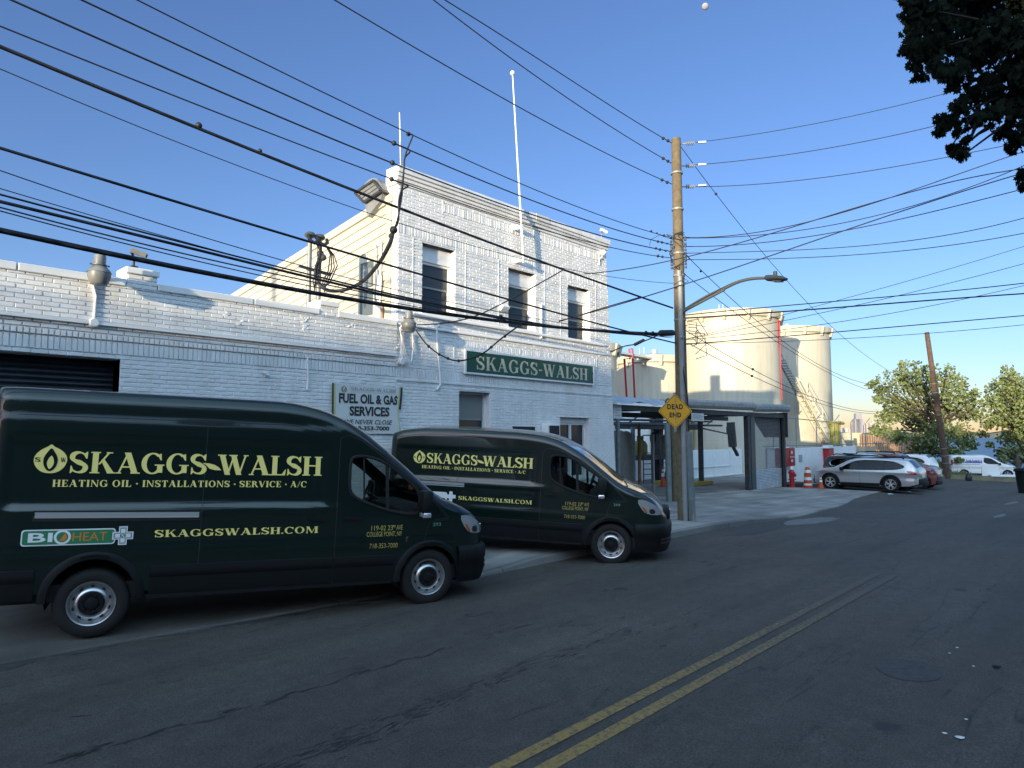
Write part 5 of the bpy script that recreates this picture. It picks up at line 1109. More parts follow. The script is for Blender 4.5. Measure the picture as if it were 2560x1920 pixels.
m = MB(); c = T3[1]; e = T4[1]; m.beam((e.x + 1.2, e.y + .6, 7.55), (c.x - 1.5, c.y - 1.2, 7.6), .7, .14); part('catwalk', m, 'grey_wall', T4[0])
def rpipe(t, pts, r=.10): part('foam_pipe', MB().tube(pts, r, 8), 'red_pipe', t, 40)
p = atD(1569, 985, 47); rpipe(T3[0], [atD(1567, 1000, 47), atD(1561, 897, 47), atD(1575, 897, 47), atD(1573, 872, 47), atD(1581, 872, 47), atD(1582, 892, 47), atD(1587, 1000, 47)], .075)
p = T1[1]; rpipe(T1[0], [atD(1936, 797, 48.5), atD(1944, 800, 48), atD(1945, 900, 48), atD(1954, 1030, 48), atD(1962, 1110, 48)], .085); rpipe(T1[0], [atD(1949, 800, 47.8), atD(1950, 860, 47.8), atD(1955, 1000, 47.8)], .05)
# stair between the tanks
stt = thing('tank_stair', 'steep cream steel stair with handrails leaning against the right tank', 'stair', (57, 19.2, -1))
a, b = atD(2072, 1128, 55), atD(1992, 984, 55); d2 = Vector((.55, -.6, 0)); m = MB(); m.beam(a, b, .12, .36); m.beam(a + d2, b + d2, .12, .36); part('stringer', m, 'tank_paint', stt)
m = MB()
for k in range(11): q = a.lerp(b, (k + .5) / 11); m.beam(q, q + d2, .30, .06)
part('tread', m, 'olive', stt)
m = MB()
for o in (Vector(), d2):
    u = Vector((0, 0, 1.15)); m.tube([a + o + u, b + o + u], .045, 6); m.tube([a + o + u * .55, b + o + u * .55], .03, 6)
    for k in range(5): q = a.lerp(b, k / 4) + o; m.tube([q, q + u], .035, 6)
c2 = atD(1989, 945, 55); m.tube([atD(2075, 1105, 54.5), atD(1985, 945, 54.5)], .06, 6); m.tube([atD(2078, 1108, 54.5), atD(1991, 943, 54.5)], .06, 6); part('handrail', m, 'tank_paint', stt)
m = MB(); e0, e1 = atD(1990, 984, 55), atD(1946, 902, 53)
for k in range(14): q = e0.lerp(e1, k / 13); m.beam(q, q + Vector((.5, -.3, .02)), .26, .10)
part('upper_tread', m, 'galv', stt)
m = MB(); m.tube([e0 + Vector((0, 0, .9)), e1 + Vector((0, 0, 1.0))], .03, 6); m.beam(e0, e1, .06, .14); part('upper_rail', m, 'tank_paint', stt)
m = MB(); f0 = atD(2060, 1150, 54)
for dx in (-22, -8, 8, 20): m.tube([atD(2063 + dx, 1150, 54), atD(2058, 1098, 54)], .05, 6)
m.tube([atD(2040, 1150, 54), atD(2085, 1150, 54)], .05, 6); part('trestle', m, 'rust', stt)
m = MB(); q0, q1 = atD(2087, 1130, 50), atD(2086, 1058, 50); m.tube([q0 + Vector((0, 0, -2)), q1], .34, 12); m.lathe([(.45, 0), (.45, .15), (0, .15)], q1, n=12); m.tube([q1 + Vector((-.5, .3, .0)), q1 + Vector((.7, -.4, 0))], .12, 8); solid('vent_stack', m, 'olive', 'short olive pipe stack right of the far tank', 'pipe', smooth=40)
# low clutter and corrugated container row beyond the wall
for i, (px0, px1, py0, py1, D, mt, lab) in enumerate(((2094, 2136, 1082, 1150, 66, 'tank_paint', 'low cream horizontal tank beyond the boundary wall'), (2124, 2157, 1082, 1150, 74, 'container', 'grey and cream block beside the corrugated fence'))):
    a, b = atD(px0, py1, D), atD(px1, py0, D); m = MB(); u = Vector((_r.x, _r.y, 0)); v = Vector((_f.x, _f.y, 0)); base = Vector((a.x, a.y, gz(a.x, a.y) - .3)); wd = (b - a).dot(u)
    P = [base, base + u * wd, base + u * wd + v * 2.5, base + v * 2.5]; m.extr([(p.x, p.y, p.z) for p in P], (0, 0, b.z - base.z))
    for k in range(4): z = base.z + (b.z - base.z) * (.3 + .2 * k); m.beam(base + Vector((0, 0, z - base.z)) - v * .05, base + u * wd - v * .05 + Vector((0, 0, z - base.z)), .06, .1)
    solid(('low_tank', 'storage_block')[i], m, mt, lab, ('tank', 'shed')[i])
cf = thing('corrugated_fence', 'tall rust streaked corrugated fence receding behind the parked cars', 'fence', (82, 20, -2))
A = atD(2151, 1150, 72); Bq = atD(2290, 1150, 105); m = MB(); n = 120; vs = []
for i in range(n + 1):
    q = A.lerp(Bq, i / n); nrm = Vector((-(Bq - A).y, (Bq - A).x, 0)).normalized(); o = nrm * (.16 if (i // 2) % 2 else 0); zt = lerp([(0, 2.15), (.5, 1.9), (1, 1.2)], i / n); vs.append(((q.x + o.x, q.y + o.y, -4), (q.x + o.x, q.y + o.y, zt)))
for a, b in zip(vs, vs[1:]): m.quad(a[0], b[0], b[1], a[1])
L = A + Vector((-5.0, 5.2, 0)); m.quad((L.x, L.y, -4), (A.x, A.y, -4), (A.x, A.y, 2.15), (L.x, L.y, 2.2)); part('sheet', m, 'container', cf)
m = MB()
for i in range(0, n + 1, 4): a = vs[i]; m.beam((a[0][0], a[0][1] - .2, -4), (a[1][0], a[1][1] - .2, a[1][2] + .05), .12, .12)
part('post', m, 'rust', cf)
bf = thing('board_fence', 'short rusty board fence at the end of the white wall', 'fence', (50, 14.4, -1)); m = MB()
for k in range(18): x = 47.5 + k * .28; m.box(x, 14.3, -1.4, x + .25, 14.34, 1.25 + random.uniform(-.05, .05))
part('board', m, 'container', bf)
# ---------------------------------------------------------------- utility pole, street lamp, sign and wires
PB = atD(1711, 1307, 17); PT = atD(1690, 347, 17); PB.z = gz(PB.x, PB.y) + .05
def pole_at(z): t = (z - PB.z) / (PT.z - PB.z); return PB + (PT - PB) * t
up = thing('utility_pole', 'tall weathered wooden utility pole crowded with wires at the kerb', 'utility pole', tuple(PB))
m = MB(); m.tube([PB.lerp(PT, k / 16) for k in range(17)], [.165 - .05 * k / 16 for k in range(17)], 20); part('shaft', m, 'wood_pole', up, 50)
m = MB(); tc = (EYE - PB); tc.z = 0; tc.normalize(); sdv = Vector((tc.y, -tc.x, 0))
off_c = tc * .19 + sdv * -.03
m.tube([PB + off_c + Vector((0, 0, .0)), pole_at(5.9) + tc * .15 + sdv * -.02], .062, 12); m.tube([pole_at(5.9) + tc * .15, pole_at(6.05) + tc * .14], .062, 10); part('conduit', m, 'conduit_grey', up, 50)
m = MB()
for z in (.25, .42, 1.7, 3.0, 4.4, 5.7): m.tube([pole_at(z) + off_c * .95 + Vector((0, 0, -.03)), pole_at(z) + off_c * .95 + Vector((0, 0, .03))], .07, 12)
for z in (5.95, 6.5, 7.6, 8.5, 4.85): m.tube([pole_at(z) + Vector((0, 0, -.02)), pole_at(z) + Vector((0, 0, .02))], .15, 16)
part('band', m, 'galv', up, 50)
m = MB(); RND = random.Random(5)
for k in range(11):                                      # rack of spools and clamps where the secondary wires end
    z = 6.15 + .075 * k
    for s in (-1, 1): p = pole_at(z) + sdv * -s * .17 + tc * RND.uniform(-.05, .08); m.tube([p - Vector((0, 0, .03)), p + Vector((0, 0, .02))], .030, 8)
part('spool', m, 'dark_steel', up)
m = MB()
for k in range(9):
    a = RND.uniform(0, 6.28); z = RND.uniform(5.8, 6.95); p = pole_at(z); m.tube([p + tc * .13 + sdv * RND.uniform(-.16, .16), p + tc * .2 + sdv * RND.uniform(-.3, .3) + Vector((0, 0, RND.uniform(-.2, .1))), p + tc * .14 + sdv * RND.uniform(-.16, .16) + Vector((0, 0, RND.uniform(-.5, .2)))], .011, 5)
m.tube([pole_at(6.85) + sdv * .1, pole_at(7.0) + sdv * .45, pole_at(6.9) + sdv * .68, pole_at(6.75) + sdv * .7], .008, 5)
m.tube([pole_at(4.0) + tc * .16 - sdv * .05, pole_at(3.5) + tc * .22 - sdv * .06, pole_at(2.9) + tc * .2 - sdv * .14, pole_at(.4) + tc * .14 - sdv * .17], .016, 5)
for k in range(6):                                       # tangle on the right at the lower telephone wires
    z = 4.9 - .08 * k; p = pole_at(z) - sdv * .2; m.tube([p, p - sdv * RND.uniform(.1, .4) + Vector((0, 0, RND.uniform(-.1, .05))), p - sdv * RND.uniform(.15, .5) + Vector((0, 0, RND.uniform(-.6, -.2))), p - sdv * RND.uniform(.05, .3) + Vector((0, 0, RND.uniform(-.7, -.3)))], .009, 5)
part('jumper', m, 'cable', up, 40)
pst = thing('steel_post', 'grey green steel channel post standing against the right side of the utility pole', 'post', (15.8, 8.3, PB.z))
a = atD(1731, 1311, 16.8); b = atD(1722, 1079, 16.8); m = MB(); a.z = PB.z; m.beam(a, b, .13, .10); part('channel', m, 'steel_post', pst); m = MB(); m.tube([a + tc * .07 - sdv * .02, a + tc * .07 - sdv * .02 + Vector((0, 0, .36))], .055, 10); part('foot', m, 'lamp_cup', pst, 40)
sgn = thing('road_sign', 'diamond shaped amber dead end sign strapped to the utility pole', 'sign', tuple(atD(1688, 1027, 16.72)))
sc = atD(1688, 1028, 16.72); fa = -math.atan2(tc.x, tc.y) ; nrm = (tc * math.cos(R(20)) - sdv * math.sin(R(20))).normalized(); su = Vector((-nrm.y, nrm.x, 0))
if su.dot(Vector((_r.x, _r.y, 0))) < 0: su = -su
def sfn(u, v, l=0): return sc + su * u + Vector((-.02 * v, 0, v)) + nrm * l
def dia(r, l, c=.035): return [sfn(x, z, l) for x, z in smooth_poly([(0, r), (r, 0), (0, -r), (-r, 0)], 0)]
H = .432
m = MB(); p = []
for a0 in (90, 0, -90, -180):
    for k in range(5): q = R(a0 + 45 - 22.5 * k); c0 = (.375 * math.cos(R(a0)), .375 * math.sin(R(a0))); p.append((c0[0] + .045 * math.cos(q), c0[1] + .045 * math.sin(q)))
m.extr([tuple(sfn(x, z, 0)) for x, z in p][::-1], tuple(nrm * .004)); part('plate', m, 'amber_sign', sgn)
m = MB(); k0, k1 = .945, .915
for i in range(len(p)):
    a, b = p[i], p[(i + 1) % len(p)]; m.quad(*[tuple(sfn(x * k, z * k, .0055)) for (x, z), k in ((a, k0), (b, k0), (b, k1), (a, k1))])
part('border', m, 'black', sgn)
for txt, z0, z1, w in (('DEAD', .045, .175, .20), ('END', -.155, -.03, .148)):
    V, F = sans(txt, .045, 0, 1.15); m = MB(); put(m, fit(V, -w, w, z0, z1), F, lambda u, v, l: tuple(sfn(u, v, .006))); part('lettering', m, 'black', sgn)
m = MB(); m.box(-.05, -.01, -.245, .05, .0, -.235); m.v = [tuple(sfn(x, z, .006 + y * .1)) for x, y, z in m.v]; part('small_print', m, 'letter_dim', sgn)
m = MB(); m.beam(sfn(0, -.5, -.02), sfn(0, .46, -.02), .06, .03); part('bracket', m, 'galv', sgn)
lp = thing('street_lamp', 'grey street lamp on a long curved arm fixed to the utility pole', 'street lamp', tuple(atD(1706, 775, 16.9)))
L0 = pole_at(4.98) + (_r * .1); pts = [(1708, 778, 16.85), (1760, 745, 16.5), (1808, 722, 16.2), (1845, 704, 15.95), (1880, 696, 15.7), (1918, 695, 15.5)]
m = MB(); pp = smooth_poly([tuple(atD(*q)) for q in pts], 2, False); m.tube(pp, [.050 - .018 * i / (len(pp) - 1) for i in range(len(pp))], 12); m.tube([atD(1708, 778, 16.85), atD(1812, 724, 16.15)], [.042, .03], 8); part('arm', m, 'lamp_grey', lp, 50)
ha = atD(1914, 695, 15.52); hb = atD(1969, 697, 15.15); d = (hb - ha); m = MB(); sec = []
for k, (t, w, h0, h1) in enumerate(((0, .06, -.05, .05), (.08, .11, -.07, .07), (.35, .15, -.075, .075), (.75, .14, -.06, .06), (.93, .08, -.045, .03), (1, .02, -.02, .01))):
    c = ha + d * t; s_ = d.cross(Vector((0, 0, 1))).normalized(); sec.append([tuple(c + s_ * (w * math.cos(a)) + Vector((0, 0, (h1 if math.sin(a) > 0 else -h0) * math.sin(a)))) for a in [2 * math.pi * i / 14 for i in range(14)]])
for i in range(len(sec) - 1):
    o = len(m.v); m.add(sec[i] + sec[i + 1], [(j, (j + 1) % 14, (j + 1) % 14 + 14, j + 14) for j in range(14)])
part('head', m, 'lamp_grey', lp, 50)
m = MB(); c = ha + d * .45; m.lathe([(.045, .06), (.045, .15), (.03, .165), (0, .165)], tuple(c), n=12); part('photocell', m, 'lamp_grey', lp, 40)
m = MB(); c = ha + d * .55; m.beam(c + d * -.18 + Vector((0, 0, -.075)), c + d * .2 + Vector((0, 0, -.065)), .16, .02); part('lens', m, 'lamp_cup', lp)
# second pole far behind to the left carries the street wires (outside the frame)
op = MB(); OP = Vector((-26, 7.9, 0)); op.tube([OP + Vector((0, 0, -.3)), OP + Vector((0, 0, 10))], [.17, .12], 12); solid('utility_pole', op, 'wood_pole', 'wooden utility pole farther up the street carrying the same wires', 'utility pole', smooth=40)
def path3(pts, per=10):                                  # smooth curve through points, spacing-aware
    out = []; n = len(pts)
    if n < 3: return pts
    t = [0.]
    for a, b in zip(pts, pts[1:]): t.append(t[-1] + max((b - a).length, 1e-4) ** .9)
    tg = []
    for i in range(n):
        if i in (0, n - 1): j = 1 if i == 0 else n - 1; tg.append((pts[j] - pts[j - 1]) / (t[j] - t[j - 1])); continue
        d0 = (pts[i] - pts[i - 1]) / (t[i] - t[i - 1]); d1 = (pts[i + 1] - pts[i]) / (t[i + 1] - t[i]); w0 = t[i + 1] - t[i]; w1 = t[i] - t[i - 1]; tg.append((d0 * w0 + d1 * w1) / (w0 + w1))
    for i in range(n - 1):
        h = t[i + 1] - t[i]
        for k in range(per):
            s = k / per; out.append(pts[i] * (2 * s ** 3 - 3 * s * s + 1) + tg[i] * h * (s ** 3 - 2 * s * s + s) + pts[i + 1] * (-2 * s ** 3 + 3 * s * s) + tg[i + 1] * h * (s ** 3 - s * s))
    return out + [pts[-1]]
WG = 'overhead wires strung from the utility pole'
def parab(pts, x_end):                                   # carry a wire on past the frame along its own sag, in its plane
    P0, P1, P2 = pts[0], pts[len(pts) // 2], pts[-1]
    xs = [p.x for p in (P0, P1, P2)]; zs = [p.z for p in (P0, P1, P2)]
    def f(x): return sum(zs[i] * math.prod((x - xs[j]) / (xs[i] - xs[j]) for j in range(3) if j != i) for i in range(3))
    return f
def sagfit(pts):
    import numpy as np
    o = pts[0]; s = np.array([(p.xy - o.xy).length for p in pts]); z = np.array([p.z for p in pts]); c = np.polyfit(s, z, 3 if len(pts) > 5 else 2)
    wt = np.ones(len(pts)); wt[-1] = 3; c = np.polyfit(s, z, 3 if len(pts) > 5 else 2, w=wt); e = pts[-1]; L_ = s[-1]
    return [Vector((o.x + (e.x - o.x) * t, o.y + (e.y - o.y) * t, float(np.polyval(c, t * L_)))) for t in [k / 24 for k in range(25)]]
def wire(label, pix, plane, r, extend=None, name='overhead_wire', cat='wire', clip=(), start=None):
    A, B = plane; pts = [atP(px, py, A, B) for px, py in pix]
    if len(pts) > 4: pts = sagfit(pts)
    f = parab(pts, 0) if len(pts) > 2 else None
    if extend == 'left':
        d = (pts[0] - pts[1]); sl_ = d.z / math.hypot(d.x, d.y); q = pts[0]
        e = Vector((-24, q.y + (q.y - pts[1].y) / (q.x - pts[1].x) * (-24 - q.x), 0)); L_ = (e.xy - q.xy).length; e.z = min(9.6, max(3.5, q.z + sl_ * L_ * .45 + .0)); mid = (e + q) / 2; mid.z = q.z + sl_ * L_ * .5 * .8
        pts = [e, mid] + pts
    elif extend == 'right':
        d = (pts[-1] - pts[-2]).normalized(); pts = pts + [pts[-1] + d * 2.5, pts[-1] + d * 6]
    m = MB(); m.tube(path3(pts), r * .86, 6)
    for px, py, rr in clip: q = atP(px, py, A, B); m.sphere(q, rr * .8, 7)
    return solid(name, m, 'cable', label, cat, WG, 60)
PP = (PB.x, PB.y); LP = ((-26, 7.6), (14.9, 8.38))
lefts = [
 ('highest primary wire rising from the pole top to the upper left', [(1112, 0), (1270, 98), (1424, 199), (1560, 285), (1650, 341), (1684, 360)], .012, [(1658, 346, .05), (1670, 352, .05)]),
 ('second primary wire rising from the pole top to the upper left', [(1083, 0), (1215, 98), (1343, 194), (1500, 299), (1650, 391), (1684, 411)], .012, [(1658, 396, .05), (1670, 403, .05)]),
 ('third primary wire crossing the bare flagpole on its way to the upper left', [(836, 0), (1060, 131), (1293, 267), (1480, 364), (1643, 445), (1684, 462)], .012, [(1655, 450, .05), (1668, 456, .05)]),
 ('thin wire with a clamp touching the whip antenna above the office roof', [(345, 0), (866, 260), (1018, 333), (1300, 455), (1560, 561), (1682, 595)], .011, [(1021, 335, .045), (1628, 578, .035), (1642, 583, .03), (1660, 589, .04)]),
 ('second wire of the left span with a round clamp above the office corner', [(205, 0), (860, 304), (985, 358), (1303, 490), (1560, 581), (1682, 612)], .014, [(985, 358, .05), (1645, 604, .04), (1655, 606, .04), (1668, 609, .03)]),
 ('third wire of the left span, meeting the office roof corner', [(25, 0), (500, 204), (860, 361), (980, 407), (1306, 529), (1560, 603), (1680, 629)], .015, [(981, 407, .05), (1640, 621, .04), (1650, 624, .045), (1664, 627, .035)]),
 ('fourth wire of the left span with a clamp just below the office roof corner', [(0, 66), (480, 254), (860, 406), (979, 448), (1309, 557), (1560, 627), (1680, 645)], .011, [(979, 448, .045), (1645, 640, .045), (1656, 642, .04)]),
 ('thick lashed cable sloping across the upper office facade towards the pole', [(0, 117), (497, 320), (890, 479), (1312, 639), (1484, 700), (1600, 743), (1682, 770)], .026, [(497, 314, .05), (650, 377, .035)]),
 ('very thin wire passing the vent hood on the office roof', [(0, 167), (480, 366), (981, 571), (1398, 655), (1692, 709)], .007, []),
 ('heavy black cable passing in front of the two service masts', [(0, 371), (400, 490), (760, 601), (1080, 695), (1275, 749), (1575, 830), (1690, 858)], .020, []),
 ('thin wire above the lower cable bundle in front of the siding', [(0, 432), (300, 520), (610, 620), (910, 712), (1250, 778), (1500, 822), (1680, 845)], .007, []),
 ('thin wire at the top of the lower left cable bundle', [(0, 475), (300, 556), (620, 644), (960, 736), (1280, 800), (1500, 828), (1684, 842)], .006, []),
 ('medium black cable of the lower left bundle just under the thin one', [(0, 486), (300, 566), (560, 634), (787, 686), (960, 733), (1240, 790), (1500, 829), (1684, 838)], .013, []),
 ('thick black cable in the middle of the lower left bundle', [(0, 502), (300, 580), (560, 642), (787, 693), (960, 738), (1240, 794), (1330, 806)], .021, [(1252, 792, .05)]),
 ('thin wire below the thick cable of the lower left bundle', [(0, 518), (300, 597), (560, 656), (800, 709), (1060, 760), (1290, 806)], .010, []),
 ('lowest thin wire of the lower left bundle', [(0, 527), (300, 607), (560, 666), (800, 722), (1060, 770), (1290, 810)], .008, []),
 ('thickest black trunk cable along the street, ending in a sleeve at the pole', [(0, 578), (221, 621), (348, 649), (700, 716), (960, 762), (1285, 809), (1500, 825), (1690, 835)], .036, [(1615, 830, .04), (1632, 831, .04), (1649, 832, .04)])]
for i, (lab, px, r, cl) in enumerate(lefts):
    dy = .10 * math.sin(i * 1.7); wire(lab, px, ((-26, 7.6 + dy), (PP[0] - .1, PP[1] - .12 + dy)), r, 'left', clip=cl)
m = MB(); q0, q1 = atP(1648, 833, *LP), atP(1684, 832, *LP); m.tube([q0, q0.lerp(q1, .1), q0.lerp(q1, .9), q1], [.04, .075, .075, .05], 10); solid('cable_splice', m, 'cable', 'black splice sleeve where the thick trunk cable reaches the pole', 'cable', smooth=40)
# service drop with drip loop to the masts, feeder loops
SP_ = ((7.0, 12.05), (9.4, 8.3))
def span(label, pts, r, name='service_cable', clip=()):
    m = MB(); m.tube(path3([Vector(p) for p in pts]), r, 6)
    for q, rr in clip: m.sphere(q, rr, 7)
    return solid(name, m, 'cable', label, 'cable', None, 60)
J = atP(984, 575, *LP)
span('black service cable looping from a wire junction down to the two masts', [J, atD(972, 615, 11.2), atD(940, 668, 11.9), atD(900, 708, 12.4), atD(850, 727, 12.7), atD(812, 722, 12.9), atD(789, 695, 13), atD(790, 672, 13.05), atD(800, 640, 13.1), atD(801, 610, 13.1)], .035, clip=[(J, .06), (atD(978, 590, 11.1), .045)])
for k, (a, b, lab) in enumerate(((( 1018, 333), (1030, 345), 'long'), ((985, 358), (1025, 378), 'middle'), ((979, 448), (1020, 466), 'short'))):
    P = [atP(a[0], a[1], *LP), atP(a[0] + 14, a[1] + 6, *LP), atP(*b, *LP)] + ([atP(1012, 395, *LP), atP(1010, 420, *LP)] if k < 2 else [atP(1005, 475, *LP)]) + [atP(1003 - 3 * k, 500, *LP), atP(990 + 2 * k, 560, *LP), J]
    span('%s black feeder dropping from a clamped wire to the cable junction' % lab, P, .013, 'feeder_cable')
span('thin cable rising from the office corner lamp to the lashed cable above', [atP(1408, 675, *LP), atD(1275, 749, 13.2), atD(1177, 794, 13.3), atD(1100, 809, 13.5), atD(1043, 812, 13.7)], .012)
span('black cable with spaced ties drooping in front of the sign board', [atD(1040, 826, 13.7), atD(1072, 866, 13.4), atD(1110, 892, 13.2), atD(1147, 902, 13.0), atD(1195, 890, 13.0), atD(1255, 845, 13.2), atP(1302, 811, *LP)], .015, clip=[(atD(1072, 866, 13.4), .03), (atD(1098, 886, 13.25), .03), (atD(1120, 896, 13.15), .03), (atD(1147, 902, 13.0), .03), (atD(1195, 891, 13.0), .03), (atD(1228, 868, 13.1), .03), (atD(1262, 841, 13.2), .03)])
span('cable crossing the far office corner to the lower bundle', [atP(1600, 743, *LP), atD(1500, 772, 17), atD(1397, 804, 16)], .013)
span('spiral tied guy running from the far office corner to the pole splice', [atD(1526, 880, 18.6), atD(1560, 866, 18.2), atD(1590, 860, 17.8), atD(1612, 852, 17.5), atP(1650, 836, *LP)], .016, clip=[(atD(1588 + 4 * k, 861 - 2 * k, 17.8), .045) for k in range(6)])
# spans to the right, over the street
RT = (PP, (25.5, -6.0))
rights = [
 ('highest wire leaving the pole top to the right behind the maple leaves', [(1702, 359), (1780, 353), (1981, 320), (2200, 273), (2374, 231)], .010),
 ('second highest wire leaving the pole top to the right', [(1702, 415), (1777, 409), (2100, 365), (2200, 346), (2336, 315)], .011),
 ('third highest wire leaving the pole top to the right', [(1702, 466), (1777, 468), (1876, 461), (2100, 437), (2200, 424), (2498, 367)], .011),
 ('steepest of the twisted wires rising right under the leaves', [(1719, 593), (1882, 579), (2033, 553), (2100, 537), (2258, 480), (2560, 379)], .013),
 ('twisted wire rising right, second below the leaves', [(1765, 594), (1951, 579), (2100, 564), (2321, 500), (2560, 414)], .012),
 ('wire rising right, third below the leaves', [(1750, 615), (1843, 612), (2100, 579), (2400, 512), (2560, 472)], .013),
 ('level wire rising gently to the right with a short clamp', [(1731, 632), (1951, 626), (2100, 620), (2330, 593), (2560, 545)], .011),
 ('lowest level wire of the middle group running right', [(1731, 648), (1933, 646), (2100, 641), (2330, 618), (2560, 583)], .011)]
for i, (lab, px, r) in enumerate(rights): wire(lab, ([(1704, px[0][1] + 2)] if px[0][0] > 1710 else []) + px, ((PP[0] + .1, PP[1] - .1), (25.5 + .3 * math.sin(i * 2), -6.0)), r, 'right')
wire('long cable crossing behind the pole from the office facade to the upper right', [(1459, 686), (1600, 666), (1690, 646), (1843, 612), (2033, 552), (2200, 500), (2535, 425)], ((12.3, 9.4), (25, -7)), .013, 'right')
wire('cable from the lower bundle passing the pole to the upper right', [(1397, 803), (1620, 739), (1701, 712), (1915, 645), (2100, 582), (2330, 500), (2560, 432)], ((12.0, 9.6), (25, -7)), .014, 'right')
lows = [
 ('thin line climbing from the pole over the tanks, uppermost of its trio', [(1730, 846), (2067, 759), (2330, 684), (2560, 616)], .007),
 ('thin line climbing from the pole over the tanks, middle of its trio', [(1754, 844), (2000, 790), (2262, 738), (2560, 659)], .008),
 ('laced double cable from the pole over the tank roof to the right', [(1745, 785), (1940, 766), (2067, 755), (2330, 732), (2560, 708)], .014),
 ('thin line climbing from the pole over the tanks, lowest of its trio', [(1754, 846), (2067, 812), (2376, 751), (2560, 714)], .008),
 ('thick black cable from the pole past the large tank roof to the right', [(1745, 793), (1900, 783), (2148, 765), (2330, 750), (2560, 734)], .020),
 ('black cable from the pole crossing both tanks to the right edge', [(1725, 860), (1900, 846), (2067, 832), (2330, 809), (2560, 789)], .014),
 ('lowest thin cable crossing both tanks and the leaning pole top', [(1721, 858), (2067, 850), (2330, 831), (2560, 812)], .008)]
for i, (lab, px, r) in enumerate(lows): wire(lab, [(1706, px[0][1] + (px[0][0] - 1706) * .08)] + px, ((PP[0] + .1, PP[1] - .1), (26.5, -5.0 + .2 * i)), r, 'right')
FAR = (PP, (64, 12.6))
downs = [
 ('thin guy falling from the pole top to the left far tree', [(1702, 368), (1783, 477), (1867, 579), (1951, 685), (2081, 820), (2156, 881), (2242, 938)], .010),
 ('thin wire falling from the pole rack to the far tree, upper of a pair', [(1710, 633), (1807, 727), (1915, 820), (2067, 924), (2130, 948), (2205, 964)], .011),
 ('thin wire falling from the pole rack to the far tree, lower of a pair', [(1704, 680), (1813, 763), (1941, 854), (2067, 930), (2120, 955), (2169, 974)], .011),
 ('telephone wire sloping past the large tank with one clamp, upper', [(1709, 822), (1882, 923), (1985, 978), (2100, 1013), (2189, 1029)], .012),
 ('telephone wire sloping past the large tank with one clamp, lower', [(1725, 860), (1880, 940), (2026, 1001), (2110, 1024), (2189, 1034)], .012)]
for i, (lab, px, r) in enumerate(downs): wire(lab, px, ((PP[0] + .12, PP[1] - .05), (64, 12.6 + .1 * i)), r, clip=[(1882, 923, .05)] if i == 3 else [(1880, 940, .05)] if i == 4 else [(1790, 485, .05)] if i == 0 else [(1752, 678, .04)] if i == 1 else [])
for i, (py, lab) in enumerate(((359, 'highest'), (415, 'middle'), (467, 'lowest'))):
    t = thing('string_insulator', '%s grey string insulator on the right of the pole top' % lab, 'insulator', tuple(atP(1720, py, *RT)), group='string insulators at the pole top')
    a, b = atP(1706, py, *RT), atP(1738, py - 1, *RT); m = MB(); m.tube([a, b], .018, 6); part('rod', m, 'galv', t)
    m = MB()
    for k in range(4): c = a.lerp(b, .3 + .16 * k); m.tube([c, c + (b - a).normalized() * .025], .055, 10)
    part('disc', m, 'lamp_cup', t)
    m = MB(); m.beam(atP(1746, py - 3, *RT), atP(1765, py - 4, *RT), .05, .04); part('clamp', m, 'banner_white', t)
# ---------------------------------------------------------------- parked cars
def alloy(par, x, y, z, sgn, Rt=.345, spokes=5):
    f = lambda pr: [(r, y + sgn * h) for r, h in pr]
    w_ = part('wheel', MB().lathe(f([(0, -.16), (.24, -.16), (.24, -.04)]), (x, 0, z), 'y', 20), 'black', par)
    m = MB(); m.lathe(f([(.24, -.21), (Rt - .02, -.21), (Rt, -.18), (Rt, -.03), (Rt - .03, 0), (.25, .0), (.235, -.03)]), (x, 0, z), 'y', 40); part('tyre', m, 'black_rubber', w_, 40)
    m = MB(); m.lathe(f([(.245, -.01), (.235, .004), (.222, -.03)]), (x, 0, z), 'y', 36); m.lathe(f([(.055, -.02), (.05, .0), (0, .004)]), (x, 0, z), 'y', 16)
    for k in range(spokes):
        for d in (-.2, .2):
            a = 2 * math.pi * k / spokes + .3; c0 = Vector((x + .04 * math.cos(a), y - sgn * .012, z + .04 * math.sin(a))); c1 = Vector((x + .23 * math.cos(a + d), y - sgn * .008, z + .23 * math.sin(a + d))); m.beam(c0, c1, .02, .062, (0, 1, 0))
    part('rim', m, 'alloy', w_, 40)
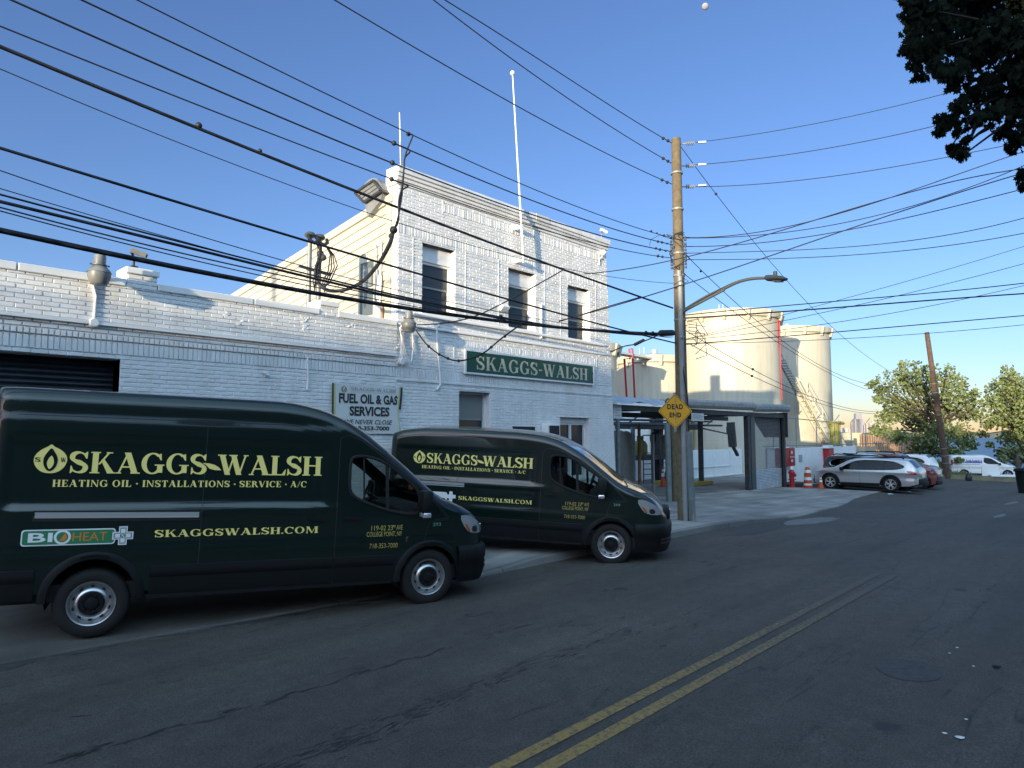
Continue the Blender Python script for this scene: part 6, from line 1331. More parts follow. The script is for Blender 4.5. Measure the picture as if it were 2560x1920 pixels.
def car(name, label, loc, yaw, P):
    T = thing(name, label, P['cat'], loc, (0, 0, yaw), 'cars parked along the boundary wall', local=True)
    L0, L1 = P['front'], P['rear']; wb = P['wb']; k = P.get('h', 1)
    top = P['top']; W = P['w']
    hw = [(L1, W * .72), (L1 + .05, W * .86), (L1 + .18, W * .95), (L1 + .5, W * .99), (-2.2, W), (-.5, W), (.2, W * .985), (L0 - .45, W * .93), (L0 - .2, W * .82), (L0 - .08, W * .66), (L0 - .02, W * .4), (L0, W * .15)]
    xs = [L1, L1 + .02, L1 + .05, L1 + .1, L1 + .18] + frange(L1 + .25, L0 - .4, .055) + [L0 - .35, L0 - .3, L0 - .25, L0 - .2, L0 - .15, L0 - .11, L0 - .08, L0 - .05, L0 - .025, L0 - .01, L0]
    tt = [(x, sum(lerp(top, x + d) for d in (-.08, 0, .08)) / 3) for x in frange(L1, L0, .05)]; tt[0] = top[0]; tt[-1] = top[-1]
    bump = lambda x, z: .02 * math.exp(-((z - P['crease']) / .05) ** 2) - .018 * math.exp(-((z - P['crease'] + .22) / .10) ** 2)
    B = Body(xs, tt, [(L1, .42), (L1 + .4, .30), (L0 - .5, .24), (L0, .34)], hw, P['belt'], P['tum'], P.get('rad', .12), .06, bump, 34, .06)
    wr = P.get('wr', .345)
    win = smooth_poly(P['win'], 2)
    shell, g = B.build([win], [(0, wr, wr + .06), (-wb, wr, wr + .06)], {'windshield': (*P['ws'], P['belt'], 9), 'rear_window': (*P['rw'], P['belt'], 9)})
    part('body', shell, P['mat'], T, 38); part('windshield', g['windshield'], 'car_glass', T, True); part('rear_window', g['rear_window'], 'car_glass', T, True)
    for sg in (-1, 1):
        part('side_window', B.patch(win, -.008, sg), 'car_glass', T, True); part('window_seal', B.loop(win, .016, 0, sg, 5), P.get('trim', 'black_rubber'), T, True)
        for a, b in P['pillars']: part('window_pillar', B.band([(a, P['belt'] - .02), (b, max(z for x, z in P['win']) - .02)], .07, -.002, sg), 'black', T)
        for ax in (0, -wb):
            if P.get('clad', True): part('wheel_arch_trim', arch_trim(B, ax, wr, wr + .03, wr + .12, sg, -6, 186, .015), 'black_plastic', T, 40)
            q = [(ax + (wr + .05) * math.cos(math.pi * i / 14), wr + (wr + .05) * math.sin(math.pi * i / 14)) for i in range(15)]; m = MB()
            for a, b in zip(q, q[1:]): m.quad((a[0], sg * W * .96, a[1]), (b[0], sg * W * .96, b[1]), (b[0], sg * .5, b[1]), (a[0], sg * .5, a[1]))
            m.add([(x, sg * .5, z) for x, z in q], [tuple(range(15))]); part('wheel_well', m, 'black', T); alloy(T, ax, sg * (W - .035), wr, sg, wr)
        part('sill_trim', B.band([(-wb + wr + .12, .32), (-wr - .12, .30)], .16, .012, sg), 'black_plastic', T)
        for a in P['seams']: part('door_seam', B.band([(a, P['belt'] - .02), (a - .01, .40)], .010, .003, sg), 'black', T)
        for a in P['handles']: m = MB(); m.beam(B.at(a, P['belt'] - .10, sg, .02), B.at(a - .2, P['belt'] - .095, sg, .02), .03, .035); part('door_handle', m, P['mat'], T)
        h = part('headlight', B.patch(smooth_poly(P['hl'], 1), .006, sg, .04), 'clear_lens', T, True)
        part('tail_light', B.patch(smooth_poly(P['tl'], 1), .008, sg, .04), 'tail_red', T, True)
        mx = P['mir']; m = MB(); m.cbox(mx - .10, sg * (W + .12) - .09, P['belt'] - .02, mx + .06, sg * (W + .12) + .09, P['belt'] + .14, .04); m.beam((mx, sg * (W - .1), P['belt']), (mx, sg * (W + .08), P['belt'] + .02), .06, .05); part('mirror', m, P.get('mirmat', 'black_plastic'), T, 40)
        if P.get('rails'):
            a, b = P['rails']; m = MB(); yy = sg * (B.side(-1.8, lerp(tt, -1.8) - .1) - .16); m.tube([(a, yy, lerp(tt, a) + .02), (a - .12, yy, lerp(tt, a) + .09), (b + .12, yy, lerp(tt, b) + .10), (b, yy, lerp(tt, b) + .03)], .03, 6); part('roof_rail', m, P.get('railmat', 'black_plastic'), T, 40)
    m = MB(); m.cbox(L1 - .02, -W * .80, .36, L1 + .25, W * .80, .66, .06); part('rear_bumper', m, P.get('bump', 'black_plastic'), T, 40)
    m = MB(); m.cbox(L0 - .22, -W * .62, .26, L0 + .02, W * .62, .50, .05); part('front_bumper', m, 'black_plastic', T, 40); m = MB(); m.box(L0 - .06, -.42, .52, L0 + .012, .42, .68); part('grille', m, 'black', T)
    m = MB(); m.box(L1 + .2, -W * .8, .24, L0 - .3, W * .8, .40); part('underbody', m, 'black', T)
    m = MB()
    for xx in (-.95, -1.95):
        for y in (-.38, .38): m.cbox(xx - .55, y - .24, .5, xx, y + .24, .72, .04); m.cbox(xx - .62, y - .23, .6, xx - .46, y + .23, P['belt'] + .25, .05)
    part('seat', m, 'seat', T, 40)
    m = MB(); m.box(L1 - .026, -.26, .70, L1 - .018, .26, .84); part('number_plate', m, 'banner_white', T)
    return T
wagon = dict(cat='car', front=.93, rear=-3.92, wb=2.745, w=.925, belt=.985, tum=.33, crease=.90, mat='silver_paint', wr=.355,
    top=[(-3.92, .98), (-3.85, 1.10), (-3.70, 1.30), (-3.52, 1.50), (-3.35, 1.535), (-2.6, 1.585), (-1.6, 1.60), (-1.2, 1.575), (-.9, 1.48), (-.45, 1.24), (-.15, 1.07), (.15, 1.025), (.55, .96), (.80, .86), (.88, .76), (.93, .66)],
    win=[(-.42, 1.02), (-.62, 1.14), (-.95, 1.33), (-1.25, 1.44), (-1.7, 1.48), (-2.4, 1.475), (-2.95, 1.42), (-3.28, 1.27), (-3.36, 1.18), (-3.1, 1.08), (-2.6, 1.04), (-1.4, 1.015)], ws=(-1.15, -.14), rw=(-3.82, -3.48), pillars=[(-1.38, -1.34), (-2.42, -2.50)], seams=[-.30, -1.40, -2.45], handles=[-1.12, -2.14],
    hl=[(.48, .84), (.74, .80), (.84, .72), (.78, .68), (.60, .72)], tl=[(-3.42, 1.02), (-3.60, 1.02), (-3.84, .94), (-3.86, .84), (-3.66, .86), (-3.5, .92)], mir=-.58, rails=(-.95, -3.3))
ty = R(90)
c0 = (36.95, 12.0); car('parked_car', 'silver station wagon parked nose in, nearest of the parked row', (c0[0], c0[1], gz(*c0) - .01), ty, wagon)
suv = dict(wagon); suv.update(front=.92, rear=-3.85, wb=2.80, w=.95, belt=1.10, crease=1.0, mat='black_paint', wr=.365, trim='chrome', tum=.28,
    top=[(-3.85, 1.05), (-3.80, 1.30), (-3.66, 1.60), (-3.52, 1.71), (-2.6, 1.77), (-1.5, 1.78), (-1.1, 1.73), (-.8, 1.60), (-.35, 1.34), (-.1, 1.19), (.3, 1.13), (.62, 1.06), (.80, .96), (.88, .84), (.92, .70)],
    win=[(-.45, 1.14), (-.75, 1.38), (-1.1, 1.58), (-1.5, 1.63), (-2.6, 1.62), (-3.2, 1.56), (-3.45, 1.40), (-3.35, 1.18), (-2.4, 1.14)], ws=(-1.05, -.10), rw=(-3.78, -3.58), pillars=[(-1.42, -1.38), (-2.50, -2.56)], seams=[-.3, -1.44, -2.5], handles=[-1.15, -2.2],
    hl=[(.45, .98), (.70, .95), (.82, .85), (.74, .80), (.55, .84)], tl=[(-3.45, 1.15), (-3.7, 1.15), (-3.82, 1.02), (-3.80, .90), (-3.6, .92)], mir=-.62)
c1 = (39.75, 9.5); car('parked_car', 'black sport utility vehicle parked nose out behind the silver wagon', (c1[0], c1[1], gz(*c1)), -ty, suv)
box = dict(suv); box.update(mat='maroon_paint', trim='maroon_paint', front=.75, rear=-3.5, wb=2.95, w=.94, belt=1.22, crease=1.02, tum=.12, rad=.10, wr=.40, cat='car',
    top=[(-3.5, 1.2), (-3.47, 1.70), (-3.36, 1.86), (-2.4, 1.90), (-1.2, 1.90), (-.95, 1.84), (-.55, 1.40), (-.42, 1.28), (.0, 1.24), (.5, 1.18), (.68, 1.08), (.75, .8)],
    win=[(-.62, 1.28), (-.95, 1.70), (-1.1, 1.76), (-3.1, 1.76), (-3.3, 1.70), (-3.3, 1.30)], ws=(-.95, -.40), rw=(-3.49, -3.42), pillars=[(-1.5, -1.5), (-2.5, -2.5)], rails=(-1.2, -3.2), hl=[(.45, 1.0), (.6, 1.0), (.66, .9), (.5, .88)], tl=[(-3.25, 1.15), (-3.42, 1.15), (-3.42, .9), (-3.25, .9)], mir=-.72)
c2 = (42.7, 9.3); car('parked_car', 'boxy maroon off road vehicle parked beyond the black one', (c2[0], c2[1], gz(*c2)), -ty, box)
sed = dict(wagon); sed.update(mat='grey_paint', rear=-3.85, wb=2.78, w=.91, rails=None, clad=False, wr=.33, belt=.94, bump='grey_paint',
    top=[(-3.85, .80), (-3.80, .98), (-3.62, 1.08), (-3.2, 1.13), (-2.9, 1.22), (-2.3, 1.41), (-1.7, 1.45), (-1.2, 1.43), (-.85, 1.32), (-.3, 1.05), (.0, .97), (.5, .90), (.8, .78), (.88, .70), (.93, .6)],
    win=[(-.42, .97), (-.85, 1.22), (-1.2, 1.34), (-1.7, 1.36), (-2.2, 1.32), (-2.75, 1.12), (-2.85, 1.02), (-2.4, .98)], ws=(-1.1, -.14), rw=(-3.0, -2.25), pillars=[(-1.5, -1.46)], seams=[-.3, -1.5], handles=[-1.2, -2.2], tl=[(-3.3, .98), (-3.6, .99), (-3.80, .93), (-3.80, .80), (-3.6, .80)], hl=[(.48, .80), (.74, .76), (.84, .68), (.6, .68)])
c3 = (45.2, 12.9); car('parked_car', 'grey saloon parked nose in between the maroon and the white vehicles', (c3[0], c3[1], gz(*c3)), ty, sed)
wsu = dict(suv); wsu.update(mat='car_white', rails=(-.95, -3.3), trim='black_rubber', rear=-4.0, bump='grey_paint', railmat='black_plastic', tl=[(-3.4, 1.14), (-3.62, 1.18), (-3.96, 1.06), (-3.96, .96), (-3.6, 1.0)], win=[(-.45, 1.14), (-.75, 1.36), (-1.1, 1.56), (-1.5, 1.61), (-2.6, 1.60), (-3.3, 1.52), (-3.6, 1.30), (-3.4, 1.16), (-2.4, 1.14)])
wsu['top'] = [(-4.0, .95), (-3.95, 1.2), (-3.8, 1.5), (-3.6, 1.70)] + suv['top'][4:]
c4 = (49.2, 14.0); car('parked_car', 'white sport utility vehicle farthest along the parked row', (c4[0], c4[1], gz(*c4)), ty, wsu)
# white delivery van beyond the end of the street
vt = dict(wagon); vt.update(cat='van', mat='car_white', front=.88, rear=-3.95, wb=3.06, w=.92, belt=1.12, crease=.95, tum=.14, rad=.14, wr=.33, clad=False, rails=None, bump='black_plastic',
    top=[(-3.95, 1.70), (-3.9, 1.82), (-3.6, 1.85), (-1.8, 1.86), (-1.3, 1.82), (-.95, 1.66), (-.5, 1.36), (-.1, 1.14), (.3, 1.06), (.62, .98), (.78, .86), (.84, .76), (.88, .6)],
    win=[(-.50, 1.15), (-.85, 1.42), (-1.15, 1.62), (-1.5, 1.66), (-1.62, 1.62), (-1.62, 1.18)], ws=(-1.15, -.12), rw=(-3.949, -3.94), pillars=[], seams=[-.3, -1.68, -2.7], handles=[-1.4], hl=[(.30, .98), (.62, .93), (.76, .82), (.60, .78)], tl=[(-3.80, 1.5), (-3.93, 1.5), (-3.93, 1.1), (-3.80, 1.1)], mir=-.55)
A = atD(2413, 1183, 56); Bq = atD(2529, 1186, 55); yw = math.atan2(Bq.y - A.y, Bq.x - A.x)
T = car('delivery_van', 'small white delivery van with blue emblem parked across the end of the street', (Bq.x + .6, Bq.y + .6, gz(Bq.x, Bq.y) + .12), yw, vt)
T['group'] = 'cars parked along the boundary wall'
def vside(x, z, o): return (x, -(.92 * (1 - .14 * max(0, z - 1.12)) + .03 + o), z)
m = MB(); RN = random.Random(4)
for k in range(14): x = -2.95 + k * .085; h = .08 + .16 * abs(math.sin(k * 1.3)); m.quad(vside(x, 1.28, .0), vside(x + .075, 1.28, 0), vside(x + .06, 1.28 + h, 0), vside(x + .015, 1.28 + h, 0))
m.quad(vside(-3.0, 1.25, 0), vside(-1.75, 1.25, 0), vside(-1.75, 1.30, 0.002), vside(-3.0, 1.30, .002)); part('emblem', m, 'ink_blue', T)
m = MB()
for k in range(5): m.quad(vside(-3.75, 1.25 + k * .06, 0), vside(-3.2 - .05 * (k % 2), 1.25 + k * .06, 0), vside(-3.2 - .05 * (k % 2), 1.275 + k * .06, 0), vside(-3.75, 1.275 + k * .06, 0))
m.quad(vside(-3.0, 1.12, 0), vside(-1.9, 1.12, 0), vside(-1.9, 1.15, 0), vside(-3.0, 1.15, 0)); part('small_lettering', m, 'banner_grey', T)
# ---------------------------------------------------------------- trees, far things, litter, moon, houses behind the viewer
del T['group']
def leaf_poly(kind):
    if kind == 'maple':
        a = [(0, -.5), (.10, -.28), (.40, -.38), (.34, -.16), (.56, .02), (.30, .10), (.32, .32), (.14, .22), (0, .55)]
        return a + [(-x, y) for x, y in a[-2:0:-1]]
    return [(0, -.5), (.32, -.22), (.36, .08), (.18, .38), (0, .52), (-.18, .38), (-.36, .08), (-.32, -.22)]
def leaves(m, pts, size, kind, rng, droop=0.0):
    P = leaf_poly(kind)
    for p in pts:
        n = Vector((rng.gauss(0, 1), rng.gauss(0, 1), rng.gauss(.5, .8))).normalized(); u = n.orthogonal().normalized(); u.rotate(Matrix.Rotation(rng.uniform(0, 6.28), 3, n)); v = n.cross(u); s = size * rng.uniform(.7, 1.25)
        if droop: v = (v * .55 + Vector((0, 0, -.8))).normalized(); u = v.cross(n).normalized(); 
        b = n * s * .12
        m.add([p + u * x * s + v * y * s + b * (abs(x) * 2 - .5) for x, y in P], [tuple(range(len(P)))])
def blobpts(c, r, n, rng, shell=.55):
    out = []
    for _ in range(n):
        d = Vector((rng.gauss(0, 1), rng.gauss(0, 1), rng.gauss(0, 1))).normalized() * (rng.uniform(shell, 1) if rng.random() < .75 else rng.random()); out.append(c + Vector((d.x * r[0], d.y * r[1], d.z * r[2])))
    return out
def far_tree(label, base, blobs, D, size, mt, seed, trunk_h, lean=(0, 0), per=1.0):
    """blobs: (px, py, radius px, stretch) read off the photo, spread in depth around the trunk"""
    rng = random.Random(seed); b = Vector(base); t = thing('tree', label, 'tree', base, group='trees at the end of the street'); top = b + Vector((lean[0], lean[1], trunk_h))
    tr = MB(); tr.tube([b - Vector((0, 0, .3)), b.lerp(top, .4) + Vector((.1, 0, 0)), b.lerp(top, .75), top], [.32, .25, .16, .05], 10); lm = MB()
    cr = MB()
    for px, py, rp, stz in blobs:
        dd = D + rng.uniform(-2.6, 2.6); c = atD(px, py, dd); r = rp / FPX * dd
        s0 = b.lerp(top, rng.uniform(.35, .8)); lm.tube([s0, s0.lerp(c, .5) + Vector((0, 0, -.3)), c], [.10, .06, .02], 6)
        leaves(cr, blobpts(c, (r, r, r * stz), int(170 * per * (rp / 26) ** 2), rng, .35), size, 'oval', rng)
    part('trunk', tr, 'bark', t, 40); part('limb', lm, 'bark', t, 40); part('crown', cr, mt, t)
random.seed(11); rg = random.Random(12)
bl = [(2170, 962, 8, 1.2), (2196, 946, 8, 1.6), (2215, 940, 9, 1.8), (2240, 935, 9, 2), (2252, 912, 8, 2.2), (2286, 918, 8, 2.4), (2312, 925, 9, 2), (2368, 920, 8, 2.4), (2392, 938, 8, 2), (2415, 965, 8, 1.6), (2438, 975, 7, 2), (2452, 1005, 9, 1.2), (2205, 975, 26, .8), (2185, 958, 14, 1), (2235, 1005, 34, .9), (2218, 1040, 32, .9), (2200, 1075, 26, .8), (2250, 950, 28, 1.2), (2262, 925, 18, 1.5), (2280, 960, 36, 1.1), (2296, 930, 20, 1.6), (2270, 1030, 40, .9), (2310, 985, 40, 1.1), (2330, 945, 30, 1.3), (2345, 1015, 40, 1), (2300, 1060, 40, .9), (2245, 1090, 30, .8), (2360, 960, 26, 1.3), (2376, 930, 15, 1.9), (2385, 990, 34, 1), (2402, 958, 18, 1.3), (2400, 1030, 36, .9), (2350, 1080, 42, .9), (2425, 1000, 24, 1.1), (2440, 985, 12, 1.5), (2440, 1035, 24, .9), (2300, 1105, 36, .8), (2400, 1085, 36, .8), (2330, 1125, 34, .7), (2290, 1135, 22, .8), (2420, 1110, 26, .8), (2380, 1130, 30, .7), (2195, 1000, 16, .9)]
tb = atD(2375, 1180, 62); tb.z = gz(tb.x, tb.y); far_tree('broad leafy tree behind the leaning brown pole', tuple(tb), bl, 61, .26, 'leaf_far', 3, 8.2, (.3, .8), 1.25)
br_ = [(2512, 925, 9, 2), (2530, 928, 9, 2), (2490, 955, 9, 1.6), (2468, 985, 9, 1.4), (2520, 945, 22, 1.5), (2500, 975, 34, 1), (2545, 965, 34, 1.1), (2480, 1010, 28, .9), (2530, 1015, 44, .9), (2565, 1000, 44, 1), (2500, 1050, 34, .8), (2550, 1060, 44, .8), (2470, 1060, 20, .8), (2530, 1095, 34, .7), (2570, 1100, 40, .8), (2600, 1040, 60, 1), (2455, 1085, 16, .7), (2600, 960, 40, 1.1)]
tb = atD(2590, 1180, 64); tb.z = gz(tb.x, tb.y); far_tree('leafy tree cut by the right edge, lit on its top', tuple(tb), br_, 62, .27, 'leaf_far', 8, 7.5, (0, 0), 1.2)
bs = [(2508, 1132, 20, .7), (2530, 1130, 30, .7), (2475, 1112, 12, .8), (2560, 1140, 34, .8), (2510, 1148, 16, .6)]
tb = atD(2545, 1180, 57); tb.z = gz(tb.x, tb.y); far_tree('dark shaded bush behind the white delivery van', tuple(tb), bs, 58.5, .3, 'leaf_far_b', 9, 2.2, (0, 0), 1.2)
bw = [(2310, 1150, 16, .7), (2345, 1160, 16, .7), (2265, 1142, 14, .7), (2395, 1150, 14, .6)]
tb = atD(2335, 1185, 57); tb.z = gz(tb.x, tb.y); far_tree('low scrubby bush around the foot of the leaning pole', tuple(tb), bw, 57, .25, 'weed', 10, 1.0, (0, 0), 1.3)
b0 = atD(2369, 1178, 53); b0.z = gz(b0.x, b0.y) - .1; t0 = atD(2317, 831, 51.5); m = MB(); m.tube([b0.lerp(t0, k / 8) for k in range(9)], [.25 - .09 * k / 8 for k in range(9)], 14)
lpz = thing('leaning_pole', 'bare reddish brown utility pole leaning left beside the far tree', 'pole', tuple(b0)); part('shaft', m, 'brown_pole', lpz, 50)
m = MB()
for k in (.12, .17, .22, .45, .60, .66): c = b0.lerp(t0, k); m.tube([c, c + (t0 - b0).normalized() * .05], .265 - .09 * k, 14)
part('band', m, 'galv', lpz, 50)
rng = random.Random(5); g = MB()
for k in range(1500):
    x = rng.gauss(0, 1); c = atD(2352 + abs(x) * 40 if rng.random() < .6 else 2400 + x * 35, 1184, 55 + rng.uniform(-.8, .8)); c.z = gz(c.x, c.y) + .08; h = rng.uniform(.15, .75) * math.exp(-abs(x) * .5); d = Vector((rng.gauss(0, .25), rng.gauss(0, .25), 1)) * h; w_ = Vector((_r.x, _r.y, 0)) * rng.uniform(.015, .04)
    g.add([c - w_, c + w_, c + d], [(0, 1, 2)])
o = part('weeds', g, 'weed'); o['kind'] = 'stuff'
k0, k1 = atD(2350, 1190, 53), atD(2600, 1190, 50.5); m = MB(); n = 40
for i in range(n):
    a, b = k0.lerp(k1, i / n), k0.lerp(k1, (i + .97) / n); za, zb = gz(a.x, a.y), gz(b.x, b.y); nn = Vector((-(k1 - k0).y, (k1 - k0).x, 0)).normalized() * .4
    if nn.x < 0: nn = -nn
    m.add([(a.x, a.y, za - .1), (b.x, b.y, zb - .1), (b.x, b.y, zb + .30), (a.x, a.y, za + .30), (a.x + nn.x, a.y + nn.y, za + .31), (b.x + nn.x, b.y + nn.y, zb + .31)], [(0, 1, 2, 3), (3, 2, 5, 4)])
mat('old_kerb', (.24, .21, .12), .9, col2=(.12, .12, .10), scale=1.5); struct('end_kerb', m, 'old_kerb')
def vergez(x, y): return gz(x, y) + .30
m = MB(); nn = Vector((.98, .2, 0)) * 9; m.add([(k0.x, k0.y, gz(k0.x, k0.y) + .29), (k1.x, k1.y, gz(k1.x, k1.y) + .29), (k1.x + nn.x, k1.y + nn.y, gz(k1.x + nn.x, k1.y + nn.y) + .29), (k0.x + nn.x, k0.y + nn.y, gz(k0.x + nn.x, k0.y + nn.y) + .29)], [(0, 1, 2, 3)]); mat('verge', (.09, .09, .05), .95, col2=(.15, .13, .09), scale=1.2); struct('verge', m, 'verge')
a = atD(2478, 1178, 52.5); m = MB(); m.xf(Matrix()); q = MB().cbox(-.6, -.05, 0, .6, .05, .95, .02).xf(Matrix.Translation((a.x, a.y, gz(a.x, a.y) + .2)) @ Matrix.Rotation(yw, 4, 'Z') @ Matrix.Rotation(R(-14), 4, 'X')); solid('discarded_board', q, 'paper', 'pale discarded board leaning against the white delivery van', 'board')
a = atD(2510, 1180, 52); q = MB().cbox(-1.0, -.5, 0, 1.0, .5, .2, .06).xf(Matrix.Translation((a.x, a.y, gz(a.x, a.y) + .3)) @ Matrix.Rotation(yw, 4, 'Z')); solid('mattress', q, 'banner_white', 'white mattress lying on the verge by the delivery van wheel', 'mattress')
a = atD(2566, 1192, 33); z = gz(a.x, a.y); bt = thing('rubbish_bin', 'dark green rubbish bin cut by the right edge of the view', 'bin', (a.x, a.y, z)); m = MB(); m.lathe([(.36, 0), (.46, 1.05)], (a.x, a.y, z), n=20); m.lathe([(0, .02), (.36, .02)], (a.x, a.y, z), n=20); part('tub', m, 'van_green', bt, 40); m = MB(); m.lathe([(.50, 1.02), (.52, 1.08), (.45, 1.18), (0, 1.24)], (a.x, a.y, z), n=20); part('lid', m, 'black_plastic', bt, 40)
a = atZ(2420, 1190, -1.0); b = atD(2421, 1186, 50); m = MB(); m.sphere((b.x, b.y, gz(b.x, b.y) + .2), .28, 8, (.8, .8, 1.3)); solid('refuse_bag', m, 'black', 'black refuse bag by the far kerb in front of the white van', 'bag', smooth=True)
for i, (px, py, s, lab) in enumerate(((2402, 1190, .28, 'white paper scrap by the far kerb'), (2274, 1230, .16, 'white paper scrap on the road behind the silver wagon'), (2226, 1236, .18, 'flattened pale paper scrap on the road edge near the wagon'), (2400, 1847, .038, 'crumpled clear wrapper on the road at lower right'), (2362, 1836, .022, 'tiny white fleck beside the crumpled wrapper'), (2492, 1670, .05, 'dark flattened can lying on the road at right'), (2434, 1668, .018, 'white speck on the road left of the flattened can'), (2393, 1621, .02, 'small white chip on the road above the dark patch'), (2374, 1635, .018, 'very small white chip left of the larger one'), (2415, 1801, .018, 'white speck above the crumpled wrapper'))):
    z = -.05
    for _ in range(4): p = atZ(px, py, z); z = gz(p.x, p.y)
    rr = random.Random(i); n = 7; m = MB(); P = [(p.x + s * rr.uniform(.6, 1) * math.cos(2 * math.pi * k / n), p.y + s * rr.uniform(.5, .9) * math.sin(2 * math.pi * k / n), z + .008 + s * rr.uniform(0, .18)) for k in range(n)]
    m.add([(p.x, p.y, z + s * .3 + .006)] + P, [(0, k + 1, (k + 1) % n + 1) for k in range(n)]); solid('litter', m, 'black_plastic' if 'dark' in lab and i == 5 else 'paper', lab, 'litter', 'litter on the road')
q = atZ(2500, 1285, -.2); struct('road_patch', blob(q.x, q.y, .9, .10, .006), 'patch_pale'); q = atZ(2530, 1252, -.4); struct('road_patch', blob(q.x, q.y, 1.3, .12, .006), 'patch_pale')
# maple hanging in from the right
rng = random.Random(31); mt_ = thing('maple_tree', 'dark maple branches hanging into the upper right corner in shade', 'tree', (15.2, -.6, gz(15.2, -.6)))
tb = Vector((12.4, -1.2, 0)); tr = MB(); tr.tube([Vector((13.2, -1.6, -.2)), Vector((13.1, -1.5, 2.5)), Vector((12.6, -1.0, 5)), Vector((12, -.4, 8)), Vector((11.8, 0, 11))], [.38, .32, .27, .20, .08], 12)
cr = MB(); lm = MB()
blobs = [(2300, 20, 55), (2340, 60, 60), (2290, 75, 40), (2280, 120, 34), (2320, 130, 55), (2290, 165, 24), (2370, 110, 70), (2420, 60, 80), (2440, 140, 70), (2390, 190, 48), (2345, 175, 40), (2300, 195, 18), (2500, 90, 80), (2530, 180, 60), (2470, 210, 55), (2430, 240, 36), (2400, 265, 24), (2380, 300, 30), (2355, 300, 20), (2350, 325, 20), (2395, 330, 16), (2440, 300, 34), (2480, 290, 42), (2510, 330, 30), (2540, 280, 45), (2525, 370, 20), (2545, 350, 26), (2395, 375, 24), (2375, 370, 14), (2405, 390, 16), (2415, 350, 10), (2500, 250, 45), (2560, 230, 50), (2575, 330, 45), (2555, 440, 16), (2560, 465, 18), (2580, 420, 30), (2450, 10, 70), (2540, 10, 80), (2370, 20, 60), (2270, 10, 22), (2256, -5, 18), (2580, 130, 70), (2275, 50, 20), (2283, 92, 16)]
blobs += [(2650, y, 100) for y in (40, 180, 320, 430)] + [(2780, y, 110) for y in (60, 220, 380)] + [(x, -110, 110) for x in range(2330, 2900, 110)] + [(x, -260, 120) for x in range(2400, 2900, 130)]
anchor = Vector((12.0, -.5, 7.4))
for px, py, rp in blobs:
    dd = 8.3 + rng.uniform(-.9, .9); c = atD(px, py, dd); r = rp / FPX * dd
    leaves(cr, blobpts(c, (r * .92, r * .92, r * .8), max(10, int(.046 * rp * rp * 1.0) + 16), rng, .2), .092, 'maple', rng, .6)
    if rng.random() < .5: s0 = anchor + Vector((0, 0, rng.uniform(-1.5, 2))); lm.tube([s0, s0.lerp(c, .5) + Vector((0, 0, .25)), c], [.05, .03, .008], 6)
for a_, b_ in (((2560, 110), (2500, 165)), ((2560, 160), (2520, 150)), ((2470, 320), (2410, 365)), ((2480, 270), (2390, 310)), ((2440, 310), (2412, 372))): lm.tube([atD(*a_, 8.3), atD((a_[0] + b_[0]) / 2 + 6, (a_[1] + b_[1]) / 2 - 8, 8.3), atD(*b_, 8.2)], [.028, .018, .008], 6)
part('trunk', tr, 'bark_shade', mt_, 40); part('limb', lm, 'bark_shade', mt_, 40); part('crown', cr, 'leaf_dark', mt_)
# skyline across the water and the day moon
fu, fv = Vector((_r.x, _r.y, 0)), Vector((_f.x, _f.y, 0))
def tower(px, w, top, D, mt, lab, steps=((1, 1),)):
    t = MB(); s = D / FPX
    for ws, hs in steps:
        c = EYE + fv * D + fu * ((px - 1280) * s); hh = (1091 - top) * s * hs; a = fu * (w / 2 * s * ws); d = fv * (w * .7 * s * ws)
        t.extr([tuple(Vector((p.x, p.y, -5))) for p in (c - a, c + a, c + a + d, c - a + d)], (0, 0, hh + 7))
    return solid('distant_tower', t, mt, lab, 'tower', 'city skyline across the water')
sky = [(2097, 9, 1040, ((1, .55), (.6, .85), (.2, 1.0)), 'slim pointed skyline tower nearest the storage tank'), (2144, 20, 1034, ((1.0, .75), (.75, 1)), 'broad dark skyline tower, the biggest of them'), (2132, 9, 1062, ((1, 1),), 'short skyline block left of the biggest tower'), (2161, 9, 1056, ((1, .8), (.5, 1)), 'pointed skyline block right of the biggest tower'), (2180, 16, 1058, ((1, 1), (.4, 1.15)), 'wide pale skyline block near the leafy tree'), (2195, 10, 1064, ((1, 1),), 'small skyline block just left of the leafy tree'), (2110, 14, 1070, ((1, 1),), 'low skyline block right of the pointed tower'), (2120, 12, 1073, ((1, 1),), 'lowest skyline block left of the biggest tower')]
for i, (px, w, tp, stp, lab) in enumerate(sky): tower(px, w, tp, 3900 + 40 * i, 'skyline_b' if i in (1,) else 'skyline', lab, stp)
mo = atD(1763, 16, 6000); m = MB(); m.sphere((0, 0, 0), 29, 24, (1, .62, 1)); m.xf(Matrix.Rotation(R(-47), 4, 'Z') @ Matrix.Rotation(R(25), 4, 'X')); o = bpy.data.objects.new('moon', m.mesh('moon', 'moon', True)); COL.objects.link(o); o.location = mo; tag(o, 'pale gibbous day moon high in the blue sky', 'moon')
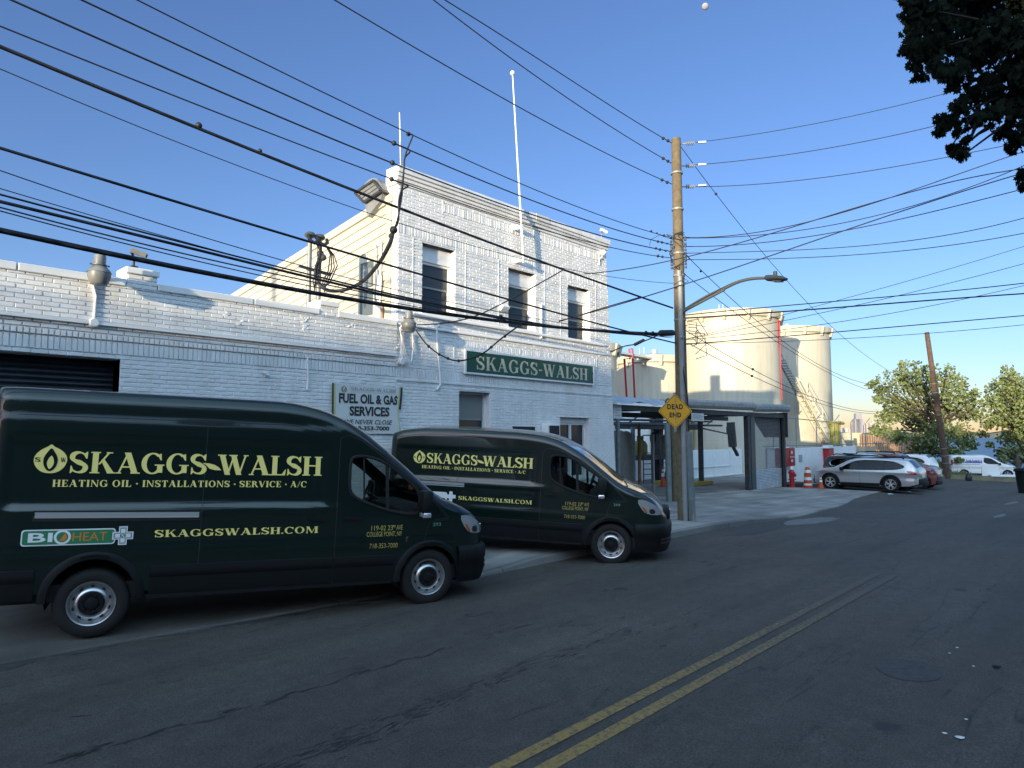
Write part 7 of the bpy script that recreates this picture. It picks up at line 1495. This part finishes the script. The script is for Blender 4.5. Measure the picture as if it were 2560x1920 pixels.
# houses across the street, behind the viewer: they throw the shade and fill the reflections
HT = [(-130 + 12.6 * k, 11.6, (11.6, 11.0, 11.5, 11.1, 11.7, 11.0, 11.4, 11.0)[k], -6.5) for k in range(8)] + [(-28.5, 10.5, 10.6, -6.5), (-17, 11, 8.2, -12), (-5, 11, 8.0, -12.5), (7, 11, 8.3, -12), (19, 11, 7.8, -12.5)]
for i, (x, wd, h, yf) in enumerate(HT):
    t = thing('row_house', '%s brick row house across the street behind the viewer' % ('first second third fourth fifth sixth seventh eighth ninth tenth eleventh twelfth thirteenth'.split()[i]), 'house', (x + wd / 2, (yf * 2 - 10) / 2, 0), group='row houses behind the viewer'); y1 = yf - (i % 3) * .5; yb = y1 - 10
    m = MB(); m.box(x, yb, -.3, x + wd, y1, h - 2.4); part('wall', m, 'brick_red', t)
    m = MB(); m.extr([(x - .2, y1 + .3, h - 2.4), (x - .2, yb - .3, h - 2.4), (x - .2, (y1 + yb) / 2, h)], (wd + .4, 0, 0)); part('roof', m, 'roofing', t)
    if i % 2: m = MB(); m.box(x + 2, y1 - 4.2, h - 1.6, x + 2.9, y1 - 3.3, h + .9); part('chimney', m, 'brick_red', t)
    for f in range(2 if h > 8 else 1):
        for k in range(3):
            a = x + 1.4 + k * (wd - 3.4) / 2; m = MB(); z = 1.2 + f * 3.2; m.box(a, y1 + .001, z, a + 1.3, y1 + .06, z + 1.7); w_ = part('window', m, 'white_paint', t); m = MB(); m.quad((a + 1.2, y1 + .065, z + .1), (a + .1, y1 + .065, z + .1), (a + .1, y1 + .065, z + 1.6), (a + 1.2, y1 + .065, z + 1.6)); part('pane', m, 'pane_dark', w_)

for i, (x, y, h, lab) in enumerate(((-12, -8, 7.6, 'street tree behind the viewer, farthest left of them'), (-5, -9, 8.2, 'street tree behind the viewer, second from the left'), (1.5, -8.5, 7.8, 'street tree directly behind the viewer'), (8, -9, 8.4, 'street tree behind the viewer, right of the middle'), (15, -8, 7.6, 'street tree behind the viewer, second from the right'), (22.5, -7.5, 7.8, 'street tree behind the viewer, farthest right of them'))):
    rng = random.Random(60 + i); t = thing('tree', lab, 'tree', (x, y, 0), group='street trees behind the viewer'); tr = MB(); tr.tube([(x, y, -.3), (x + .1, y, h * .4), (x, y, h * .85)], [.25, .17, .05], 8); part('trunk', tr, 'bark', t, 40); cr = MB()
    for k in range(13): c = Vector((x + rng.gauss(0, 1.8), y + rng.gauss(0, 1.0), h * .55 + rng.gauss(0, 1.5))); leaves(cr, blobpts(c, (1.4, 1.1, 1.15), 190, rng, .2), .45, 'oval', rng)
    part('crown', cr, 'leaf_dark', t)
